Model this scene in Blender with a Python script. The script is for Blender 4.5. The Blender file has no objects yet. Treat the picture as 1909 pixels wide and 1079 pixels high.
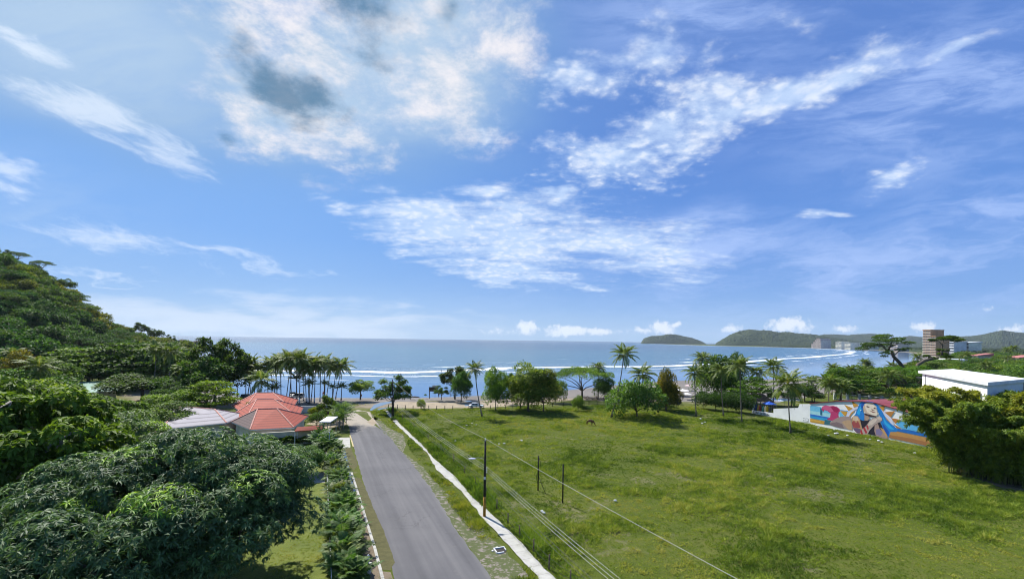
import bpy, math, random
import numpy as np
R = math.radians
sc = bpy.context.scene
col = sc.collection

# ------------------------------------------------------------------ camera
H = 20.0                 # camera height above the lot
F = 850.0                # focal length in photograph pixels (16 mm on a 36 mm wide frame)
ROLL = 0.0134
CX, CY = 954.5, 634.0    # principal column, horizon row under it
cam_d = bpy.data.cameras.new('camera')
cam = bpy.data.objects.new('camera', cam_d)
col.objects.link(cam)
cam_d.sensor_fit = 'HORIZONTAL'
cam_d.sensor_width = 36.0
cam_d.lens = 36.0 * F / 1909.0
cam_d.shift_y = (CY - 539.5) / 1909.0
cam_d.clip_start = 0.5
cam_d.clip_end = 120000.0
cam.location = (0, 0, H)
cam.rotation_euler = (math.pi / 2, -ROLL, 0)
sc.camera = cam

# ------------------------------------------------------------------ sun + exposure
SUN_EL, SUN_AZ = 50.0, -38.0     # azimuth from +Y, negative = left
sd = bpy.data.lights.new('sun', 'SUN')
sd.energy = 4.4
sd.angle = R(0.5)
sd.color = (1.0, 0.95, 0.87)
sun = bpy.data.objects.new('sun', sd)
col.objects.link(sun)
sun.location = (-60, 80, 120)
sun.rotation_euler = (R(90 - SUN_EL), 0, R(180 - SUN_AZ))
sc.view_settings.view_transform = 'Standard'
sc.view_settings.look = 'None'
sc.view_settings.gamma = 1.0
sc.view_settings.exposure = 0.85
sc.cycles.max_bounces = 8
sc.cycles.diffuse_bounces = 5
sc.cycles.glossy_bounces = 2
sc.cycles.transmission_bounces = 5
sc.cycles.transparent_max_bounces = 4
sc.cycles.volume_bounces = 0
sc.cycles.use_denoising = True
sc.cycles.denoising_prefilter = 'ACCURATE'
sc.cycles.filter_width = 1.05
sc.render.filter_size = 1.05
sc.cycles.use_adaptive_sampling = True
sc.cycles.adaptive_threshold = 0.02
sc.cycles.sample_clamp_indirect = 4.0

# ------------------------------------------------------------------ node helper
class NT:
    def __init__(s, nt):
        s.nt = nt
    def node(s, t, **kw):
        n = s.nt.nodes.new(t)
        for k, v in kw.items():
            setattr(n, k, v)
        return n
    def put(s, sock, v):
        if isinstance(v, bpy.types.NodeSocket):
            s.nt.links.new(v, sock)
        elif v is not None:
            if isinstance(v, (tuple, list)) and len(v) == 3 and sock.type == 'RGBA':
                v = (*v, 1)
            sock.default_value = v
    def m(s, op, a, b=None, c=None, clamp=False):
        n = s.node('ShaderNodeMath', operation=op, use_clamp=clamp)
        for i, v in enumerate((a, b, c)):
            s.put(n.inputs[i], v)
        return n.outputs[0]
    def vm(s, op, a, b=None, scale=None):
        n = s.node('ShaderNodeVectorMath', operation=op)
        s.put(n.inputs[0], a)
        if b is not None: s.put(n.inputs[1], b)
        if scale is not None: s.put(n.inputs['Scale'], scale)
        return n.outputs['Value'] if op in ('LENGTH', 'DOT_PRODUCT', 'DISTANCE') else n.outputs[0]
    def noise(s, vec, scale, detail=4, rough=0.5, dist=0.0, lac=2.0, col=False):
        n = s.node('ShaderNodeTexNoise')
        s.put(n.inputs['Vector'], vec)
        for k, v in (('Scale', scale), ('Detail', detail), ('Roughness', rough), ('Distortion', dist), ('Lacunarity', lac)):
            s.put(n.inputs[k], v)
        return n.outputs['Color' if col else 0]
    def mapr(s, v, a, b, c=0.0, d=1.0, smooth=True):
        n = s.node('ShaderNodeMapRange', interpolation_type='SMOOTHSTEP' if smooth else 'LINEAR')
        for k, x in zip(('Value', 'From Min', 'From Max', 'To Min', 'To Max'), (v, a, b, c, d)):
            s.put(n.inputs[k], x)
        return n.outputs[0]
    def mix(s, f, a, b, blend='MIX'):
        n = s.node('ShaderNodeMix', data_type='RGBA', blend_type=blend)
        s.put(n.inputs[0], f); s.put(n.inputs[6], a); s.put(n.inputs[7], b)
        return n.outputs[2]
    def ramp(s, f, pts, interp='LINEAR'):
        n = s.node('ShaderNodeValToRGB')
        n.color_ramp.interpolation = interp
        e = n.color_ramp.elements
        while len(e) < len(pts): e.new(0.5)
        for i, (p, c) in enumerate(pts):
            e[i].position = p
            e[i].color = (*c, 1) if len(c) == 3 else c
        s.put(n.inputs[0], f)
        return n.outputs[0]
    def xyz(s, x, y, z):
        n = s.node('ShaderNodeCombineXYZ')
        s.put(n.inputs[0], x); s.put(n.inputs[1], y); s.put(n.inputs[2], z)
        return n.outputs[0]
    def mapping(s, vec, loc=(0, 0, 0), rot=(0, 0, 0), scale=(1, 1, 1), kind='POINT'):
        n = s.node('ShaderNodeMapping', vector_type=kind)
        s.put(n.inputs[0], vec)
        n.inputs[1].default_value = loc; n.inputs[2].default_value = rot; n.inputs[3].default_value = scale
        return n.outputs[0]

# ------------------------------------------------------------------ sky
def dirxz(px, py):
    u, w = px - CX, py - CY
    return (u * math.cos(ROLL) + w * math.sin(ROLL)) / F, -(w * math.cos(ROLL) - u * math.sin(ROLL)) / F

def build_world():
    w = bpy.data.worlds.new('World')
    sc.world = w
    w.use_nodes = True
    nt = w.node_tree
    nt.nodes.clear()
    n = NT(nt)
    out = n.node('ShaderNodeOutputWorld')
    bg = n.node('ShaderNodeBackground')
    bg.inputs[1].default_value = 0.067
    sky = n.node('ShaderNodeTexSky', sky_type='NISHITA', sun_disc=False)
    sky.sun_elevation = R(SUN_EL)
    sky.sun_rotation = R(SUN_AZ)
    sky.altitude = 20
    sky.air_density = 1.0
    sky.dust_density = 1.2
    sky.ozone_density = 2.0
    d = n.node('ShaderNodeTexCoord').outputs['Generated']
    sep = n.node('ShaderNodeSeparateXYZ')
    n.put(sep.inputs[0], d)
    x, y, z = sep.outputs
    yy = n.m('MAXIMUM', y, 0.08)
    zz = n.m('MAXIMUM', z, 0.0)
    G = n.xyz(n.m('DIVIDE', x, yy), n.m('DIVIDE', zz, yy), 0)          # direction as tangents: azimuth, elevation
    zc = n.m('ADD', zz, 0.22)
    Q = n.xyz(n.m('DIVIDE', x, zc), n.m('DIVIDE', y, zc), 0)           # flat cloud deck
    wn = n.noise(Q, 2.2, 4, 0.55, col=True)
    Gw = n.vm('ADD', G, n.vm('SCALE', n.vm('SUBTRACT', wn, (0.5, 0.5, 0.5)), scale=0.16))
    def blobs(L, vec, grow=1.25):
        tot = None
        for (px, py, rx, ry, ang, st) in L:
            gx, gz = dirxz(px, py)
            mp = n.mapping(vec, (gx, gz, 0), (0, 0, R(ang)), (grow * rx / F, grow * ry / F, 1), 'TEXTURE')
            # drop the third axis so that the noise in it has no say
            gr = n.node('ShaderNodeTexGradient', gradient_type='SPHERICAL')
            n.put(gr.inputs[0], mp)
            v = gr.outputs[1] if st == 1 else n.m('MULTIPLY', gr.outputs[1], st)
            tot = v if tot is None else n.m('MAXIMUM', tot, v)
        return tot
    sw = n.node('ShaderNodeSeparateXYZ'); n.put(sw.inputs[0], Gw)
    Gw = n.xyz(sw.outputs[0], sw.outputs[1], 0)
    # sky colour itself
    base = sky.outputs[0]
    hsv = n.node('ShaderNodeHueSaturation')
    hsv.inputs['Hue'].default_value = 0.515
    hsv.inputs['Saturation'].default_value = 1.22
    hsv.inputs['Value'].default_value = 1.0
    n.put(hsv.inputs['Color'], base)
    base = hsv.outputs[0]
    elev = n.m('DIVIDE', zz, n.m('MAXIMUM', n.m('SQRT', n.m('ADD', n.m('MULTIPLY', x, x), n.m('MULTIPLY', y, y))), 0.05))
    g1 = n.ramp(elev, [(0.0, (.27, .47, .77)), (0.07, (.175, .38, .79)), (0.2, (.11, .29, .74)), (0.42, (.085, .225, .64)), (1.0, (.11, .22, .56))])
    g2 = n.ramp(elev, [(0.0, (.34, .53, .80)), (0.07, (.24, .46, .84)), (0.2, (.17, .40, .84)), (0.42, (.15, .37, .78)), (1.0, (.22, .40, .68))])
    g = n.mix(n.mapr(x, -0.55, 0.45), g2, g1)
    g = n.vm('SCALE', g, scale=8.8)
    base = n.mix(0.90, base, g)
    c = base
    # altocumulus: small puffs
    A = blobs([(1150, 295, 175, 75, 8, 1.0), (1240, 235, 130, 100, 0, 1.0), (1340, 190, 140, 75, 18, 1.0), (1215, 85, 75, 75, 40, .75), (1330, 100, 90, 50, 0, .5),
               (1470, 165, 160, 52, 17, 1.0), (1560, 135, 150, 42, 18, .95), (1640, 85, 130, 55, 20, .62), (1100, 135, 125, 62, 10, .8), (1075, 92, 60, 30, 0, .5), (1780, 80, 110, 20, 18, .9),
               (1660, 320, 85, 32, 14, .8), (1480, 25, 130, 40, 0, .35), (900, 235, 70, 60, 0, .35)], Gw)
    B = blobs([(790, 392, 130, 42, -12, 1.0), (820, 430, 190, 70, -14, 1.0), (960, 450, 230, 85, -6, 1.0), (1110, 450, 220, 70, -3, 1.0), (1200, 470, 170, 60, 0, .85), (915, 500, 130, 34, -10, .95), (990, 525, 130, 24, -8, .8),
               (910, 372, 75, 26, -10, .85), (1037, 377, 36, 15, 20, .9), (760, 466, 66, 13, -6, .8), (845, 500, 60, 12, -4, .6), (630, 372, 62, 26, -28, .62), (1520, 385, 70, 14, 5, .45), (1075, 537, 44, 9, 0, .6), (1250, 440, 120, 40, 0, .6)], Gw)
    mA = n.m('MAXIMUM', A, B)
    fine = n.noise(Q, 9, 12, 0.68, 0.15)
    vor = n.node('ShaderNodeTexVoronoi', feature='SMOOTH_F1')
    vor.inputs['Scale'].default_value = 24.0
    vor.inputs['Smoothness'].default_value = 0.8
    n.put(vor.inputs['Vector'], n.vm('ADD', Q, n.vm('SCALE', n.noise(Q, 8, 4, 0.6, col=True), scale=0.14)))
    puff = n.m('SUBTRACT', 1.0, n.m('MULTIPLY', vor.outputs['Distance'], 1.25))
    nA = n.noise(n.mapping(Q, (0, 0, 0), (0, 0, R(-25)), (0.9, 1.4, 1)), 4.2, 13, 0.64, 0.1)
    nB = n.noise(n.mapping(Q, (1, 2, 0), (0, 0, R(-16)), (0.8, 2.5, 1)), 3.2, 13, 0.66, 0.15)
    sA, sB = n.m('SUBTRACT', nA, 0.5), n.m('SUBTRACT', nB, 0.5)
    sP = n.m('SUBTRACT', puff, 0.5)
    densA = n.m('ADD', n.m('MULTIPLY', A, 2.2), n.m('ADD', n.m('MULTIPLY', sA, 4.2), n.m('ADD', n.m('MULTIPLY', sP, 0.8), n.m('MULTIPLY', n.m('SUBTRACT', fine, 0.5), 1.6))))
    densB = n.m('ADD', n.m('MULTIPLY', B, 2.6), n.m('ADD', n.m('MULTIPLY', sB, 4.4), n.m('ADD', n.m('MULTIPLY', sP, 0.2), n.m('MULTIPLY', n.m('SUBTRACT', fine, 0.5), 1.4))))
    aC = n.m('MAXIMUM', n.mapr(densA, 0.28, 2.1), n.m('MULTIPLY', n.mapr(densB, 0.25, 2.3), 1.0))
    gate = n.mapr(mA, 0.01, 0.25)
    aC = n.m('MULTIPLY', n.m('MULTIPLY', aC, gate), 0.84)
    shade = n.mapr(n.m('ADD', n.m('MULTIPLY', puff, 0.28), n.m('ADD', n.m('MULTIPLY', nA, 0.42), n.m('MULTIPLY', fine, 0.3))), 0.40, 0.66)
    acol = n.mix(shade, (4.9, 6.3, 8.6), (7.5, 8.1, 9.0))
    # cirrus and thin veils, drawn out along the wind
    Gs = n.node('ShaderNodeMapping', vector_type='TEXTURE'); n.put(Gs.inputs[0], G); Gs.inputs[2].default_value = (0, 0, R(-24)); Gs.inputs[3].default_value = (1.0, 0.26, 1)
    st = n.noise(n.vm('ADD', Gs.outputs[0], n.vm('SCALE', wn, scale=0.35)), 6.0, 14, 0.70, 0.25)
    C1 = blobs([(180, 205, 200, 46, -24, 1.0), (300, 265, 130, 45, -30, .9), (60, 75, 90, 22, -20, .75), (20, 325, 90, 22, -16, .95), (20, 350, 60, 12, -12, .8), (95, 160, 70, 22, -20, .6), (30, 40, 60, 18, -20, .7),
                (200, 440, 230, 32, -12, .8), (400, 478, 190, 17, -14, .9), (190, 515, 110, 7, -5, .6), (100, 412, 140, 30, -16, .5), (620, 520, 60, 10, -5, .4), (330, 480, 260, 28, -10, .45)], Gw)
    aS = n.mapr(n.m('ADD', n.m('MULTIPLY', C1, 1.2), n.m('MULTIPLY', n.m('SUBTRACT', st, 0.5), 3.0)), 0.15, 1.25)
    aS = n.m('MULTIPLY', n.m('MULTIPLY', aS, n.mapr(C1, 0.0, 0.3)), 0.5)
    V = blobs([(1650, 500, 640, 125, 5, .62), (1850, 400, 330, 110, 12, .55), (1330, 440, 240, 75, 5, .75), (1750, 170, 420, 190, 15, .60), (1330, 30, 330, 120, 0, .55), (60, 380, 300, 120, -10, .25), (1100, 560, 500, 50, 0, .25)], Gw)
    VL = blobs([(150, 60, 560, 230, -16, 1.0), (580, 180, 330, 150, -5, 1.0), (760, 110, 280, 220, 0, 1.0), (820, 300, 220, 60, 0, .3)], Gw)
    Gv = n.node('ShaderNodeMapping', vector_type='TEXTURE'); n.put(Gv.inputs[0], G); Gv.inputs[2].default_value = (0, 0, R(7)); Gv.inputs[3].default_value = (1.0, 0.22, 1)
    vst = n.noise(n.vm('ADD', Gv.outputs[0], n.vm('SCALE', wn, scale=0.45)), 3.6, 13, 0.62, 0.3)
    aV = n.m('MULTIPLY', n.mapr(V, 0.0, 0.62), n.mapr(vst, 0.36, 0.66, 0.12, 0.85))
    aL = n.m('MULTIPLY', n.mapr(VL, 0.0, 0.62), n.mapr(vst, 0.2, 0.7, 0.62, 0.92))
    lcol = n.mix(n.mapr(VL, 0.2, 0.9), (1.9, 3.5, 6.1), (3.9, 5.3, 7.0))
    vcol = n.mix(n.mapr(x, -0.5, 0.25), (4.2, 5.6, 7.6), (3.5, 4.9, 8.3))
    # thick bright cloud round the hidden sun, with dark cores
    T = blobs([(470, 30, 170, 120, -30, 1.0), (600, 90, 190, 130, -40, 1.0), (560, 190, 210, 110, -25, .85), (480, 215, 150, 70, -20, .8), (760, 60, 210, 140, -30, 1.0), (830, 140, 170, 110, -40, .95), (940, 60, 90, 150, 0, .9), (880, 190, 110, 60, -30, .6)], Gw)
    tn = n.noise(Q, 4.2, 14, 0.68, 0.1)
    tn2 = n.noise(n.vm('ADD', Q, (7.3, 1.2, 0)), 4.5, 14, 0.68, 0.12)
    aT = n.mapr(n.m('ADD', n.m('MULTIPLY', T, 1.5), n.m('MULTIPLY', n.m('SUBTRACT', tn, 0.5), 4.2)), 0.1, 1.5)
    aT = n.m('MULTIPLY', n.m('MULTIPLY', aT, n.mapr(T, 0.0, 0.25)), 0.88)
    D = blobs([(535, 165, 135, 50, -22, 1.1), (455, 85, 40, 60, 40, .45), (590, 190, 60, 30, -20, .8), (675, 15, 90, 55, -40, .65), (700, 90, 70, 40, -40, .4), (832, 30, 42, 50, 0, .85), (430, 236, 30, 12, -20, .35), (360, 20, 90, 60, -50, .2)], Gw)
    dk = n.mapr(n.m('ADD', D, n.m('MULTIPLY', n.m('SUBTRACT', tn2, 0.5), 2.4)), 0.05, 0.85)
    dk = n.m('MULTIPLY', dk, n.mapr(D, 0.0, 0.2))
    tcol = n.mix(n.mapr(n.m('ADD', n.m('MULTIPLY', tn, 0.5), n.m('MULTIPLY', tn2, 0.5)), 0.40, 0.60), (4.0, 5.2, 6.6), (8.3, 7.9, 8.0))
    # haze bank and small cumulus at the horizon
    gsep = n.node('ShaderNodeSeparateXYZ'); n.put(gsep.inputs[0], G)
    el = gsep.outputs[1]
    hz = n.noise(n.mapping(G, (0, 0, 0), (0, 0, 0), (1.2, 14, 1)), 2.0, 6, 0.6, 0.3)
    Bk = blobs([(450, 600, 480, 46, -1, 1.0), (250, 575, 210, 34, -3, .8), (700, 600, 260, 26, 0, .8)], Gw)
    aB = n.m('MULTIPLY', n.mapr(n.m('ADD', Bk, n.m('MULTIPLY', n.m('SUBTRACT', hz, 0.5), 0.9)), 0.12, 0.9), 0.50)
    K = blobs([(982, 611, 26, 16, 0, 1), (1060, 617, 60, 12, 0, 1), (1120, 618, 46, 10, 0, .9), (1235, 611, 32, 15, 0, 1), (1260, 606, 18, 9, 20, .8), (1362, 614, 26, 10, 0, .8), (1472, 606, 52, 20, 0, 1), (1575, 613, 26, 11, 0, .8),
               (1722, 611, 36, 13, 0, .9), (1205, 616, 50, 9, 0, .7), (930, 618, 70, 8, 0, .5), (1840, 578, 60, 12, 3, .35), (1890, 615, 36, 12, 0, .8)], Gw if False else n.vm('ADD', G, n.vm('SCALE', n.vm('SUBTRACT', n.noise(G, 30, 5, 0.6, col=True), (0.5, 0.5, 0.5)), scale=0.03)))
    kn = n.noise(G, 70, 5, 0.6)
    aK = n.m('MULTIPLY', n.mapr(n.m('ADD', K, n.m('MULTIPLY', n.m('SUBTRACT', kn, 0.5), 1.3)), 0.2, 0.75), 0.72)
    horizon = n.mapr(el, 0.0, 0.14, 0.26, 0.0)
    c = n.mix(aV, c, vcol)
    c = n.mix(aL, c, lcol)
    c = n.mix(horizon, c, (5.6, 7.2, 8.8))
    c = n.mix(aB, c, (7.0, 7.7, 8.8))
    c = n.mix(aK, c, (8.2, 8.6, 9.2))
    c = n.mix(aS, c, (8.2, 8.8, 9.6))
    c = n.mix(aC, c, acol)
    c = n.mix(aT, c, tcol)
    c = n.mix(n.m('MULTIPLY', dk, 0.85), c, (0.6, 1.7, 3.0))
    # behind the camera: plain sky
    c = n.mix(n.mapr(y, 0.08, 0.2), base, c)
    ds = n.node('ShaderNodeHueSaturation'); ds.inputs['Saturation'].default_value = 0.98; n.put(ds.inputs['Color'], c)
    c = ds.outputs[0]
    n.put(bg.inputs[0], c)
    nt.links.new(bg.outputs[0], out.inputs[0])
    w.cycles.sampling_method = 'MANUAL'
    w.cycles.sample_map_resolution = 1024
build_world()

# ================================================================== geometry helpers
rng = np.random.default_rng(7)
cR, sR = math.cos(ROLL), math.sin(ROLL)

def P(px, py, z=0.0):
    """photograph pixel -> point on the level plane z"""
    u, w = px - CX, py - CY
    d = w * cR - u * sR
    Y = F * (H - z) / d
    return (Y * (u * cR + w * sR) / F, Y, z)

def at(px, py, Y):
    u, w = px - CX, py - CY
    return (Y * (u * cR + w * sR) / F, Y, H - Y * (w * cR - u * sR) / F)

def pxof(X, Y, z):
    a, b = X / Y * F, (H - z) / Y * F
    return CX + a * cR - b * sR, CY + b * cR + a * sR

def height_at(py, X, Y):
    """z of the point above (X, Y) that shows in photograph row py"""
    px, _ = pxof(X, Y, 10)
    return at(px, py, Y)[2]

def vnoise(x, y, seed=0):
    x = np.asarray(x, float); y = np.asarray(y, float)
    xi = np.floor(x).astype(np.int64); yi = np.floor(y).astype(np.int64)
    xf, yf = x - xi, y - yi
    def h(a, b):
        v = (a * 374761393 + b * 668265263 + seed * 1442695041) & 0xffffffff
        v = ((v ^ (v >> 13)) * 1274126177) & 0xffffffff
        return ((v ^ (v >> 16)) & 0xffff) / 65535.0
    u, v = xf * xf * (3 - 2 * xf), yf * yf * (3 - 2 * yf)
    return (h(xi, yi) * (1 - u) + h(xi + 1, yi) * u) * (1 - v) + (h(xi, yi + 1) * (1 - u) + h(xi + 1, yi + 1) * u) * v

def fbm(x, y, seed=0, o=4):
    t, a, s = 0, 0.5, 0
    for k in range(o):
        t = t + a * vnoise(np.asarray(x) * 2 ** k, np.asarray(y) * 2 ** k, seed + k)
        s += a; a *= 0.5
    return t / s

def inside(X, Y, poly):
    X = np.asarray(X); Y = np.asarray(Y)
    c = np.zeros(X.shape, bool)
    n = len(poly); j = n - 1
    for i in range(n):
        xi, yi = poly[i][:2]; xj, yj = poly[j][:2]
        if yi != yj:
            k = ((yi > Y) != (yj > Y)) & (X < (xj - xi) * (Y - yi) / (yj - yi) + xi)
            c ^= k
        j = i
    return c

def polydist(X, Y, pl):
    X = np.asarray(X, float); Y = np.asarray(Y, float)
    best = np.full(X.shape, 1e18)
    for a, b in zip(pl[:-1], pl[1:]):
        dx, dy = b[0] - a[0], b[1] - a[1]
        t = np.clip(((X - a[0]) * dx + (Y - a[1]) * dy) / (dx * dx + dy * dy + 1e-12), 0, 1)
        best = np.minimum(best, (X - a[0] - t * dx) ** 2 + (Y - a[1] - t * dy) ** 2)
    return np.sqrt(best)

class MB:
    """collects faces for ONE mesh"""
    def __init__(s):
        s.v, s.f, s.m, s.n = [], [], [], 0
        s.t = []
    def add(s, V, Fc, mat=0, tint=0.5):
        V = np.asarray(V, float).reshape(-1, 3)
        s.v.append(V)
        s.f += [tuple(int(i) + s.n for i in f) for f in Fc]
        s.m += [mat] * len(Fc)
        s.t += list(tint) if hasattr(tint, '__len__') else [tint] * len(Fc)
        s.n += len(V)
        return s
    def box(s, x0, x1, y0, y1, z0, z1, mat=0, M=None, tint=.5):
        V = np.array([(x, y, z) for z in (z0, z1) for y in (y0, y1) for x in (x0, x1)], float)
        if M is not None: V = V @ M[:3, :3].T + M[:3, 3]
        return s.add(V, [(0, 2, 3, 1), (4, 5, 7, 6), (0, 1, 5, 4), (2, 6, 7, 3), (0, 4, 6, 2), (1, 3, 7, 5)], mat, tint)
    def prism(s, poly, z0, z1, mat=0):
        n = len(poly)
        zt = z1 if hasattr(z1, '__len__') else [z1] * n
        zb = z0 if hasattr(z0, '__len__') else [z0] * n
        V = [(p[0], p[1], b) for p, b in zip(poly, zb)] + [(p[0], p[1], t) for p, t in zip(poly, zt)]
        Fc = [tuple(range(n - 1, -1, -1)), tuple(range(n, 2 * n))] + [(i, (i + 1) % n, n + (i + 1) % n, n + i) for i in range(n)]
        return s.add(V, Fc, mat)
    def tube(s, pts, rad, k=7, mat=0, caps=True, tint=.5):
        pts = np.asarray(pts, float); n = len(pts)
        rad = np.broadcast_to(np.asarray(rad, float), (n,))
        T = np.gradient(pts, axis=0); T /= np.linalg.norm(T, axis=1)[:, None] + 1e-12
        ref = np.array([0, 0, 1.0]) if abs(T[0, 2]) < .9 else np.array([1.0, 0, 0])
        A = np.cross(T, ref); A /= np.linalg.norm(A, axis=1)[:, None] + 1e-12
        B = np.cross(T, A)
        th = np.linspace(0, 2 * math.pi, k, endpoint=False)
        V = pts[:, None] + rad[:, None, None] * (np.cos(th)[None, :, None] * A[:, None] + np.sin(th)[None, :, None] * B[:, None])
        Fc = [(i * k + j, i * k + (j + 1) % k, (i + 1) * k + (j + 1) % k, (i + 1) * k + j) for i in range(n - 1) for j in range(k)]
        if caps: Fc += [tuple(range(k - 1, -1, -1)), tuple((n - 1) * k + j for j in range(k))]
        return s.add(V.reshape(-1, 3), Fc, mat, tint)
    def ball(s, c, r, k=10, mat=0, sq=(1, 1, 1), tint=.5):
        V, Fc = [], []
        nr = max(4, k // 2 + 1)
        for i in range(nr + 1):
            ph = math.pi * i / nr
            for j in range(k):
                th = 2 * math.pi * j / k
                V.append((c[0] + r * sq[0] * math.sin(ph) * math.cos(th), c[1] + r * sq[1] * math.sin(ph) * math.sin(th), c[2] + r * sq[2] * math.cos(ph)))
        for i in range(nr):
            for j in range(k):
                Fc.append((i * k + j, (i + 1) * k + j, (i + 1) * k + (j + 1) % k, i * k + (j + 1) % k))
        return s.add(V, Fc, mat, tint)
    def mesh(s, name, mats, smooth=False):
        V = np.concatenate(s.v) if s.v else np.zeros((0, 3))
        me = bpy.data.meshes.new(name)
        me.from_pydata(V.tolist(), [], s.f)
        for m_ in (mats if isinstance(mats, (list, tuple)) else [mats]): me.materials.append(m_)
        if any(s.m): me.polygons.foreach_set('material_index', s.m)
        a = me.attributes.new('tint', 'FLOAT', 'FACE'); a.data.foreach_set('value', np.array(s.t, np.float32))
        if smooth: me.polygons.foreach_set('use_smooth', [True] * len(me.polygons))
        me.update()
        return me
    def build(s, name, mats, parent=None, smooth=False):
        return link(name, s.mesh(name, mats, smooth), parent)

def quadmesh(name, V, mat, tint, smooth=False):
    """V: (n,4,3) array of separate quads"""
    n = len(V)
    me = bpy.data.meshes.new(name)
    me.vertices.add(n * 4); me.vertices.foreach_set('co', np.ascontiguousarray(V, np.float32).ravel())
    me.loops.add(n * 4); me.loops.foreach_set('vertex_index', np.arange(n * 4, dtype=np.int32))
    me.polygons.add(n)
    me.polygons.foreach_set('loop_start', np.arange(0, n * 4, 4, dtype=np.int32))
    me.polygons.foreach_set('loop_total', np.full(n, 4, np.int32))
    me.materials.append(mat)
    a = me.attributes.new('tint', 'FLOAT', 'FACE'); a.data.foreach_set('value', np.asarray(tint, np.float32))
    me.update(calc_edges=True)
    return me

def gridmesh(name, V, mat, attrs=None, smooth=True, keep=None):
    """V: (ny,nx,3)"""
    ny, nx = V.shape[:2]
    I = np.arange(ny * nx).reshape(ny, nx)
    Q = np.stack([I[:-1, :-1], I[:-1, 1:], I[1:, 1:], I[1:, :-1]], -1).reshape(-1, 4)
    if keep is not None: Q = Q[keep.ravel()]
    me = bpy.data.meshes.new(name)
    me.vertices.add(ny * nx); me.vertices.foreach_set('co', V.astype(np.float32).ravel())
    me.loops.add(Q.size); me.loops.foreach_set('vertex_index', Q.astype(np.int32).ravel())
    me.polygons.add(len(Q))
    me.polygons.foreach_set('loop_start', np.arange(0, Q.size, 4, dtype=np.int32))
    me.polygons.foreach_set('loop_total', np.full(len(Q), 4, np.int32))
    me.polygons.foreach_set('use_smooth', np.full(len(Q), smooth))
    me.materials.append(mat)
    for k, v in (attrs or {}).items():
        a = me.attributes.new(k, 'FLOAT', 'POINT'); a.data.foreach_set('value', np.asarray(v, np.float32).ravel())
    me.update(calc_edges=True)
    return me

def link(name, me, parent=None):
    o = bpy.data.objects.new(name, me)
    col.objects.link(o)
    if parent is not None: o.parent = parent
    return o

def tag(o, label=None, cat=None, group=None, kind=None):
    if label: o['label'] = label
    if cat: o['category'] = cat
    if group: o['group'] = group
    if kind: o['kind'] = kind
    return o

def thing(name, loc, label, cat, group=None, rz=0.0):
    o = bpy.data.objects.new(name, None)
    col.objects.link(o)
    o.empty_display_size = 0.3
    o.location = loc
    o.rotation_euler = (0, 0, rz)
    return tag(o, label, cat, group)

# ------------------------------------------------------------------ materials
MATS = {}
def material(name, fn):
    if name in MATS: return MATS[name]
    m = bpy.data.materials.new(name)
    m.use_nodes = True
    nt = m.node_tree
    nt.nodes.clear()
    n = NT(nt)
    out = n.node('ShaderNodeOutputMaterial')
    sh = fn(n)
    nt.links.new(sh, out.inputs[0])
    MATS[name] = m
    return m

def principled(n, color, rough=0.8, spec=0.3, metal=0.0, normal=None, **kw):
    b = n.node('ShaderNodeBsdfPrincipled')
    n.put(b.inputs['Base Color'], color)
    n.put(b.inputs['Roughness'], rough)
    n.put(b.inputs['Specular IOR Level'], spec)
    n.put(b.inputs['Metallic'], metal)
    if normal is not None: n.put(b.inputs['Normal'], normal)
    return b.outputs[0]

def bump(n, h, dist=0.02, strength=0.6):
    b = n.node('ShaderNodeBump')
    b.inputs['Strength'].default_value = strength
    b.inputs['Distance'].default_value = dist
    n.put(b.inputs['Height'], h)
    return b.outputs[0]

def objvec(n, generated=False):
    return n.node('ShaderNodeTexCoord').outputs['Object']
def posvec(n):
    return n.node('ShaderNodeNewGeometry').outputs['Position']

def plain(name, color, rough=0.7, spec=0.3, metal=0.0, var=0.12, scale=3.0, bumpd=0.0):
    def fn(n):
        v = objvec(n)
        ns = n.noise(v, scale, 5, 0.6)
        c2 = tuple(max(0, c * (1 - 2.2 * var)) for c in color)
        c3 = tuple(min(1, c * (1 + var)) for c in color)
        c = n.mix(n.mapr(ns, 0.3, 0.7), c2, c3)
        nm = bump(n, n.noise(v, scale * 6, 4), bumpd) if bumpd else None
        return principled(n, c, rough, spec, metal, nm)
    return material(name, fn)

def leafmat(name, ramp, rough=0.45, spec=0.35, trans=0.3, transcol=(1.35, 1.4, 0.65)):
    """leaf colours from dark to light by the per-leaf value, times the plant's own colour"""
    def fn(n):
        at_ = n.node('ShaderNodeAttribute', attribute_name='tint').outputs['Fac']
        oc = n.node('ShaderNodeObjectInfo').outputs['Color']
        c = n.ramp(at_, ramp)
        c = n.vm('SCALE', n.mix(1.0, c, oc, 'MULTIPLY'), scale=1.22)
        p = principled(n, c, rough, spec)
        t = n.node('ShaderNodeBsdfTranslucent')
        n.put(t.inputs[0], n.mix(1.0, c, transcol, 'MULTIPLY'))
        mx = n.node('ShaderNodeMixShader')
        mx.inputs[0].default_value = trans
        n.nt.links.new(p, mx.inputs[1]); n.nt.links.new(t.outputs[0], mx.inputs[2])
        return mx.outputs[0]
    return material(name, fn)

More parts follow.
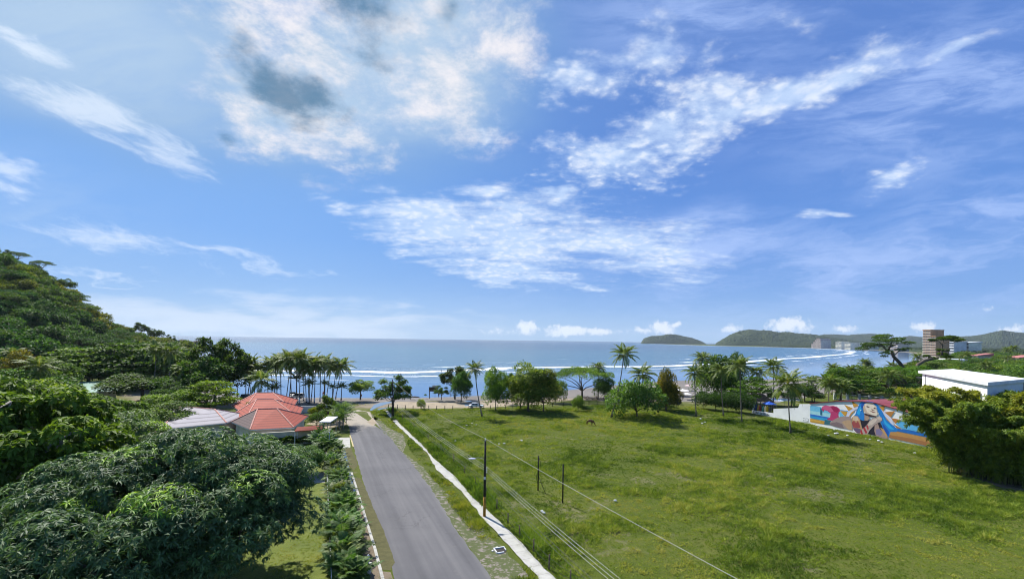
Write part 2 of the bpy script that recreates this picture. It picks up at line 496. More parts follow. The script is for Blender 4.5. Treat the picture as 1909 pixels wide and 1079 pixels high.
# ================================================================== terrain, sea, shore
# waterline of the bay, from the hill's far foot on the left round to the headland (traced on the plane)
SHORE_PX = [(300, 641.5), (337, 641), (345, 650), (372, 682), (405, 712), (450, 734), (640, 735.5), (800, 735.5), (960, 729), (1060, 722), (1140, 714),
            (1230, 707), (1320, 704), (1400, 704), (1480, 702), (1560, 697.5), (1620, 689.5), (1660, 680), (1694, 672.5), (1712, 666), (1712, 660.5), (1690, 656.5), (1640, 653.0), (1580, 650.0), (1500, 647.9), (1400, 645.6), (1330, 644.2)]
SHORE = [P(x, y)[:2] for x, y in SHORE_PX]
SHORE = [(-9000, 900)] + SHORE[1:] + [(1800, 5600), (9000, 9000)]
SEA_POLY = SHORE + [(9000, 90000), (-90000, 90000), (-90000, 900)]
SEA_Z = -1.0

def shore_d(X, Y):
    """signed metres to the waterline, positive inland"""
    d = polydist(X, Y, SHORE)
    return np.where(inside(X, Y, SEA_POLY), -d, d)

def land_z(X, Y):
    d = shore_d(X, Y)
    k = np.clip(d / 38.0, -8, 1)
    return SEA_Z * (1 - k)

def polar_grid(n_az, n_y, y0, y1, amin=-1.45, amax=1.45):
    a = np.linspace(amin, amax, n_az)
    y = y0 * (y1 / y0) ** np.linspace(0, 1, n_y)
    A, Yg = np.meshgrid(a, y)
    return A * Yg, Yg

def ground_mat(n):
    v = posvec(n)
    sd_ = n.node('ShaderNodeAttribute', attribute_name='sd').outputs['Fac']
    big = n.noise(v, 0.05, 5, 0.55)
    mid = n.noise(v, 0.6, 6, 0.65)
    fine = n.noise(v, 6.0, 5, 0.7)
    grass = n.ramp(n.m('ADD', n.m('MULTIPLY', big, 0.6), n.m('MULTIPLY', mid, 0.5)), [(0.30, (.060, .082, .014)), (0.52, (.098, .122, .022)), (0.72, (.150, .150, .040))])
    grass = n.mix(n.mapr(fine, 0.35, 0.75), n.mix(1.0, grass, (.55, .6, .5), 'MULTIPLY'), grass)
    dirt = n.ramp(n.m('ADD', n.m('MULTIPLY', mid, 0.6), n.m('MULTIPLY', fine, 0.4)), [(0.3, (.14, .115, .085)), (0.7, (.27, .225, .165))])
    sand = n.ramp(n.m('ADD', n.m('MULTIPLY', mid, 0.5), n.m('MULTIPLY', big, 0.5)), [(0.3, (.13, .12, .115)), (0.7, (.20, .185, .17))])
    dj = n.m('ADD', sd_, n.m('MULTIPLY', n.m('SUBTRACT', n.noise(v, 0.16, 6, 0.65), 0.5), 16.0))
    c = n.mix(n.mapr(dj, 17, 26), sand, dirt)
    c = n.mix(n.mapr(dj, 27, 33), c, grass)
    patch = n.mapr(n.noise(n.vm('ADD', v, (40, 12, 0)), 0.07, 5, 0.7), 0.58, 0.62)
    c = n.mix(n.m('MULTIPLY', patch, n.m('MULTIPLY', n.mapr(dj, 9, 13), 0.85)), c, n.mix(0.35, grass, dirt))
    # the strip the tide has left wet: darker and glossy
    wet = n.mapr(n.m('ADD', sd_, n.m('MULTIPLY', n.m('SUBTRACT', n.noise(v, 0.05, 4), 0.5), 8.0)), -1.0, 5.0, 1.0, 0.0)
    c = n.mix(wet, c, (.07, .07, .07))
    rough = n.mapr(wet, 0, 1, 0.9, 0.12)
    return principled(n, c, rough, n.mapr(wet, 0, 1, 0.08, 0.5), 0, bump(n, n.m('ADD', mid, n.m('MULTIPLY', fine, 0.3)), 0.12, 0.4))
m_ground = material('ground', ground_mat)

Xg, Yg = polar_grid(420, 420, 6.0, 30000.0, -1.6, 1.6)
Zg = land_z(Xg, Yg)
BEACH = [P(*p)[:2] for p in [(1040, 742), (1060, 722), (1140, 712), (1230, 705), (1400, 702), (1560, 694), (1660, 678), (1712, 664), (1720, 660), (1745, 668), (1740, 682), (1700, 692), (1620, 712), (1540, 735), (1440, 752), (1300, 749), (1140, 747)]]
sdg = shore_d(Xg, Yg)
sdg = np.where(inside(Xg, Yg, BEACH), np.minimum(sdg, 12), sdg)
tag(link('ground', gridmesh('ground', np.stack([Xg, Yg, Zg], -1), m_ground, {'sd': sdg})), kind='structure')

def water_mat(n):
    v = posvec(n)
    sd_ = n.m('MULTIPLY', n.node('ShaderNodeAttribute', attribute_name='sd').outputs['Fac'], -1.0)   # metres offshore
    wob = n.noise(n.mapping(v, scale=(0.3, 1.0, 1)), 0.012, 5, 0.6, 0.4)
    wob2 = n.noise(v, 0.05, 4, 0.6)
    d = n.m('ADD', sd_, n.m('ADD', n.m('MULTIPLY', n.m('SUBTRACT', wob, 0.5), 60.0), n.m('MULTIPLY', n.m('SUBTRACT', wob2, 0.5), 14.0)))
    foam = None
    tear = n.noise(n.mapping(v, scale=(0.6, 1.0, 1)), 0.09, 8, 0.7, 0.6)
    gaps = n.noise(v, 0.011, 7, 0.68)
    fd_ = n.node('ShaderNodeAttribute', attribute_name='fd').outputs['Fac']
    d = n.m('ADD', fd_, n.m('ADD', n.m('MULTIPLY', n.m('SUBTRACT', wob, 0.5), 40.0), n.m('MULTIPLY', n.m('SUBTRACT', wob2, 0.5), 14.0)))
    for c0, w, k, gth in ((125, 15, 1.0, 0.36), (93, 4.0, 0.9, 0.44), (160, 6, .9, 0.50), (200, 9, .8, 0.56), (66, 2.0, .45, 0.52), (260, 10, .7, .60)):
        b = n.mapr(n.m('ABSOLUTE', n.m('SUBTRACT', d, c0)), 0, w, 1.0, 0.0)
        f = n.mapr(n.m('ADD', b, n.m('MULTIPLY', n.m('SUBTRACT', tear, 0.5), 1.5)), 0.32, 0.70)
        f = n.m('MULTIPLY', n.m('MULTIPLY', f, n.mapr(b, 0, .15)), n.m('MULTIPLY', n.mapr(gaps, gth, gth + 0.08), k))
        foam = f if foam is None else n.m('MAXIMUM', foam, f)
    lace = n.m('MULTIPLY', n.mapr(n.m('ABSOLUTE', n.m('SUBTRACT', n.noise(v, 0.16, 6, 0.65, 1.5), 0.5)), 0.0, 0.03, 1, 0), n.m('MULTIPLY', n.mapr(d, 70, 95), n.mapr(d, 125, 200, 1, 0)))
    foam = n.m('MAXIMUM', foam, n.m('MULTIPLY', lace, 0.22))
    deep = n.ramp(n.mapr(sd_, 0, 2600, 0, 1, False), [(0.0, (.075, .14, .27)), (0.035, (.040, .11, .17)), (0.10, (.022, .095, .135)), (0.3, (.010, .048, .08)), (1.0, (.004, .018, .036))])  # inshore blue raised: sky reflection put into the base colour
    streak = n.noise(n.mapping(v, scale=(0.25, 1.6, 1)), 0.004, 5, 0.6, 0.3)
    deep = n.mix(n.mapr(streak, 0.35, 0.65, 0.0, 0.35), deep, n.mix(1.0, deep, (.5, .55, .62), 'MULTIPLY'))
    c = n.mix(foam, deep, (.62, .65, .68))
    rough = n.m('ADD', n.m('MULTIPLY', foam, 0.6), n.mapr(sd_, 20, 110, 0.06, 0.24))
    w1 = n.noise(n.mapping(v, scale=(0.35, 1.0, 1)), 0.13, 6, 0.62, 0.3)
    w2 = n.noise(n.mapping(v, rot=(0, 0, R(20)), scale=(0.5, 1.4, 1)), 0.02, 4, 0.6)
    b = n.node('ShaderNodeBump'); b.inputs['Distance'].default_value = 1.0
    n.put(b.inputs['Strength'], n.mapr(sd_, 25, 130, 0.015, 0.55))
    n.put(b.inputs['Height'], n.m('ADD', n.m('ADD', w1, n.m('MULTIPLY', w2, 3.0)), n.m('MULTIPLY', foam, 0.5)))
    return principled(n, c, rough, 0.5, 0, b.outputs[0])
m_water = material('water', water_mat)
Xw, Yw = polar_grid(420, 330, 110.0, 60000.0, -3.0, 2.2)
Zw = np.full_like(Xw, SEA_Z)
dw = shore_d(Xw, Yw)
FL = [(-3000, 176)] + SHORE[6:]
fdw = polydist(Xw, Yw, FL)
kp = (dw < 30)
kp = kp[:-1, :-1] | kp[1:, 1:] | kp[:-1, 1:] | kp[1:, :-1]
tag(link('water', gridmesh('water', np.stack([Xw, Yw, Zw], -1), m_water, {'sd': dw, 'fd': fdw}, keep=kp)), kind='structure')

# ------------------------------------------------------------------ flat ground sheets
def sheet(name, pts, mat, z, step=1.2, jag=0.25, seed=0, px=True):
    """polygon (photograph pixels on the ground, or metres) with frayed edges, laid z above the ground"""
    W = [P(*p)[:2] for p in pts] if px else pts
    out = []
    for a, b in zip(W, W[1:] + W[:1]):
        L = math.hypot(b[0] - a[0], b[1] - a[1])
        k = max(1, int(L / step))
        nx, ny = -(b[1] - a[1]) / (L + 1e-9), (b[0] - a[0]) / (L + 1e-9)
        for i in range(k):
            t = i / k
            x, y = a[0] + (b[0] - a[0]) * t, a[1] + (b[1] - a[1]) * t
            j = (float(fbm(x * 0.9, y * 0.9, seed + 3, 3)) - 0.5) * 2 * jag
            out.append((x + nx * j, y + ny * j))
    mb = MB()
    zz = land_z(np.array([p[0] for p in out]), np.array([p[1] for p in out]))
    mb.add([(x, y, zq + z) for (x, y), zq in zip(out, zz)], [tuple(range(len(out)))])
    o = mb.build(name, mat)
    # orient up
    if o.data.polygons[0].normal.z < 0: o.data.flip_normals()
    return o

def asphalt_mat(n):
    v = posvec(n)
    # road axis runs along D; across-road coordinate for the worn wheel paths
    along = n.node('ShaderNodeVectorMath', operation='DOT_PRODUCT'); n.put(along.inputs[0], v); along.inputs[1].default_value = (-0.393, 0.919, 0)
    acr = n.node('ShaderNodeVectorMath', operation='DOT_PRODUCT'); n.put(acr.inputs[0], v); acr.inputs[1].default_value = (0.919, 0.393, 0)
    uv = n.xyz(acr.outputs['Value'], n.m('MULTIPLY', along.outputs['Value'], 0.03), 0)
    st = n.noise(uv, 0.9, 3, 0.5)
    big = n.noise(v, 0.12, 5, 0.6)
    fine = n.noise(v, 14, 4, 0.7)
    t = n.m('ADD', n.m('MULTIPLY', st, 0.55), n.m('ADD', n.m('MULTIPLY', big, 0.35), n.m('MULTIPLY', fine, 0.16)))
    c = n.ramp(t, [(0.36, (.070, .070, .076)), (0.52, (.098, .097, .104)), (0.68, (.134, .131, .135))])
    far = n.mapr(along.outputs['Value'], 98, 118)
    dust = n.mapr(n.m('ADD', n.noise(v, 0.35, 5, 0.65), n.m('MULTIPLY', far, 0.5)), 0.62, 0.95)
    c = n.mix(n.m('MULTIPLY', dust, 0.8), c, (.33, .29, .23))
    ve = n.node('ShaderNodeTexVoronoi', feature='DISTANCE_TO_EDGE'); ve.inputs['Scale'].default_value = 0.22
    n.put(ve.inputs['Vector'], n.vm('ADD', v, n.vm('SCALE', n.noise(v, 0.9, 5, .7, col=True), scale=2.2)))
    crack = n.m('MULTIPLY', n.mapr(ve.outputs['Distance'], 0.0, 0.012, 1, 0), n.mapr(n.noise(v, 0.11, 3), .5, .6, 0, .55))
    c = n.mix(crack, c, (.03, .03, .032))
    stain = n.mapr(n.noise(n.vm('ADD', v, (31, 7, 0)), 0.45, 6, 0.7), .60, .72, 0, .38)
    c = n.mix(stain, c, n.mix(1.0, c, (.55, .55, .56), 'MULTIPLY'))
    return principled(n, c, 0.85, 0.25, 0, bump(n, fine, 0.01, 0.5))
m_asphalt = material('asphalt', asphalt_mat)

def soil(name, c1, c2, sc=1.5, grass=0.0):
    def fn(n):
        v = posvec(n)
        a = n.noise(v, sc, 7, 0.68)
        b = n.noise(v, sc * 9, 4, 0.7)
        t = n.m('ADD', n.m('MULTIPLY', a, 0.65), n.m('MULTIPLY', b, 0.35))
        c = n.ramp(t, [(0.32, c1), (0.68, c2)])
        if grass:
            g = n.mapr(n.noise(n.vm('ADD', v, (9, 3, 0)), sc * 0.6, 6, 0.7), 0.62 - grass * 0.3, 0.68 - grass * 0.3)
            c = n.mix(n.m('MULTIPLY', g, 0.85), c, n.mix(b, (.035, .060, .012), (.085, .105, .026)))
        return principled(n, c, 0.95, 0.15, 0, bump(n, t, 0.06, 0.6))
    return material(name, fn)
m_dirt = soil('packed_dirt', (.19, .155, .11), (.38, .32, .23), 0.35)
m_verge = soil('brown_verge', (.055, .056, .024), (.115, .108, .048), 1.4)
m_gravel = soil('gravel', (.12, .105, .09), (.27, .24, .21), 2.2, 0.62)
m_soil = soil('bare_soil', (.10, .08, .055), (.22, .18, .13), 1.2, 0.25)

def concrete_fn(joint):
    def fn(n):
        v = posvec(n)
        a = n.noise(v, 0.8, 7, 0.65); b = n.noise(v, 9, 4, 0.7)
        c = n.ramp(n.m('ADD', n.m('MULTIPLY', a, 0.6), n.m('MULTIPLY', b, 0.35)), [(0.28, (.22, .215, .195)), (0.45, (.36, .355, .325)), (0.7, (.47, .465, .44))])
        if joint:
            dp = n.node('ShaderNodeVectorMath', operation='DOT_PRODUCT'); n.put(dp.inputs[0], v); dp.inputs[1].default_value = (-0.40, 0.917, 0)
            fr = n.m('FRACT', n.m('DIVIDE', dp.outputs['Value'], joint))
            j = n.mapr(fr, 0.0, 0.045, 1, 0, False)
            c = n.mix(n.m('MULTIPLY', j, 0.6), c, (.10, .095, .085))
        return principled(n, c, 0.9, 0.2, 0, bump(n, b, 0.01, 0.4))
    return fn
m_path = material('concrete_path', concrete_fn(1.5))
m_conc = material('concrete', concrete_fn(0))

ROAD_L = [(752, 1130), (735, 1079), (712, 972.5 + 18), (684, 916), (668, 866), (656, 822), (650, 795), (640, 778)]
ROAD_R = [(690, 768), (694, 778), (707, 792), (729.5, 818.5), (775, 872), (813, 925), (841, 972.5), (875.5, 1022.7), (919.5, 1079), (970, 1140)]
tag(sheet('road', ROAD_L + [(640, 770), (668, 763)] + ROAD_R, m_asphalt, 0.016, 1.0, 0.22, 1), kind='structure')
tag(sheet('dirt_road', [(575, 790), (600, 766), (590, 748), (640, 744), (690, 743), (733, 744), (800, 747), (880, 744), (960, 741), (1060, 741), (1150, 742), (1300, 741), (1400, 743), (1400, 748), (1300, 752), (1150, 751), (1000, 753), (900, 759),
                       (830, 760), (740, 759), (716, 764), (704, 775), (695, 800), (660, 806), (650, 790), (610, 800)], m_dirt, 0.008, 1.5, 0.8, 2), kind='structure')
tag(sheet('gravel_margin', [(690, 770), (700, 772), (722, 796), (752, 810), (757, 828), (752, 842), (790, 872), (830, 915), (868, 950), (900, 985), (945, 1030), (1010, 1100), (925, 1100), (880, 1030), (838, 970), (808, 925), (770, 872), (722, 815)], m_gravel, 0.008, 0.7, 0.35, 3), kind='structure')
tag(sheet('verge', [(640, 834), (654, 834), (664, 858), (667, 868), (660, 876), (650, 868)], m_verge, 0.020, 0.5, 0.12, 4), kind='structure')
tag(sheet('verge', [(655, 895), (662, 889), (671, 891), (684, 916), (698, 950), (716, 990), (737, 1048), (728, 1062), (712, 1062), (693, 1007), (677, 946)], m_verge, 0.020, 0.5, 0.12, 5), kind='structure')
tag(sheet('pavement', [(618, 816), (652, 815), (653, 834), (640, 835), (622, 834)], m_conc, 0.024, 1.0, 0.05, 6), kind='structure')
tag(sheet('pavement_strip', [(623, 836), (637, 836), (646, 870), (655, 896), (676, 946), (692, 1008), (711, 1064), (728, 1066), (740, 1110), (700, 1110), (668, 1010), (650, 940), (634, 880)], m_soil, 0.012, 0.5, 0.1, 7), kind='structure')
tag(sheet('dirt_path', [(1760, 868), (1800, 872), (1850, 893), (1909, 905), (1990, 925), (1990, 945), (1909, 925), (1850, 908), (1800, 890)], m_soil, 0.010, 0.8, 0.3, 8), kind='structure')
# the footpath along the lot, with its fretted grassy edge
PATH_L = [(718, 766.7), (737, 790), (775, 825), (794, 842), (816, 878), (860, 916), (900.6, 966), (960, 1030.6), (1005, 1079), (1060, 1140)]
PATH_R = [(1105, 1140), (1034, 1079), (960, 1000.7), (910, 953.6), (882, 928.5), (847, 887.6), (809.6, 856), (786, 828), (746.7, 792), (723, 765)]
po = sheet('path', PATH_L + PATH_R, m_path, 0.10, 0.45, 0.2, 9)
tag(po, kind='structure')

def lawn_mat(n):
    v = posvec(n)
    a = n.noise(v, 0.35, 5, 0.6); b = n.noise(v, 5.0, 5, 0.7)
    c = n.ramp(n.m('ADD', n.m('MULTIPLY', a, 0.55), n.m('MULTIPLY', b, 0.45)), [(0.32, (.06, .085, .014)), (0.5, (.105, .135, .022)), (0.7, (.155, .17, .035))])
    return principled(n, c, 0.9, 0.2, 0, bump(n, b, 0.05, 0.7))
m_lawn = material('lawn', lawn_mat)
tag(sheet('lawn', [(612, 1130), (606, 960), (604, 840), (560, 815), (300, 820), (60, 900), (-200, 1130)], m_lawn, 0.006, 1.0, 0.1, 10), kind='structure')
tag(sheet('driveway', [(560, 882), (604, 880), (606, 899), (560, 902), (480, 905), (480, 886)], m_conc, 0.014, 1.0, 0.06, 11), kind='structure')

# shallow puddles on the dirt road and the wet gutter
def puddle_fn(n):
    return principled(n, (.10, .12, .13), 0.05, 0.7)
m_puddle = material('puddle', puddle_fn)
for i, poly in enumerate([
        [(697, 752), (712, 746.5), (733, 743.5), (727, 748), (708, 755), (698, 761), (692, 766), (689, 764)],
        [(706, 760), (722, 757.5), (735, 756), (733, 759), (714, 761), (704, 766), (699, 766)],
        [(610, 737.5), (628, 738), (622, 741), (611, 741)],
        [(864, 744), (876, 743), (880, 745), (872, 746.5)],
        [(637, 838), (643, 838), (650, 866), (655, 890), (664, 915), (660, 916), (650, 890), (642, 862)],
        [(866, 753), (876, 752.5), (877, 755), (867, 755.5)]]):
    tag(sheet('puddle', poly, m_puddle, 0.028, 0.4, 0.10, 20 + i), kind='structure')

# ------------------------------------------------------------------ left hill, island, headland and the far ridges
def wood_mat(name, dark, light, sc_):
    def fn(n):
        v = posvec(n)
        a = n.noise(v, sc_, 6, 0.7); b = n.noise(v, sc_ * 0.12, 4, 0.6)
        c = n.ramp(n.m('ADD', n.m('MULTIPLY', a, 0.75), n.m('MULTIPLY', b, 0.25)), [(0.34, dark), (0.66, light)])
        return principled(n, c, 0.9, 0.1)
    return material(name, fn)
m_wood_far = wood_mat('far_wood', (.017, .032, .016), (.052, .070, .028), 0.035)
m_hillsoil = wood_mat('hill_undergrowth', (.018, .030, .010), (.045, .060, .018), 0.25)

HILL_CREST = [(-700, 200), (-300, 330), (-100, 425), (0, 478), (60, 500), (120, 548), (160, 585), (200, 612), (250, 633), (300, 648), (335, 655), (352, 668)]
def hill_profile(px):
    xs, ys = zip(*HILL_CREST)
    return np.interp(px, xs, ys)
def hill_xyz(px, t):
    """px = azimuth as a photograph column, t = 0 foot .. 1 crest .. 2 behind"""
    px = np.asarray(px, float); t = np.asarray(t, float)
    Yc = np.interp(px, [-700, 0, 200, 350], [330, 330, 360, 480])
    Yf = np.interp(px, [-700, 0, 200, 350], [120, 175, 225, 330])
    w = hill_profile(px) - CY; u = px - CX
    zc = H - Yc * (w * cR - u * sR) / F
    zc = np.maximum(zc - 5, 1)
    tt = np.clip(t, 0, 1)
    Yp = np.where(t <= 1, Yf + (Yc - Yf) * t, Yc + (t - 1) * 220)
    s = tt * tt * (3 - 2 * tt) * 0.35 + tt * 0.65
    z = np.where(t <= 1, zc * s, zc * (1 - (t - 1) ** 2 * 0.9))
    X = Yp * (u * cR + w * sR) / F
    z = z + (fbm(X / 40, Yp / 40, 5) - 0.5) * 12 * np.sin(np.clip(t, 0, 1) * math.pi * .5)
    return X, Yp, z - 1.0 * (tt < 0.02)
pxg, tg = np.meshgrid(np.linspace(-700, 356, 110), np.linspace(0, 2, 60))
hx, hy, hzz = hill_xyz(pxg, tg)
tag(link('hill', gridmesh('hill', np.stack([hx, hy, hzz], -1), m_hillsoil)), kind='structure')

def ridge(name, prof, Y0, depth, mat, seed, rough_h, n_x=520, n_y=60, base_z=-3.0):
    """a wooded ridge whose skyline is traced as (column, row), standing Y0 metres off"""
    xs = np.array([p[0] for p in prof], float); ys = np.array([p[1] for p in prof], float)
    px = np.linspace(xs[0], xs[-1], n_x)
    row = np.interp(px, xs, ys)
    ts = np.linspace(0, 1, n_y)
    PXg, T = np.meshgrid(px, ts)
    w = np.broadcast_to(row - CY, PXg.shape); u = PXg - CX
    Yc = Y0 + depth * 0.5
    top = H - Yc * (w * cR - u * sR) / F
    Yp = Y0 + depth * T
    Xp = Yp * (u * cR + w * sR) / F
    prof_t = np.sin(np.clip(T, 0, 1) * math.pi) ** 0.75
    z = base_z + (top - base_z) * prof_t
    sc1 = depth / 9.0
    z = z + (fbm(Xp / sc1, Yp / sc1, seed, 3) - 0.5) * (top * 0.55) * np.sin(T * math.pi) * (1 - np.exp(-((T - .5) / .12) ** 2))
    cr = fbm(Xp / 17, Yp / 17, seed + 9, 3)
    z = z + (cr - 0.45) * rough_h * np.clip((top - base_z) / 30, 0, 1) * np.clip(np.sin(T * math.pi) * 5, 0, 1)
    z = np.maximum(z, base_z)
    return tag(link(name, gridmesh(name, np.stack([Xp, Yp, z], -1), mat, smooth=False)), kind='structure')
ridge('island', [(1195, 638.5), (1200, 631), (1214, 626.5), (1228, 626), (1242, 623.5), (1258, 623), (1275, 627), (1290, 630), (1302, 634), (1312, 638.5), (1316, 641)], 5600, 500, m_wood_far, 31, 14)
ridge('headland', [(1334, 640.5), (1345, 634), (1360, 625), (1378, 617), (1396, 614.5), (1410, 616), (1432, 617), (1450, 620), (1470, 619.5), (1490, 622), (1512, 623), (1530, 626), (1555, 630), (1580, 634), (1620, 639), (1650, 645)], 3900, 1100, m_wood_far, 32, 17, 700)
ridge('ridge', [(1480, 640), (1510, 630), (1535, 624), (1560, 623.5), (1580, 625), (1600, 623), (1622, 622.5), (1640, 624), (1655, 630), (1672, 635), (1684, 628), (1697, 626), (1712, 628), (1725, 629), (1745, 633), (1770, 640)], 6000, 1200, m_wood_far, 33, 18, 600)
ridge('mountain', [(1700, 641), (1760, 633), (1785, 628), (1810, 627), (1830, 624.5), (1850, 620), (1868, 616), (1886, 618.5), (1909, 621), (1960, 616), (2040, 622), (2150, 640)], 4200, 1500, m_wood_far, 34, 18, 700)
# rocks off the left point
mbk = MB()
for i in range(26):
    a = rng.random(); X0, Y0, _ = P(338 + 34 * a, 641 + 5 * rng.random() + a * 3)
    Y0 = min(Y0, 1600); X0 = P(338 + 34 * a, 645)[0] / P(338 + 34 * a, 645)[1] * Y0
    r = 8 + 10 * rng.random() * (1 - a * .6)
    mbk.ball((X0, Y0, -3), r, 8, 0, (1.6, 1, .75 + .6 * rng.random()))
m_rock = plain('rock', (.09, .085, .08), 0.9, var=.3, scale=.3, bumpd=.5)
tag(mbk.build('sea_rocks', m_rock), 'dark rocks standing in the surf off the point of the left hill', 'rocks', kind='stuff')

# ================================================================== plants
def unit(v):
    return v / (np.linalg.norm(v, axis=-1, keepdims=True) + 1e-9)

def leaves(C, A, L, W, seed=0, fold=0.0):
    """diamond leaves: C base points, A axes, lengths L, widths W -> (n,4,3)"""
    g = np.random.default_rng(seed)
    n = len(C)
    L = np.broadcast_to(np.asarray(L, float), (n,)); W = np.broadcast_to(np.asarray(W, float), (n,))
    A = unit(A)
    S = unit(np.cross(A, unit(g.normal(size=(n, 3)) * 0.6 + np.array([0, 0, 1.0]))))
    N = np.cross(S, A)
    m = C + A * (L * 0.45)[:, None] + N * (L * 0.08)[:, None]
    return np.stack([C, m + S * (W / 2)[:, None], C + A * L[:, None] - N * (L * 0.10)[:, None], m - S * (W / 2)[:, None]], 1)

def sphere_dirs(n, g, up=0.0):
    d = unit(g.normal(size=(n, 3)))
    if up: d[:, 2] = np.where((d[:, 2] < -0.1) & (g.random(n) < up), -d[:, 2], d[:, 2])
    return d

def crown_leaves(blobs, n, L, W, droop=0.3, seed=0, squash=0.75, spread=0.9, shell=0.35, up=0.5, cluster=1, tintvar=0.22):
    """blobs (x,y,z,r): leaves spread over clump surfaces. returns quads, tint"""
    g = np.random.default_rng(seed)
    B = np.array(blobs, float)
    p = B[:, 3] ** 2; p /= p.sum()
    k = g.choice(len(B), size=n, p=p)
    d = sphere_dirs(n, g, up)
    rad = 1 - shell * g.random(n) ** 1.5
    # lumpy shell
    rad *= 0.82 + 0.36 * vnoise(d[:, 0] * 3.1 + k * 3.7, d[:, 1] * 3.1 + d[:, 2] * 2.3 + k, seed)
    sq = np.array([1, 1, squash])
    C = B[k, :3] + d * sq * (B[k, 3] * rad)[:, None]
    bt = g.normal(size=len(B)) * 0.10
    A = unit(d * spread + g.normal(size=(n, 3)) * 0.7 + np.array([0, 0, -droop]))
    t = 0.42 + bt[k] + (d[:, 2] * 0.10) + g.normal(size=n) * tintvar * 0.6
    Ln = L * (0.7 + 0.6 * g.random(n)); Wn = W * (0.7 + 0.6 * g.random(n))
    return leaves(C, A, Ln, Wn, seed + 1), np.clip(t, 0, 1)

def rosettes(C, D, k, L, W, droop, seed=0, tint=None):
    """a whorl of k long drooping leaves at each point C facing D"""
    g = np.random.default_rng(seed)
    n = len(C)
    D = unit(D)
    S = unit(np.cross(D, g.normal(size=(n, 3))))
    T = np.cross(D, S)
    th = (np.arange(k) / k * 2 * math.pi)[None, :] + g.random((n, 1)) * 6.28 + g.normal(size=(n, k)) * 0.25
    el = 0.15 + 0.55 * g.random((n, k))
    A = (np.cos(th) * np.cos(el))[..., None] * S[:, None] + (np.sin(th) * np.cos(el))[..., None] * T[:, None] + np.sin(el)[..., None] * D[:, None]
    A = A + np.array([0, 0, -droop])
    A = A.reshape(-1, 3)
    Cc = np.repeat(C, k, 0)
    n2 = n * k
    t = np.repeat((0.42 + g.normal(size=n) * 0.13) if tint is None else tint, k) + g.normal(size=n2) * 0.06
    return leaves(Cc, A, L * (0.75 + 0.5 * g.random(n2)), W * (0.8 + 0.4 * g.random(n2)), seed + 1), np.clip(t, 0, 1)

GREEN = [(0.0, (.016, .034, .008)), (0.35, (.040, .078, .015)), (0.6, (.075, .130, .024)), (1.0, (.17, .23, .050))]
m_leaf = leafmat('leaf', GREEN, 0.68, 0.25, 0.32)
m_gloss = leafmat('glossy_leaf', [(0.0, (.020, .034, .022)), (0.4, (.040, .066, .038)), (0.62, (.066, .100, .042)), (0.8, (.11, .17, .025)), (1.0, (.19, .25, .045))], 0.6, 0.34, 0.30)
m_palm = leafmat('palm_leaf', [(0.0, (.045, .072, .018)), (0.4, (.082, .125, .030)), (0.75, (.155, .195, .048)), (1.0, (.30, .24, .08))], 0.6, 0.35, 0.34)
def bark(name, c, sc_=6):
    def fn(n):
        v = objvec(n)
        a = n.noise(n.mapping(v, scale=(1, 1, .3)), sc_, 6, 0.65)
        cc = n.ramp(a, [(0.3, tuple(x * .45 for x in c)), (0.7, tuple(min(1, x * 1.3) for x in c))])
        return principled(n, cc, 0.95, 0.15, 0, bump(n, a, 0.04, 0.7))
    return material(name, fn)
m_bark = bark('bark', (.13, .105, .08))
m_pale = bark('pale_bark', (.30, .28, .25), 3)
def palmbark_fn(n):
    v = objvec(n)
    s = n.node('ShaderNodeSeparateXYZ'); n.put(s.inputs[0], v)
    ring = n.m('FRACT', n.m('MULTIPLY', s.outputs[2], 5.0))
    a = n.noise(v, 3.0, 5, 0.6)
    c = n.ramp(n.m('ADD', n.m('MULTIPLY', a, 0.75), n.m('MULTIPLY', ring, 0.22)), [(0.3, (.085, .07, .055)), (0.7, (.25, .22, .18))])
    return principled(n, c, 0.9, 0.15)
m_palmbark = material('palm_bark', palmbark_fn)
m_lime = plain('whitewash', (.72, .72, .70), 0.9, var=.1)

def limbs(mb, base_r, H0, tips, seed, lean=(0, 0), fork=0.45, k=6, mat=0, sag=0.0, n_main=5):
    """tapering trunk, then limbs out to the tip points, each with a small fork"""
    g = np.random.default_rng(seed)
    tz = H0 * fork
    top = np.array([lean[0] * .5, lean[1] * .5, tz])
    mb.tube([(0, 0, -0.3), (lean[0] * .1 + .05, lean[1] * .1, tz * .3), (lean[0] * .3, lean[1] * .3, tz * .7), top], [base_r * 1.35, base_r, base_r * .85, base_r * .75], k + 2, mat)
    tips = np.array(tips)
    idx = g.permutation(len(tips))
    mains = tips[idx[:n_main]]
    ends = []
    for t in mains:
        mid = top + (t - top) * 0.5 + g.normal(size=3) * 0.05 * H0 + np.array([0, 0, -sag])
        q = top + (t - top) * .92
        mb.tube([top - (0, 0, base_r), top * .72 + mid * .28 + (0, 0, .02 * H0), mid, q], [base_r * .62, base_r * .5, base_r * .36, base_r * .12], k, mat)
        ends += [mid, q, mid * .5 + q * .5]
    ends = np.array(ends)
    for t in tips[idx[n_main:]]:
        s_ = ends[np.argmin(np.linalg.norm(ends - t, axis=1) + np.abs(g.normal(size=len(ends))) * .5)]
        m_ = (s_ + t) / 2 + g.normal(size=3) * 0.04 * H0
        mb.tube([s_, m_, s_ + (t - s_) * .92], [base_r * .25, base_r * .17, base_r * .07], 4, mat)

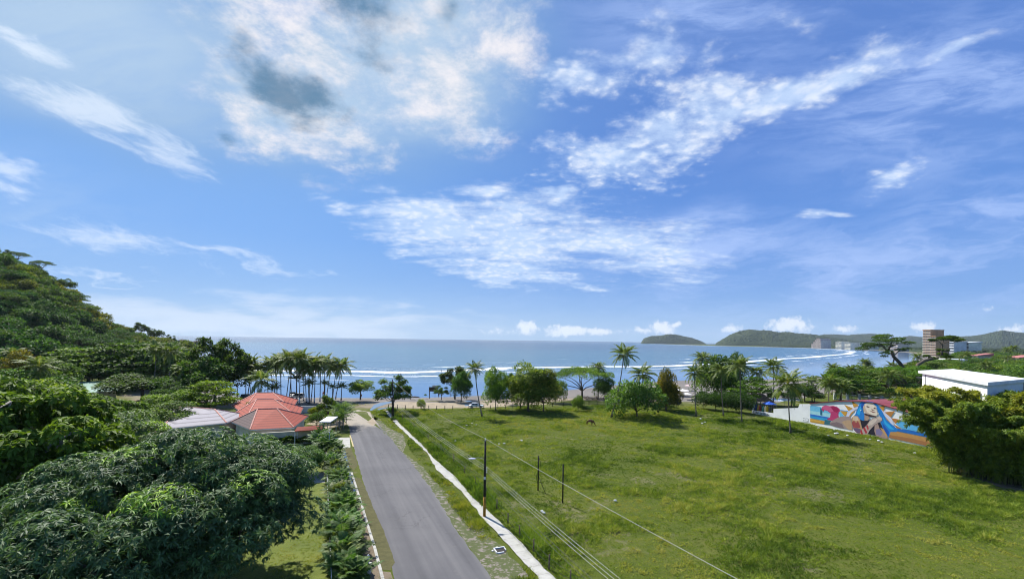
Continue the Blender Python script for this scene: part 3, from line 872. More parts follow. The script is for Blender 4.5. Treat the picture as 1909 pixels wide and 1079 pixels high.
PROTO = {}
def proto_tree(key, Ht, blobs, n, L, W, leaf=None, bark_m=None, base_r=None, seed=1, droop=.3, squash=.75, up=.5, fork=.4, lean=(0, 0), n_main=5, shell=.35, spread=.9, tintvar=.22, rosette=0, sag=0):
    if rosette:
        g = np.random.default_rng(seed)
        B = np.array(blobs, float); p = B[:, 3] ** 2; p /= p.sum()
        k = g.choice(len(B), size=n, p=p)
        d = sphere_dirs(n, g, up)
        C = B[k, :3] + d * np.array([1, 1, squash]) * (B[k, 3] * (1 - shell * g.random(n) ** 1.4))[:, None]
        Q, t = rosettes(C, d + np.array([0, 0, .4]), rosette, L, W, droop, seed)
    else:
        Q, t = crown_leaves(blobs, n, L, W, droop, seed, squash, spread, shell, up, tintvar=tintvar)
    Q[..., 2] = np.maximum(Q[..., 2], 0.05)
    mb = MB()
    limbs(mb, base_r or Ht * 0.022, Ht, [b[:3] for b in blobs], seed, lean, fork, n_main=n_main, sag=sag)
    PROTO[key] = (mb.mesh('trunk', bark_m or m_bark, True), quadmesh('crown', Q, leaf or m_leaf, t), Ht)

def blobs_round(g, Ht, rx, n, r, z0=.45, flat=1.0, hollow=.25):
    out = []
    for i in range(n):
        a = 6.283 * (i * .618 + g.random() * .3); e = g.random()
        rr = rx * (hollow + (1 - hollow) * math.sqrt(g.random())) - r * .4
        zt = z0 + (1 - z0) * (1 - (rr / rx) ** 2 * .75) * (.35 + .6 * e)
        out.append((rr * math.cos(a), rr * math.sin(a), Ht * min(zt, .93) * flat - r * .1, r * (.7 + .6 * g.random())))
    return out

g0 = np.random.default_rng(11)
for i in range(4):
    proto_tree('round%d' % i, 10, blobs_round(g0, 10, 4.6, 17, 1.7, .35), 6500, .42, .26, seed=20 + i, base_r=.22)
for i in range(3):   # full crowns that come low
    proto_tree('full%d' % i, 10, blobs_round(g0, 10, 4.4, 26, 1.9, .10), 8500, .42, .26, seed=80 + i, base_r=.2, fork=.2, tintvar=.28)
for i in range(4):   # hillside trees seen from far: bigger leaf masses, many layers
    proto_tree('wood%d' % i, 12, blobs_round(g0, 12, 6.2, 15, 2.3, .25), 3600, .75, .42, seed=30 + i, base_r=.26, squash=.85, droop=.35, tintvar=.3)
for i in range(3):   # flat layered crowns (sea almond)
    B = []
    for lay, (z, R_) in enumerate(((4.2, 5.2), (5.6, 4.9), (7.0, 4.0), (8.3, 2.8), (9.3, 1.4))):
        for q in range(max(3, int(R_ * 2.4))):
            a = q * 2.4 + lay + g0.random(); r_ = R_ * (.35 + .65 * math.sqrt(g0.random()))
            B.append((r_ * math.cos(a), r_ * math.sin(a), z + g0.normal() * .15, 1.25))
    proto_tree('tier%d' % i, 10, B, 7000, .40, .26, seed=40 + i, squash=.30, droop=.0, base_r=.2, fork=.3, n_main=8, spread=.5, up=.7)
for i in range(2):   # umbrella crowns (rain tree)
    B = []
    for q in range(30):
        a = q * 2.4; r_ = 8.2 * math.sqrt((q + .5) / 30)
        B.append((r_ * math.cos(a), r_ * math.sin(a), 9.0 - (r_ / 8.2) ** 2 * 2.2 + g0.normal() * .35, 1.5 + .5 * g0.random()))
    proto_tree('umbrella%d' % i, 10, B, 8000, .34, .2, seed=50 + i, squash=.38, droop=.0, base_r=.3, fork=.28, n_main=8, spread=.5, up=.6)
for i in range(3):   # bushes with leaves to the ground
    B = [(2.2 * math.cos(q * 2.4) * math.sqrt(q / 16), 2.2 * math.sin(q * 2.4) * math.sqrt(q / 16), 1.7 - (q / 16) * .8 + g0.random() * .6, .95) for q in range(16)]
    proto_tree('bush%d' % i, 3, B, 3800, .24, .13, seed=60 + i, base_r=.07, fork=.15, up=.3)
for i in range(2):   # open crowns, tufts at the ends of bare limbs
    B = blobs_round(g0, 10, 4.6, 34, .95, .3, hollow=.35)
    proto_tree('open%d' % i, 10, B, 6500, .42, .24, seed=70 + i, squash=.6, shell=.95, tintvar=.34, base_r=.2, fork=.25, n_main=8)

def setcol(o, c):
    o.color = (*c, 1)

def place(key, name, loc, Ht, label, cat='tree', group=None, color=(1, 1, 1), sx=1.0, rz=None, bark_parts=True, lean=(0, 0)):
    tr, cr, H0 = PROTO[key]
    s = Ht / H0
    e = thing(name, loc, label, cat, group, random.random() * 6.28 if rz is None else rz)
    e.scale = (s * sx, s * sx, s)
    if lean != (0, 0): e.rotation_euler = (lean[0], lean[1], e.rotation_euler[2])
    t = link('trunk', tr, e)
    c = link('crown', cr, e); setcol(c, color)
    return e
random.seed(5)

# ------------------------------------------------------------------ palms
def palm_crown(nf, L, seed, droop=1.0, leaflet=.75, up=0.9, lw=.055, nl=30, low=-0.55, split=.55):
    """fronds: an arching midrib with hanging leaflets"""
    g = np.random.default_rng(seed)
    Q, T = [], []
    for f in range(nf):
        az = f * 2.399 + g.normal() * .15
        fr = (f + .5) / nf
        el = up * (1 - fr) + low * fr + g.normal() * .08       # youngest stand upright, oldest hang
        Lf = L * (.82 + .25 * g.random()) * (0.75 + .25 * min(1, fr * 3))
        m = 14
        p = np.zeros((m + 1, 3)); e_ = el
        curl = droop * (1.15 + .5 * g.random())
        hd = np.array([math.cos(az), math.sin(az), 0])
        side = np.array([-math.sin(az), math.cos(az), 0])
        tw = g.normal() * .25
        for i in range(m):
            ee = e_ - curl * (i / m) ** 1.4
            ee = max(ee, -1.45)
            p[i + 1] = p[i] + (hd * math.cos(ee) + side * tw * i / m * .3 + np.array([0, 0, math.sin(ee)])) * Lf / m
        tint = 0.40 + (0.35 if fr > .86 else 0) * g.random() + g.normal() * .07 + (1 - fr) * .12
        w = np.linspace(.05, .012, m + 1) * L / 4.5
        for i in range(m):      # midrib
            Q.append(np.array([p[i] + side * w[i], p[i + 1] + side * w[i + 1], p[i + 1] - side * w[i + 1], p[i] - side * w[i]])); T.append(min(1, tint + .3))
        s = np.linspace(.14, .995, nl)
        pts = np.array([[np.interp(x * m, range(m + 1), p[:, c]) for c in range(3)] for x in s])
        tan = unit(np.gradient(pts, axis=0))
        up_ = unit(np.cross(np.broadcast_to(side, tan.shape), tan)) * -1
        ll = leaflet * L / 4.5 * np.sin(np.clip(.25 + s * .85, 0, 1) * math.pi) ** .6 * (1 - .45 * s ** 3)
        for sg in (-1, 1):
            hang = split * (.6 + .5 * g.random((nl, 1)))
            A = unit(side * sg + tan * .55 - np.array([0, 0, 1.0]) * hang + g.normal(size=(nl, 3)) * .12)
            W_ = lw * L / 4.5 * 1.6
            c0 = pts
            Wd = unit(tan + A * .1) * W_ * .5
            tip = c0 + A * ll[:, None] + np.array([0, 0, -.12]) * ll[:, None]
            mid = c0 + A * (ll * .5)[:, None] + np.array([0, 0, .03]) * ll[:, None]
            Q.append(np.stack([c0, mid + Wd * 1.3, tip, mid - Wd * 1.3], 1).reshape(-1, 4, 3))
            T += list(np.clip(tint + g.normal(size=nl) * .05, 0, 1))
    Qs = np.concatenate([q.reshape(-1, 4, 3) for q in Q])
    return Qs, np.clip(np.array(T), 0, 1)

PALM = [quadmesh('crown', *(lambda q, t: (q, m_palm, t))(*palm_crown(23, 5.7, 100 + i, droop=.85 + .10 * i, up=1.3, low=-.6, lw=.075, nl=38, leaflet=.80, split=.45))) for i in range(4)]
PALM_YOUNG = [quadmesh('crown', *(lambda q, t: (q, m_palm, t))(*palm_crown(16, 4.8, 120 + i, droop=.95, up=1.35, low=.1, lw=.085, leaflet=.8))) for i in range(2)]
m_nut = plain('coconut', (.22, .24, .05), .6, var=.3)
nb = MB()
for q in range(9):
    a = q * .7
    nb.ball((.28 * math.cos(a), .28 * math.sin(a), -.35 - .12 * (q % 3)), .13, 7, sq=(1, 1, 1.2))
NUTS = nb.mesh('coconuts', m_nut, True)

def palm(base, top, label, scale=1.0, v=0, group=None, r=.15, white=False, young=False, nuts=True, color=(1, 1, 1), bend=0.25, cat='palm tree', rz=None):
    """coconut palm from base point to crown heart"""
    bx, by = base[0], base[1]; bz = base[2] if len(base) > 2 else 0
    e = thing('palm_tree', (bx, by, bz), label, cat, group)
    d = np.array(top) - np.array([bx, by, bz])
    mb = MB()
    ts = np.linspace(0, 1, 12)
    # trunk leaves the ground at its lean and straightens as it climbs
    pts = [(d[0] * (t + bend * math.sin(t * math.pi) * .6), d[1] * (t + bend * math.sin(t * math.pi) * .6), d[2] * t - (0.3 if t == 0 else 0)) for t in ts]
    rad = [r * (1.9 if t == 0 else 1.25 if t < .1 else 1.0 - .3 * t) for t in ts]
    mb.tube(pts, rad, 8)
    mb.build('trunk', m_palmbark, e, True)
    if white:
        wb = MB()
        p1 = np.array(pts[0]) + (0, 0, .25); p2 = np.array([np.interp(1.5, [q[2] for q in pts], [q[c] for q in pts]) for c in range(3)])
        wb.tube([p1, (p1 + p2) / 2, p2], [r * 1.95, r * 1.5, r * 1.3], 8)
        wb.build('whitewash', m_lime, e, True)
    me = (PALM_YOUNG if young else PALM)[v % (2 if young else 4)]
    c = link('crown', me, e)
    c.location = d; c.scale = (scale,) * 3
    c.rotation_euler = (random.uniform(-.12, .12), random.uniform(-.12, .12), random.random() * 6.28 if rz is None else rz)
    setcol(c, color)
    if nuts and not young:
        k = link('coconuts', NUTS, e); k.location = d; k.scale = (scale * 1.2,) * 3
    return e

def palm_px(bpx, bpy, tpx, tpy, label, dY=0, **kw):
    """base traced on the ground, crown heart at a column and row, dY metres behind the base"""
    b = P(bpx, bpy)
    t = at(tpx, tpy, b[1] + dY)
    return palm(b, t, label, **kw)

# ================================================================== buildings
def tile_fn(c1, c2, row, dirt=.25):
    def fn(n):
        v = posvec(n)
        s = n.node('ShaderNodeSeparateXYZ'); n.put(s.inputs[0], v)
        fr = n.m('FRACT', n.m('DIVIDE', s.outputs[2], row))
        ln = n.mapr(fr, 0.0, 0.42, 1.0, 0.0)
        rib = n.m('FRACT', n.m('MULTIPLY', n.m('ADD', s.outputs[0], n.m('MULTIPLY', s.outputs[1], .35)), 3.2))
        a = n.noise(v, 0.5, 6, 0.7); b = n.noise(v, 5, 4, 0.7)
        c = n.mix(n.m('ADD', n.m('MULTIPLY', a, .6), n.m('MULTIPLY', b, .4)), c1, c2)
        c = n.mix(n.m('MULTIPLY', ln, 0.8), c, n.mix(1.0, c, (.35, .33, .33), 'MULTIPLY'))
        c = n.mix(n.m('MULTIPLY', n.mapr(rib, 0, .25, 1, 0), .25), c, n.mix(1.0, c, (.5, .5, .5), 'MULTIPLY'))
        c = n.mix(n.m('MULTIPLY', n.mapr(a, .55, .75), dirt), c, (.12, .09, .08))
        return principled(n, c, 0.8, 0.3, 0, bump(n, fr, 0.04, 0.6))
    return fn
m_redtile = material('red_tile', tile_fn((.24, .042, .026), (.36, .072, .042), .30))
m_ridge = plain('ridge_tile', (.58, .30, .24), .8, var=.2)
m_greytile = material('grey_tile', tile_fn((.20, .19, .21), (.36, .34, .37), .30))
m_white = plain('white_paint', (.60, .61, .63), .75, var=.05, scale=.6)
m_whitewall = plain('white_render', (.85, .855, .86), .85, var=.04, scale=.35)
m_cream = plain('cream_wall', (.62, .58, .50), .9, var=.12, scale=.5)
m_beige = plain('beige_wall', (.50, .46, .37), .9, var=.1, scale=.7)
m_dark = plain('dark_glass', (.03, .035, .04), .2, spec=.6, var=.2)
m_metal = plain('grey_metal', (.30, .31, .32), .5, metal=.4, var=.15)
m_black = plain('black_paint', (.018, .016, .015), .7, var=.3)
m_wood = plain('weathered_wood', (.15, .115, .085), .9, var=.3, scale=8)
m_redroof = plain('red_sheet', (.20, .035, .04), .55, var=.12, scale=.5)
m_greenroof = plain('green_sheet', (.10, .24, .19), .5, var=.2, scale=.6)

def hip_roof(parent, E, Rg, wall_m, roof_m, name='roof', z0=0.0, t=0.18, ridges=True):
    """E: four eave corners fl, fr, br, bl (3-D); Rg: two ridge ends"""
    fl, fr, br, bl = [np.array(p) for p in E]
    r1, r2 = [np.array(p) for p in Rg]
    mb = MB()
    V = [fl, fr, br, bl, r1, r2]
    dn = np.array([0, 0, -t])
    mb.add(V, [(0, 1, 5, 4), (1, 2, 5), (2, 3, 4, 5), (3, 0, 4)])
    ro = mb.build(name, roof_m, parent)
    fb = MB()
    fb.add([fl + dn, fr + dn, br + dn, bl + dn, fl - (0, 0, .01), fr - (0, 0, .01), br - (0, 0, .01), bl - (0, 0, .01)], [(0, 1, 5, 4), (1, 2, 6, 5), (2, 3, 7, 6), (3, 0, 4, 7), (3, 2, 1, 0)])
    fb.build('fascia', m_white, ro)
    if ridges:
        rb = MB()
        for a, b in ((r1, r2), (r1, fl), (r2, fr), (r2, br), (r1, bl)):
            rb.tube([a + (0, 0, .05), (a + b) / 2 + (0, 0, .05), b + (0, 0, .05)], .13, 5)
        rb.build('ridge_tiles', m_ridge, ro)
    c = (fl + fr + br + bl) / 4
    wb = MB()
    poly = [tuple((c + (p - c) * .88)[:2]) for p in (fl, fr, br, bl)]
    wb.prism(poly, z0, fl[2] - t - .01)
    wb.build('wall', wall_m, parent)
    return poly, c

def window_on(parent, a, b, s0, s1, z0, z1, name='window', off=.05):
    """dark pane in a pale frame on the wall a->b (2-D points), s in metres"""
    a = np.array(a[:2]); b = np.array(b[:2]); L = np.linalg.norm(b - a); d = (b - a) / L; nrm = np.array([d[1], -d[0]])
    def q(s, o, z): p = a + d * s + nrm * o; return (p[0], p[1], z)
    fb = MB()
    fb.add([q(s0, off, z0), q(s1, off, z0), q(s1, off, z1), q(s0, off, z1), q(s0, -.02, z0), q(s1, -.02, z0), q(s1, -.02, z1), q(s0, -.02, z1)], [(0, 1, 2, 3), (0, 4, 5, 1), (1, 5, 6, 2), (2, 6, 7, 3), (3, 7, 4, 0)])
    w = fb.build(name, m_white, parent)
    g_ = .08
    pb = MB(); pb.add([q(s0 + g_, off + .01, z0 + g_), q(s1 - g_, off + .01, z0 + g_), q(s1 - g_, off + .01, z1 - g_), q(s0 + g_, off + .01, z1 - g_)], [(0, 1, 2, 3)])
    pb.build('pane', m_dark, w)
    return w

# red-tiled house of three hipped pavilions
hs = thing('tiled_house', (0, 0, 0), 'house of three stepped hipped roofs in red tile beside the road', 'house')
E3 = 3.0
fl, fr_, br_, bl = P(466, 800.7, E3), P(547.4, 796.3, E3), P(575, 775, E3), P(431, 786, E3)
poly, _ = hip_roof(hs, [fl, fr_, br_, bl], [at(480, 762.5, 92), at(516, 761.5, 92)], m_cream, m_redtile)
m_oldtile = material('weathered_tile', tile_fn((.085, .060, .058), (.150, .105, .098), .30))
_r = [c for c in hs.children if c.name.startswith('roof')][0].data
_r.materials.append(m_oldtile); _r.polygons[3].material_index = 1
window_on(hs, poly[0], poly[1], .4, 2.6, .9, 2.2); window_on(hs, poly[0], poly[1], 3.3, 5.2, .9, 2.2)
window_on(hs, poly[1], poly[2], 2, 4, .9, 2.2)
hip_roof(hs, [P(455, 786, E3), P(556, 779, E3), P(565.7, 759.6, E3), P(436, 771, E3)], [at(478, 744.6, 107), at(512, 744.6, 107)], m_cream, m_redtile)
hip_roof(hs, [P(450, 768, E3), P(545, 763, E3), P(555.5, 745, E3), P(431.5, 756, E3)], [at(478, 732, 121), at(508.5, 731.7, 121)], m_cream, m_redtile)

h2 = thing('tiled_house', (0, 0, 0), 'low house with pale grey hipped tile roof behind the mango tree', 'house')
hip_roof(h2, [P(300, 800, E3), P(422.4, 788, E3), P(458, 772.4, E3), P(286, 772, E3)], [at(336.7, 757.6, 103), at(400, 762.5, 98)], m_cream, m_greytile)
h3 = thing('small_house', (0, 0, 0), 'small red tiled roof glimpsed between trees left of the pale roof', 'house')
hip_roof(h3, [P(252, 772, 2.8), P(290, 770, 2.8), P(292, 762, 2.8), P(255, 763, 2.8)], [at(262, 757.5, 112), at(282, 757.5, 112)], m_cream, m_redtile, ridges=False)
gh = thing('green_roofed_house', (0, 0, 0), 'building with a pale green metal roof among the trees below the hill', 'house')
hip_roof(gh, [P(120, 736, 3.2), P(222, 727, 3.2), P(212, 713, 3.2), P(140, 717, 3.2)], [at(150, 711, 160), at(204, 709, 160)], m_cream, m_greenroof, ridges=False)

# boundary wall and tiled lean-to by the gate
bw = MB(); a = P(470, 808, 2.5); b = P(602, 800.5, 2.5)
bw.prism([(a[0], a[1]), (b[0], b[1]), (b[0] - .1, b[1] + .35), (a[0] - .1, a[1] + .35)], -.1, 2.5)
bwo = bw.build('boundary_wall', m_beige); tag(bwo, 'long beige rendered wall in front of the red tiled house', 'wall')
cp = thing('lean_to', (0, 0, 0), 'narrow red tiled canopy over the beige wall beside the gate', 'canopy')
cb = MB(); q = [P(549, 803.5, 2.75), P(603, 799.5, 2.75), P(601, 792.5, 3.3), P(554, 795.5, 3.3)]
cb.add(q + [(x, y, z - .12) for x, y, z in q], [(0, 1, 2, 3), (7, 6, 5, 4), (0, 4, 5, 1), (1, 5, 6, 2), (2, 6, 7, 3), (3, 7, 4, 0)])
cb.build('roof', m_redtile, cp)
for (x, y, z) in (q[0], q[1], q[2], q[3]):
    pb_ = MB(); pb_.tube([(x * .999, y + .1, 0), (x * .999, y + .1, z - .1)], .07, 6); pb_.build('post', m_white, cp)
# grey rear wall with a tiled coping to the right of the roofs
rw = MB(); a = P(552, 757, 1.8); b = P(600, 757.5, 1.8)
rw.prism([(a[0], a[1]), (b[0], b[1]), (b[0], b[1] + .3), (a[0], a[1] + .3)], 0, 1.8); rwo = rw.build('garden_wall', m_white)
tag(rwo, 'low pale garden wall with red coping behind the tiled house', 'wall')
# gate canopy: tilted white slab on four posts
gc = thing('gate_canopy', P(612, 812), 'white slab roof on thin posts over the driveway gate', 'canopy')
gx, gy, _ = P(612, 812)
for i, (dx, dy) in enumerate(((-1.0, -1.6), (1.0, -1.6), (-1.0, 1.9), (1.0, 1.9))):
    pp = MB(); pp.tube([(dx * .9, dy * .9, 0), (dx * .9, dy * .9, 3.2 + dy * .08)], .08, 8); pp.build('post', m_metal, gc)
sl = MB(); sl.add([(-1.1, -1.9, 3.02), (1.1, -1.9, 3.02), (1.1, 2.2, 3.4), (-1.1, 2.2, 3.4), (-1.1, -1.9, 3.2), (1.1, -1.9, 3.2), (1.1, 2.2, 3.58), (-1.1, 2.2, 3.58)],
                [(3, 2, 1, 0), (4, 5, 6, 7), (0, 1, 5, 4), (1, 2, 6, 5), (2, 3, 7, 6), (3, 0, 4, 7)])
sl.build('roof', m_white, gc)

# ------------------------------------------------------------------ the mural wall
W0 = np.array(P(1403, 770)[:2]); W1 = np.array(P(1740, 835)[:2])
wd = (W1 - W0) / np.linalg.norm(W1 - W0); wn = np.array([wd[1], -wd[0]])      # towards the lot?
if np.dot(wn, -W0) < 0: wn = -wn
def onwall(px, py, off=0.0):
    """pixel ray against the upright wall plane"""
    u, w = px - CX, py - CY
    dx, dz = (u * cR + w * sR) / F, -(w * cR - u * sR) / F
    o = W0 + wn * off
    # (dx*t - o.x, t - o.y) . wn = 0
    t = np.dot(o, wn) / (dx * wn[0] + 1 * wn[1])
    return (dx * t, t, H + dz * t)
def slab_on_wall(mb, pts, thick, mat=0, off=0.0, zmin=None):
    Vf = [np.array(onwall(*p)) for p in pts]
    if zmin is not None: Vf = [np.array([v[0], v[1], zmin if v[2] < zmin + .6 else v[2]]) for v in Vf]
    Vf = [v + np.array([wn[0], wn[1], 0]) * off for v in Vf]
    Vb = [v - np.array([wn[0], wn[1], 0]) * thick for v in Vf]
    n_ = len(pts)
    mb.add(Vf + Vb, [tuple(range(n_)), tuple(range(2 * n_ - 1, n_ - 1, -1))] + [(i, n_ + i, n_ + (i + 1) % n_, (i + 1) % n_) for i in range(n_)], mat)
fw = thing('boundary_wall', (0, 0, 0), 'low white wall stepping up from the surf school to the mural', 'wall')
m1 = MB(); slab_on_wall(m1, [(1401.5, 764.3), (1441.8, 770), (1441.8, 761.5), (1488, 759.8), (1490.5, 752.8), (1509.6, 752.8), (1509.6, 790), (1442, 779), (1401.5, 772)], .22, zmin=-.1)
m1.build('wall', m_whitewall, fw)
mh = thing('mural_house', (0, 0, 0), 'white gabled building with red roof and a blue-haired woman painted on it', 'building')
TOP = [(1509.8, 752.5), (1560, 748.3), (1607, 748.6), (1633, 751.8), (1650, 756.8), (1717, 776), (1775, 793)]
m2 = MB(); slab_on_wall(m2, TOP + [(1790, 852), (1740, 838), (1640, 817), (1560, 799), (1509.8, 790)], .25, zmin=-.1)
m2.build('wall', m_whitewall, mh)
# red roof following the gable, running back from it
rf = MB()
n_ = len(TOP)
fr = [np.array(onwall(*p)) + np.array([wn[0], wn[1], 0]) * .18 + np.array([0, 0, .03]) for p in TOP]
bk = [v - np.array([wn[0], wn[1], 0]) * 15 for v in fr]
upv = np.array([0, 0, .16])
V = fr + bk + [v + upv for v in fr] + [v + upv for v in bk]
Fc = []
for i in range(n_ - 1):
    Fc += [(2 * n_ + i, 2 * n_ + i + 1, 3 * n_ + i + 1, 3 * n_ + i), (i, n_ + i, n_ + i + 1, i + 1), (i, i + 1, 2 * n_ + i + 1, 2 * n_ + i), (n_ + i, 3 * n_ + i, 3 * n_ + i + 1, n_ + i + 1)]
Fc += [(0, 2 * n_, 3 * n_, n_), (n_ - 1, 2 * n_ - 1, 4 * n_ - 1, 3 * n_ - 1)]
rf.add(V, Fc); rf.build('roof', m_redroof, mh)
f0 = [np.array(onwall(*p)) for p in TOP]
for (A_, B_) in ((f0[0], f0[0] - np.array([wn[0], wn[1], 0]) * 14.5), (f0[-1], f0[-1] - np.array([wn[0], wn[1], 0]) * 14.5)):
    dd = wd * .25 * (1 if A_ is f0[0] else -1)
    bb = MB(); bb.prism([(A_[0] - wn[0] * .26, A_[1] - wn[1] * .26), (A_[0] - wn[0] * .26 + dd[0], A_[1] - wn[1] * .26 + dd[1]), (B_[0] + dd[0], B_[1] + dd[1]), (B_[0], B_[1])], -.1, A_[2] - .1); bb.build('side_wall', m_whitewall, mh)

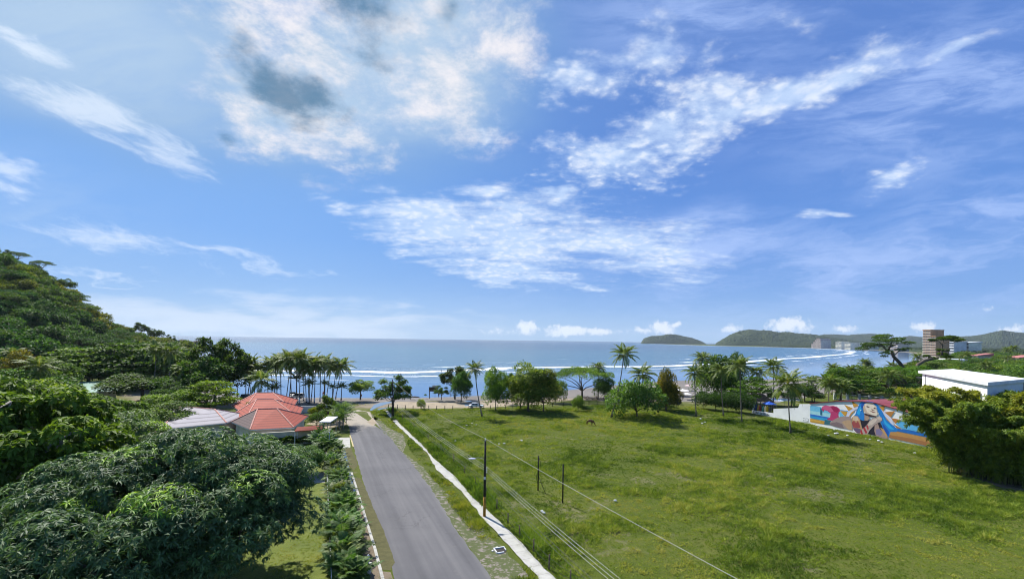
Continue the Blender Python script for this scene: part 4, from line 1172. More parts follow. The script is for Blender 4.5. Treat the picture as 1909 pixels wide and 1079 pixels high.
MURAL = [
 ((.16, .50, .72), [(1510.3, 755.5), (1531, 758.3), (1536, 762), (1549, 766), (1549, 779), (1510.3, 773)]),
 ((.36, .66, .72), [(1510.3, 765), (1549, 771), (1549, 778.5), (1510.3, 772)]),
 ((.03, .16, .55), [(1510.3, 771.2), (1546, 777.6), (1544, 781), (1510.3, 775)]),
 ((.03, .34, .62), [(1510.3, 774.8), (1545, 780.6), (1541, 784.5), (1510.3, 778.6)]),
 ((.55, .30, .05), [(1510.3, 779.4), (1538, 784.6), (1536.5, 790.6), (1510.3, 786.2)]),
 ((.64, .40, .09), [(1510.3, 781), (1530, 784.8), (1530, 787.3), (1510.3, 783.4)]),
 ((.10, .40, .75), [(1566, 763.4), (1581, 765.4), (1581, 766.8), (1566, 764.8)]),
 ((.16, .50, .75), [(1564, 767), (1567, 766), (1574, 776), (1565, 776.5)]),
 ((.02, .14, .22), [(1529.2, 760), (1533, 761), (1533, 774), (1529, 773)]),
 ((.50, .05, .16), [(1531, 762.5), (1533.5, 757), (1539, 755), (1546, 756.5), (1553, 756), (1560, 757.6), (1565, 761.5), (1566, 766), (1562.5, 770), (1562.5, 774), (1565, 778.5), (1558, 782), (1551, 783.6), (1541, 781.5), (1547.5, 777), (1548.5, 770), (1542, 765.3), (1536.5, 763.6), (1535, 767)]),
 ((.60, .11, .24), [(1532.5, 761), (1535, 757), (1541, 756), (1549, 759), (1554, 766), (1548, 768), (1541, 764), (1536, 762.6)]),
 ((.36, .02, .09), [(1548, 757.6), (1555, 757), (1562, 760.5), (1564, 765), (1560, 769), (1554, 766)]),
 ((.04, .15, .20), [(1537.6, 782), (1550, 784.5), (1547, 791.6), (1536.5, 790.6)]),
 ((.36, .27, .25), [(1547, 787), (1556, 781), (1563, 777.2), (1572, 775.4), (1583.5, 775.4), (1587, 779), (1588, 790), (1589.5, 801.5), (1575, 798.8), (1558, 795.4), (1547, 791.6)]),
 ((.22, .16, .17), [(1547, 788.5), (1560, 786), (1570, 790), (1574, 798.6), (1558, 795.4), (1547, 791.6)]),
 ((.50, .33, .20), [(1569, 786), (1578, 782.5), (1586.5, 783), (1589.5, 801.5), (1581, 799.8)]),
 ((.66, .67, .80), [(1576.5, 776), (1579.5, 769.5), (1586, 763), (1595, 758.8), (1600, 757.6), (1600, 761), (1592, 765), (1587, 770), (1585, 776)]),
 ((.60, .28, .06), [(1582.5, 775.6), (1586.5, 769), (1592, 765), (1593, 766.6), (1588.5, 770.5), (1585, 775.7)]),
 ((.66, .67, .80), [(1640, 759), (1646, 762), (1655, 769.5), (1662, 779), (1668.5, 793), (1663.5, 791.5), (1655, 783), (1647, 771)]),
 ((.60, .28, .06), [(1648, 774), (1653, 779), (1660, 787.5), (1659, 788.5), (1651, 781)]),
 ((.58, .30, .05), [(1573.8, 753.6), (1590.5, 761), (1581.8, 765.6)]),
 ((.58, .30, .05), [(1587.8, 746.9), (1601, 755.6), (1591.6, 759.6)]),
 ((.60, .31, .05), [(1566, 765.4), (1579.6, 766.6), (1577.5, 774.6), (1573.5, 774)]),
 ((.56, .27, .05), [(1650.6, 753.8), (1647, 767), (1639, 758.2)]),
 ((.50, .22, .06), [(1668.5, 765.6), (1648.8, 768), (1660.5, 777.6)]),
 ((.50, .21, .06), [(1680, 782), (1661, 778.6), (1669, 789.2)]),
 ((.46, .20, .06), [(1681, 798.6), (1666.5, 790.6), (1671, 797.4)]),
 ((.12, .45, .78), [(1680.3, 782.2), (1694, 784.6), (1724, 790.5), (1752, 799), (1752, 813), (1700, 802), (1681, 798.6), (1669.6, 789.6)]),
 ((.02, .15, .52), [(1671, 798), (1700, 802.5), (1752, 813.5), (1752, 819), (1700, 808.5), (1672, 803)]),
 ((.52, .27, .09), [(1658, 805), (1672, 804), (1700, 809.5), (1752, 820), (1752, 836), (1700, 824.5), (1656.5, 815.5)]),
 ((.38, .17, .07), [(1658, 810), (1700, 817), (1752, 829), (1752, 836), (1700, 824.5), (1656.5, 815.5)]),
 ((.025, .022, .035), [(1603, 781), (1612, 784), (1632, 781), (1641, 788), (1647, 797), (1651, 806), (1646, 813), (1633, 812), (1618, 808.5), (1609, 803)]),
 ((.02, .22, .62), [(1594, 772.6), (1596.5, 766), (1600, 758), (1602.5, 751.5), (1607, 748.4), (1618, 747.2), (1628, 749), (1635, 753), (1642, 762), (1648, 773), (1653, 782), (1663, 791), (1675, 800.5), (1671, 804.6), (1660, 804.6), (1658, 810), (1656.4, 814.6), (1651, 806), (1645, 796), (1641, 785), (1640, 776), (1637, 768), (1634, 757), (1627, 751), (1618, 749.4), (1612, 752), (1608, 760), (1609, 768), (1612, 774), (1611, 784), (1604, 782), (1598, 776.5), (1591.4, 774)]),
 ((.03, .40, .78), [(1597, 770), (1600, 763), (1604, 757), (1607, 760), (1604, 767), (1602, 774)]),
 ((.02, .10, .42), [(1606, 752), (1612, 750), (1609, 757), (1607, 764), (1605, 758)]),
 ((.03, .40, .78), [(1646, 776), (1652, 786), (1662, 795), (1668, 801), (1658, 799), (1649, 789)]),
 ((.02, .10, .45), [(1645, 788), (1652, 797), (1657, 804), (1656, 812), (1651, 805), (1646, 796)]),
 ((.80, .68, .55), [(1609, 758), (1612, 752.3), (1618, 749.8), (1626, 751.3), (1632, 756.5), (1635, 765), (1636.4, 771.5), (1634, 775.2), (1626, 773.4), (1616, 771), (1610.6, 767)]),
 ((.62, .47, .36), [(1609, 758), (1612, 752.3), (1613, 760), (1617, 768), (1626, 773), (1616, 771), (1610.6, 767)]),
 ((.07, .035, .035), [(1611, 769.5), (1618, 772), (1634, 775.6), (1633, 778), (1628, 776.5), (1619, 776), (1612, 773)]),
 ((.42, .29, .22), [(1611.4, 773), (1619, 775.6), (1622, 779), (1617, 784), (1611.6, 783)]),
 ((.10, .06, .06), [(1614, 757.2), (1617.5, 756.4), (1621.6, 758.6), (1618, 759.3)]),
 ((.10, .06, .06), [(1628, 759.8), (1631, 759), (1633.6, 761.8), (1630.5, 762)]),
 ((.22, .12, .10), [(1624, 762), (1627.5, 762.6), (1630.6, 764.2), (1626, 764.6)]),
 ((.28, .10, .09), [(1621.5, 765.6), (1626, 766), (1632.6, 768), (1627, 768.6)]),
 ((.52, .32, .17), [(1587.6, 778), (1592, 774.4), (1599, 775.4), (1603, 781), (1605, 790), (1608, 800), (1613, 806), (1606, 809.4), (1596, 806), (1591, 800), (1588, 789)]),
 ((.66, .50, .36), [(1590, 777), (1594, 775.4), (1599, 777), (1601, 783), (1596, 784), (1590, 783)]),
 ((.36, .08, .08), [(1588, 787), (1592, 783), (1596, 788), (1599, 784), (1602, 789), (1604, 797), (1598, 797.5), (1590, 796)]),
 ((.15, .10, .18), [(1590, 797), (1598, 797.6), (1604, 799), (1607, 807.6), (1598, 806.6), (1593, 802.4)]),
 ((.46, .36, .32), [(1603, 807), (1605.5, 801), (1615, 793), (1621, 784), (1626.5, 779), (1634, 777.4), (1640, 775.2), (1644.6, 779.4), (1644.4, 783.4), (1638, 787.4), (1631, 791), (1625, 797.4), (1621, 802), (1617.4, 809), (1609, 809.6)]),
 ((.66, .54, .46), [(1617, 793), (1622, 785), (1629, 780.6), (1636, 780), (1632, 786), (1625, 792)]),
 ((.60, .48, .40), [(1635, 777.6), (1640, 776), (1644, 780), (1642, 783), (1637, 782)]),
 ((.42, .04, .05), [(1603.4, 804), (1606, 799.6), (1609, 809), (1606, 809.4)]),
 ((.42, .04, .05), [(1609, 798), (1612, 795.4), (1617, 806), (1614, 808)]),
 ((.48, .05, .06), [(1614.5, 793.6), (1617.5, 791.6), (1619.6, 798), (1618, 802)]),
 ((.40, .27, .23), [(1630.5, 792), (1636.5, 789), (1640, 799), (1647, 805), (1652, 812), (1655.5, 818.4), (1645, 816), (1633, 812.6), (1630, 803)]),
 ((.24, .20, .34), [(1632.5, 800), (1639.6, 799), (1646, 806), (1642, 812), (1633.4, 809.6)]),
 ((.56, .33, .13), [(1640.4, 796.6), (1647, 799), (1653, 809), (1655.4, 817.6), (1650, 809.6), (1645, 803.6)]),
 ((.85, .82, .72), [(1603.4, 764), (1604.6, 763.2), (1605.8, 764.2), (1604.6, 765.6)]),
 ((.85, .82, .72), [(1636.6, 770), (1637.8, 769.4), (1638.8, 770.6), (1637.6, 771.6)]),
]
def paint_mesh(name, items, off0=.03, stepo=.0015):
    V, Fc, C = [], [], []
    for i, (c, poly) in enumerate(items):
        k = len(V)
        V += [onwall(*p, off0 + stepo * i) for p in poly]
        Fc.append(tuple(range(k, k + len(poly)))); C.append((*c, 1))
    me = bpy.data.meshes.new(name); me.from_pydata(V, [], Fc)
    at_ = me.attributes.new('paint', 'FLOAT_COLOR', 'FACE')
    at_.data.foreach_set('color', np.array(C, np.float32).ravel())
    def fn(n):
        c = n.node('ShaderNodeAttribute', attribute_name='paint').outputs['Color']
        v = posvec(n)
        a = n.noise(v, 1.8, 6, .7)
        c = n.mix(n.mapr(a, .35, .7, 0, .28), c, n.mix(1.0, c, (.55, .6, .7), 'MULTIPLY'))
        return principled(n, c, .8, .2)
    me.materials.append(material('mural_paint', fn))
    me.update()
    return me
link('mural_painting', paint_mesh('mural_painting', MURAL), mh)
# painter's signature block: a small framed scribble of dark strokes
sig = [((.03, .03, .03), [(x0, y0), (x1, y0 + (x1 - x0) * .17), (x1, y0 + (x1 - x0) * .17 + .55), (x0, y0 + .55)]) for x0, x1, y0 in ((1497, 1500, 778.6), (1500.6, 1502.4, 779.6), (1503, 1505.8, 779.4), (1497.2, 1499.2, 782.6), (1500, 1503.2, 783), (1504, 1506, 783.9), (1497, 1507, 785.0))]
sig.append(((.03, .03, .03), [(1506.9, 780.4), (1507.4, 780.5), (1507.4, 786.5), (1506.9, 786.4)]))
link('signature', paint_mesh('signature', sig), fw)
# lettering on the low wall
def wall_text(txt, px, py, size, parent, mat, skew=0):
    cu = bpy.data.curves.new('lettering', 'FONT'); cu.body = txt; cu.size = size; cu.extrude = .01; cu.offset = .008
    o = bpy.data.objects.new('lettering', cu); col.objects.link(o)
    cu.materials.append(mat)
    x, y, z = onwall(px, py, .02)
    ang = math.atan2(wd[1], wd[0])
    o.location = (x, y, z); o.rotation_euler = (math.pi / 2, 0, ang)
    o.parent = parent
    return o
wall_text('SURF  LESSON', 1403.5, 769.6, .88, fw, m_black)
# rooftop unit on the red roof
ac = thing('rooftop_unit', (0, 0, 0), 'small white air conditioning box on the red roof', 'air conditioner')
q = np.array(at(1705, 757.5, 103)); ab = MB(); ab.box(q[0] - .7, q[0] + .7, q[1] - .6, q[1] + .6, q[2] - .6, q[2] + 1.2); ab.build('case', m_white, ac)
gb = MB(); gb.tube([(q[0] + .05, q[1] - .62, q[2] + .4), (q[0] + .05, q[1] - .66, q[2] + .4)], .42, 12); gb.build('fan_grille', m_metal, ac)

# ------------------------------------------------------------------ white modern house on the right
wh = thing('modern_house', (0, 0, 0), 'white modern house with thin oversailing roof slab behind the bamboo', 'house')
ZT = 14.3
A = np.array(P(1711.5, 690.5, ZT)); B = np.array(P(1777, 687.5, ZT)); D = np.array(P(1842, 712.5, ZT)); C_ = B + (D - A)
rs = MB(); rs.add(np.array([A, B, C_, D] + [v - (0, 0, .55) for v in (A, B, C_, D)]), [(3, 2, 1, 0), (4, 5, 6, 7), (0, 1, 5, 4), (1, 2, 6, 5), (2, 3, 7, 6), (3, 0, 4, 7)])
rs.build('roof', m_white, wh)
ua = (D - A) / np.linalg.norm(D - A); ub = (B - A) / np.linalg.norm(B - A)
LA, LB = np.linalg.norm(D - A), np.linalg.norm(B - A)
def hp(a, b): return tuple((A + ua * a + ub * b)[:2])
ww = MB(); ww.prism([hp(1.9, .9), hp(1.9, LB - 1.2), hp(LA - 1, LB - 1.2), hp(LA - 1, .9)], 8.3, ZT - .552)
ww.prism([hp(3.4, 1.4), hp(3.4, LB - 1.5), hp(LA - 1.4, LB - 1.5), hp(LA - 1.4, 1.4)], -.1, 8.3)
ww.build('wall', m_whitewall, wh)
bc = MB(); bc.prism([hp(-.2, 1.0), hp(-.2, 6), hp(1.88, 6), hp(1.88, 1.0)], 8.3, 10.4); bc.build('balcony', m_whitewall, wh)
cn = MB(); cn.prism([hp(-2.8, .8), hp(-2.8, 6.5), hp(1.88, 6.5), hp(1.88, .8)], 12.45, 12.62)
cn.tube([(*hp(-.05, 1.2), 10.4), (*hp(-.05, 1.2), 12.45)], .07, 6); cn.tube([(*hp(-.05, 5.8), 10.4), (*hp(-.05, 5.8), 12.45)], .07, 6)
cn.build('canopy', m_black, wh)
dp = MB(); dp.tube([(*hp(4.2, .82), 8.4), (*hp(4.2, .82), 13.6)], .07, 6); dp.build('downpipe', m_metal, wh)

# ------------------------------------------------------------------ mid and far buildings
m_pane = plain('window_glass', (.10, .12, .15), .25, spec=.6, var=.3, scale=.2)
def block(name, px0, px1, ytop, Y, depth, floors, label, wall, cat='building', base=0, steps=None, glass=.38, roofm=None, gable=False, ncol=None, skew=-.8):
    """a storeyed block seen at columns px0..px1 with its top in row ytop, Y metres away; steps = [(fraction of width, top row)]"""
    x0, _, z1 = at(px0, ytop, Y); x1, _, _ = at(px1, ytop, Y)
    e = thing(name, ((x0 + x1) / 2, Y + depth / 2, base), label, cat)
    az_ = math.atan2((x0 + x1) / 2, Y)
    w = (x1 - x0) * math.cos(az_) * .95
    segs = steps or [(0.0, 1.0, ytop)]
    e.rotation_euler = (0, 0, -az_ + skew)
    wm = MB()
    for (f0_, f1_, yt) in segs:
        zt = at((px0 + px1) / 2, yt, Y)[2] - base
        a, b = -w / 2 + w * f0_, -w / 2 + w * f1_
        wm.box(a, b, -depth / 2, depth / 2, 0, zt)
        n_f = max(1, int(round(floors * zt / (z1 - base)))); fh = zt / n_f
        nc = ncol or min(6, max(2, int((b - a) / 5)))
        for k in range(n_f):
            za = k * fh + fh * .34; zb = za + fh * glass
            for c in range(nc):
                pn = MB()
                xa = a + (b - a) * c / nc + .5; xb = a + (b - a) * (c + 1) / nc - .5
                pn.box(xa, xb, -depth / 2 - .12, -depth / 2 + .1, za, zb)
                pn.build('window', m_pane, e)
            bands = MB(); bands.box(a - .3, b + .3, -depth / 2 - 1.0, -depth / 2 + .05, k * fh - .2, k * fh + .5); bands.build('balcony', m_ivory if wall is m_brick else wall, e)
    wm.build('wall', wall, e)
    rb = MB()
    for (f0_, f1_, yt) in segs:
        zt = at((px0 + px1) / 2, yt, Y)[2] - base
        a, b = -w / 2 + w * f0_, -w / 2 + w * f1_
        if gable: rb.prism([(a - 1, -depth / 2 - 1.3), (b + 1, -depth / 2 - 1.3), (b + 1, depth / 2 + 1), (a - 1, depth / 2 + 1)], zt + .003, [zt + .5, zt + .5, zt + 2.5, zt + 2.5])
        else: rb.box(a - .5, b + .5, -depth / 2 - 1.3, depth / 2 + .5, zt + .003, zt + .9)
    rb.build('roof', roofm or wall, e)
    return e
m_brick = plain('terracotta', (.50, .27, .13), .85, var=.12, scale=.15)
m_tan = plain('tan_render', (.62, .52, .44), .85, var=.1, scale=.1)
m_ivory = plain('ivory_render', (.74, .70, .58), .85, var=.1, scale=.1)
m_palegrey = plain('pale_grey_render', (.60, .62, .64), .8, var=.1, scale=.1)
m_pinkroof = plain('rose_roof', (.42, .16, .15), .8, var=.1)
block('apartment_tower', 1741, 1776, 615, 900, 30, 16, 'tall brown apartment tower with stepped roof above the trees', m_brick, 'tower', steps=[(0, .59, 615), (.59, 1.0, 626.5)], ncol=3, skew=-.7)
block('hotel', 1525, 1552, 631, 2300, 60, 12, 'stepped pink-white beach hotel at the foot of the headland', m_tan, 'hotel', steps=[(0, .2, 641), (.2, .38, 637), (.38, .55, 633.5), (.55, .92, 631), (.92, 1, 634)], roofm=m_pinkroof)
block('apartment_block', 1571, 1588, 638.2, 2100, 50, 5, 'leftmost cream apartment block of the far beach row', m_ivory, steps=[(0, .3, 638), (.3, .6, 636.6), (.6, 1, 638)])
block('apartment_block', 1589, 1606, 638.6, 2000, 50, 5, 'second cream apartment block of the far beach row', m_ivory)
block('apartment_block', 1608, 1622, 639.6, 2000, 50, 5, 'third cream apartment block, just left of the rain tree crown', m_ivory)
block('apartment_block', 1624, 1640, 639.6, 1900, 50, 4, 'rightmost cream apartment block, half behind the rain tree crown', m_ivory)
block('apartment_block', 1676, 1698, 641, 1500, 40, 3, 'low pale block right of the rain tree crown', m_tan)
block('apartment_block', 1777, 1788, 637.5, 1050, 30, 4, 'narrow pale grey block beside the brown tower', m_palegrey)
block('apartment_block', 1787, 1805, 638, 950, 26, 5, 'blue-grey block with arched white roof right of the brown tower', m_palegrey, gable=True, roofm=m_white, glass=.5)
block('apartment_block', 1808.5, 1834.5, 638.6, 950, 26, 4, 'long ivory block with white pitched roof on the right', m_ivory, gable=True, roofm=m_white)
block('villa', 1779, 1800, 671, 390, 14, 2, 'white flat-roofed villa wall with palms in front', m_whitewall, 'house', glass=.25)
block('villa', 1800, 1815, 672.5, 385, 14, 2, 'lower white wing right of the flat-roofed villa', m_whitewall, 'house', glass=.25)
block('red_roofed_house', 1834, 1852, 663.5, 420, 12, 2, 'house with a rose red roof showing above dark trees', m_cream, 'house', gable=True, roofm=m_pinkroof)
block('red_roofed_house', 1898, 1935, 667.5, 400, 12, 2, 'house with red roof at the right edge of the wood', m_cream, 'house', gable=True, roofm=m_pinkroof)
th = thing('thatched_roof', (*P(1822, 688)[:2], 0), 'grey thatched cone roof beside the white villa', 'hut')
m_thatch = plain('thatch', (.19, .155, .12), .95, var=.3, scale=3, bumpd=.08)
X, Y, _ = P(1822, 688); zt_ = at(1826, 667.5, Y)[2]
tb = MB(); tb.add([(6.5 * math.cos(k * .7854), 6.5 * math.sin(k * .7854), zt_ - 4.4) for k in range(8)] + [(0, 0, zt_)], [(k, (k + 1) % 8, 8) for k in range(8)] + [tuple(range(7, -1, -1))]); tb.build('roof', m_thatch, th)
for k in range(6):
    tp = MB(); tp.tube([(4.8 * math.cos(k * 1.047), 4.8 * math.sin(k * 1.047), 0), (4.8 * math.cos(k * 1.047), 4.8 * math.sin(k * 1.047), zt_ - 3.6)], .15, 6); tp.build('post', m_wood, th)

# concrete balustrade fence behind the red roof
bf = thing('balustrade_fence', (0, 0, 0), 'pale concrete fence with square posts behind the red roof', 'fence')
pts = [P(1556, 744), P(1580, 745.5), P(1602, 747), P(1621, 748.5), P(1643, 750.5), P(1666, 752.5), P(1684, 754), P(1700, 755.5)]
for (x, y, z) in pts:
    k = MB(); k.box(x - .3, x + .3, y - .3, y + .3, 0, 2.3); k.box(x - .38, x + .38, y - .38, y + .38, 2.3, 2.45); k.build('post', m_palegrey, bf)
for (a, b) in zip(pts[:-1], pts[1:]):
    k = MB()
    for z0_ in (.15, 1.85): k.tube([(a[0], a[1], z0_), (b[0], b[1], z0_)], .13, 4)
    for t in np.linspace(.06, .94, 9): k.tube([(a[0] + (b[0] - a[0]) * t, a[1] + (b[1] - a[1]) * t, .15), (a[0] + (b[0] - a[0]) * t, a[1] + (b[1] - a[1]) * t, 1.85)], .05, 4)
    k.build('railing', m_palegrey, bf)

# surf school corner: thatched shelter, boards, blue canopy
ss = thing('thatched_shelter', P(1411, 761), 'brown thatched shelter of the surf school behind the low wall', 'hut')
tb = MB(); tb.add([(-4.2, -2.6, 2.3), (4.2, -2.6, 2.3), (4.2, 2.6, 2.3), (-4.2, 2.6, 2.3), (-1.8, 0, 4.6), (1.8, 0, 4.6)], [(0, 1, 5, 4), (1, 2, 5), (2, 3, 4, 5), (3, 0, 4), (3, 2, 1, 0)]); tb.build('roof', m_thatch, ss)
for dx in (-3.6, 0, 3.6):
    for dy in (-2.1, 2.1):
        tp = MB(); tp.tube([(dx, dy, 0), (dx, dy, 2.5)], .12, 6); tp.build('post', m_wood, ss)
boards = [((.40, .44, .40), 'pale grey-green'), ((.02, .05, .18), 'deep blue'), ((.38, .28, .05), 'yellow'), ((.28, .05, .04), 'red'), ((.10, .30, .26), 'teal'), ((.70, .68, .60), 'cream'), ((.60, .40, .03), 'amber'), ((.05, .05, .06), 'black')]
for i, (c, nm) in enumerate(boards):
    x, y, z = P(1407 + i * 4.4, 766 + i * .7)
    e = thing('surfboard', (x, y + .9, 0), '%s surfboard standing upright in the row behind the low wall' % nm, 'surfboard', 'surfboards of the surf school')
    sb = MB(); L = 2.0; n_ = 12
    V = []; 
    for k in range(n_ + 1):
        t = k / n_; w_ = .29 * math.sin(math.pi * (t * .93 + .03)) ** .55
        V += [(-w_, -.03, L * t), (w_, -.03, L * t), (w_, .03, L * t), (-w_, .03, L * t)]
    Fc = [(k * 4 + j, k * 4 + (j + 1) % 4, k * 4 + 4 + (j + 1) % 4, k * 4 + 4 + j) for k in range(n_) for j in range(4)] + [(3, 2, 1, 0), (n_ * 4, n_ * 4 + 1, n_ * 4 + 2, n_ * 4 + 3)]
    sb.add(V, Fc); sb.build('board', plain('board_' + nm, c, .35, var=.05), e)
    e.rotation_euler = (.12, random.uniform(-.1, .1), random.uniform(-.4, .4))
uc = thing('blue_canopy', P(1434, 768), 'small bright blue canopy beside the surfboards', 'canopy')
ub_ = MB(); ub_.add([(-1.5, -1.5, 2.4), (1.5, -1.5, 2.4), (1.5, 1.5, 2.4), (-1.5, 1.5, 2.4), (0, 0, 3.2)], [(0, 1, 4), (1, 2, 4), (2, 3, 4), (3, 0, 4), (3, 2, 1, 0)]); ub_.build('cover', plain('blue_cloth', (.02, .10, .50), .8), uc)
for dx in (-1.4, 1.4):
    for dy in (-1.4, 1.4):
        k = MB(); k.tube([(dx, dy, 0), (dx, dy, 2.4)], .04, 6); k.build('pole', m_metal, uc)

# ================================================================== tree placements
def tree_px(key, bpx, bpy, top, label, wpx=None, name='broadleaf_tree', group=None, color=(1, 1, 1), cat='tree', **kw):
    """base traced at a pixel on the ground; top = row of its highest leaves; wpx = crown width in columns"""
    b = P(bpx, bpy)
    Ht = at(bpx, top, b[1])[2]
    tr, cr, H0 = PROTO[key]
    sx = 1.0
    if wpx:
        w0 = PW[key] * Ht / H0
        sx = (wpx / F * b[1]) / w0
    return place(key, name, (b[0], b[1], 0), Ht, label, cat, group, color, sx=sx, **kw)
PW = {}
for k_, (tr, cr, H0) in PROTO.items():
    co = np.empty(len(cr.vertices) * 3, np.float32); cr.vertices.foreach_get('co', co); co = co.reshape(-1, 3)
    PW[k_] = np.percentile(co[:, 0], 98) - np.percentile(co[:, 0], 2)
    zt = np.percentile(co[:, 2], 99.3)
    PROTO[k_] = (tr, cr, zt)

DK, MD, BR, YL, OL, RD, BL = (.85, .95, .95), (1.3, 1.25, 1.1), (1.7, 1.6, 1.1), (2.3, 1.95, 1.0), (1.6, 1.3, 1.0), (2.8, 1.35, .9), (1.2, 1.3, 1.4)

# --- left hill: one object per crown
hill_labels = {
 (0, 0): 'rainforest tree at the foot of the left hill', (0, 1): 'rainforest tree low on the seaward shoulder of the left hill',
 (1, 0): 'rainforest tree halfway up the left hill', (1, 1): 'rainforest tree on the middle of the seaward shoulder of the hill',
 (2, 0): 'rainforest tree near the crest of the left hill', (2, 1): 'rainforest tree along the seaward skyline of the hill'}
gt = np.random.default_rng(3)
pts_ = []
tries = 0
while len(pts_) < 265 and tries < 30000:
    tries += 1
    px = gt.uniform(-75, 340); t = gt.random() ** .85 * 1.05
    x, y, z = [float(v) for v in hill_xyz(px, t)]
    mind = 8.0 + 3.0 * (y - 170) / 200
    if all((x - a) ** 2 + (y - b) ** 2 + (z - c) ** 2 > mind ** 2 for a, b, c, *_ in pts_):
        pts_.append((x, y, z, px, t))
for (x, y, z, px, t) in pts_:
    band = 0 if t < .33 else 1 if t < .8 else 2
    side = 1 if px > 190 else 0
    ci = gt.integers(5); hue = ['dark green', 'mid green', 'yellowish', 'bluish', 'olive'][ci]
    colr = [(.62, .80, .80), (.95, 1.0, .8), (1.5, 1.1, .55), (.7, .85, 1.1), (1.25, 1.0, .65)][ci]
    colr = tuple(1.0 * q for q in colr)
    if px < 45: colr = tuple(np.array(colr) * (.75, .95, 1.15))  # left-edge trees tinted bluer: haze put into their leaf colour
    if t > .55: colr = tuple(np.array(colr) * (1.35, 1.15, .75))
    key = 'wood%d' % gt.integers(4) if gt.random() < .8 else 'umbrella%d' % gt.integers(2)
    sc_ = 1.0 if t < .85 else .8
    lb = hill_labels[(band, side)].replace('rainforest', hue + (' umbrella-shaped' if key[0] == 'u' else ' domed') + ' rainforest')
    place(key, 'rainforest_tree', (x, y, z - 1.5), gt.uniform(8, 17) * sc_, lb, 'tree', lb.replace('tree', 'trees'), colr, sx=gt.uniform(.95, 1.2))
more = 0
for _ in range(6000):
    px = gt.uniform(150, 348); tq = gt.uniform(.2, 1.04) if px < 190 or gt.random() < .5 else gt.uniform(.9, 1.5)
    x, y, z = [float(v) for v in hill_xyz(px, tq)]
    if more > 150 or not all((x - a) ** 2 + (y - b) ** 2 + (z - c) ** 2 > 6.0 ** 2 for a, b, c, *_ in pts_): continue
    pts_.append((x, y, z, px, tq)); more += 1
    ci = gt.integers(4)  # wide dark-to-light spread of tree colours stands in for crown shading
    lb = ['light olive', 'mid green', 'yellow-green', 'shade-darkened green'][ci] + ' small rainforest tree packed on the long seaward slope of the hill'
    place('wood%d' % gt.integers(4), 'rainforest_tree', (x, y, z - 1.0), gt.uniform(8, 12), lb, 'tree', lb.replace('tree', 'trees'), [(1.3, 1.2, .7), (.85, .95, .75), (1.7, 1.4, .6), (.45, .6, .5)][ci], sx=1.15)
for q in range(30):
    px = -60 + 400 * (q + gt.random() * .6) / 30; tq = gt.uniform(.93, 1.02)
    x, y, z = [float(v) for v in hill_xyz(px, tq)]
    lb = 'rainforest tree on the very edge of the hill skyline'
    place('wood%d' % gt.integers(4), 'rainforest_tree', (x, y, z - 2.0), gt.uniform(6, 9.5), lb, 'tree', 'rainforest trees on the skyline', (1.4, 1.2, .7), sx=1.25)
# skyline trees that stand clear
for i, (px, py, s, lab) in enumerate([(6, 466, 11, 'tree with a clear dark crown on the hill skyline at the left edge'), (32, 470, 8, 'slender umbrella tree standing clear on the top of the hill'), (78, 486, 8, 'spreading tree on the upper hill skyline'),
                                     (122, 520, 11, 'tall round tree on the steep middle of the hill skyline'), (148, 556, 6.5, 'flat-topped tree leaning out from the hill skyline'), (262, 602, 14, 'tallest tree at the seaward end of the hill, with open crown'), (292, 614, 11, 'small dark tree at the seaward end of the hill'), (318, 624, 10, 'last tree of the hill before the sea')]):
    x, y, z = [float(v) for v in hill_xyz(px, 1.0)]
    ztop = at(px, py, y)[2]
    place(['open0', 'umbrella0', 'umbrella1', 'wood1', 'umbrella0', 'open1', 'wood2', 'open0'][i], 'skyline_tree', (x, y, ztop - s), s, lab, 'tree', None, (1.0, .95, .7), rz=i * 1.3)

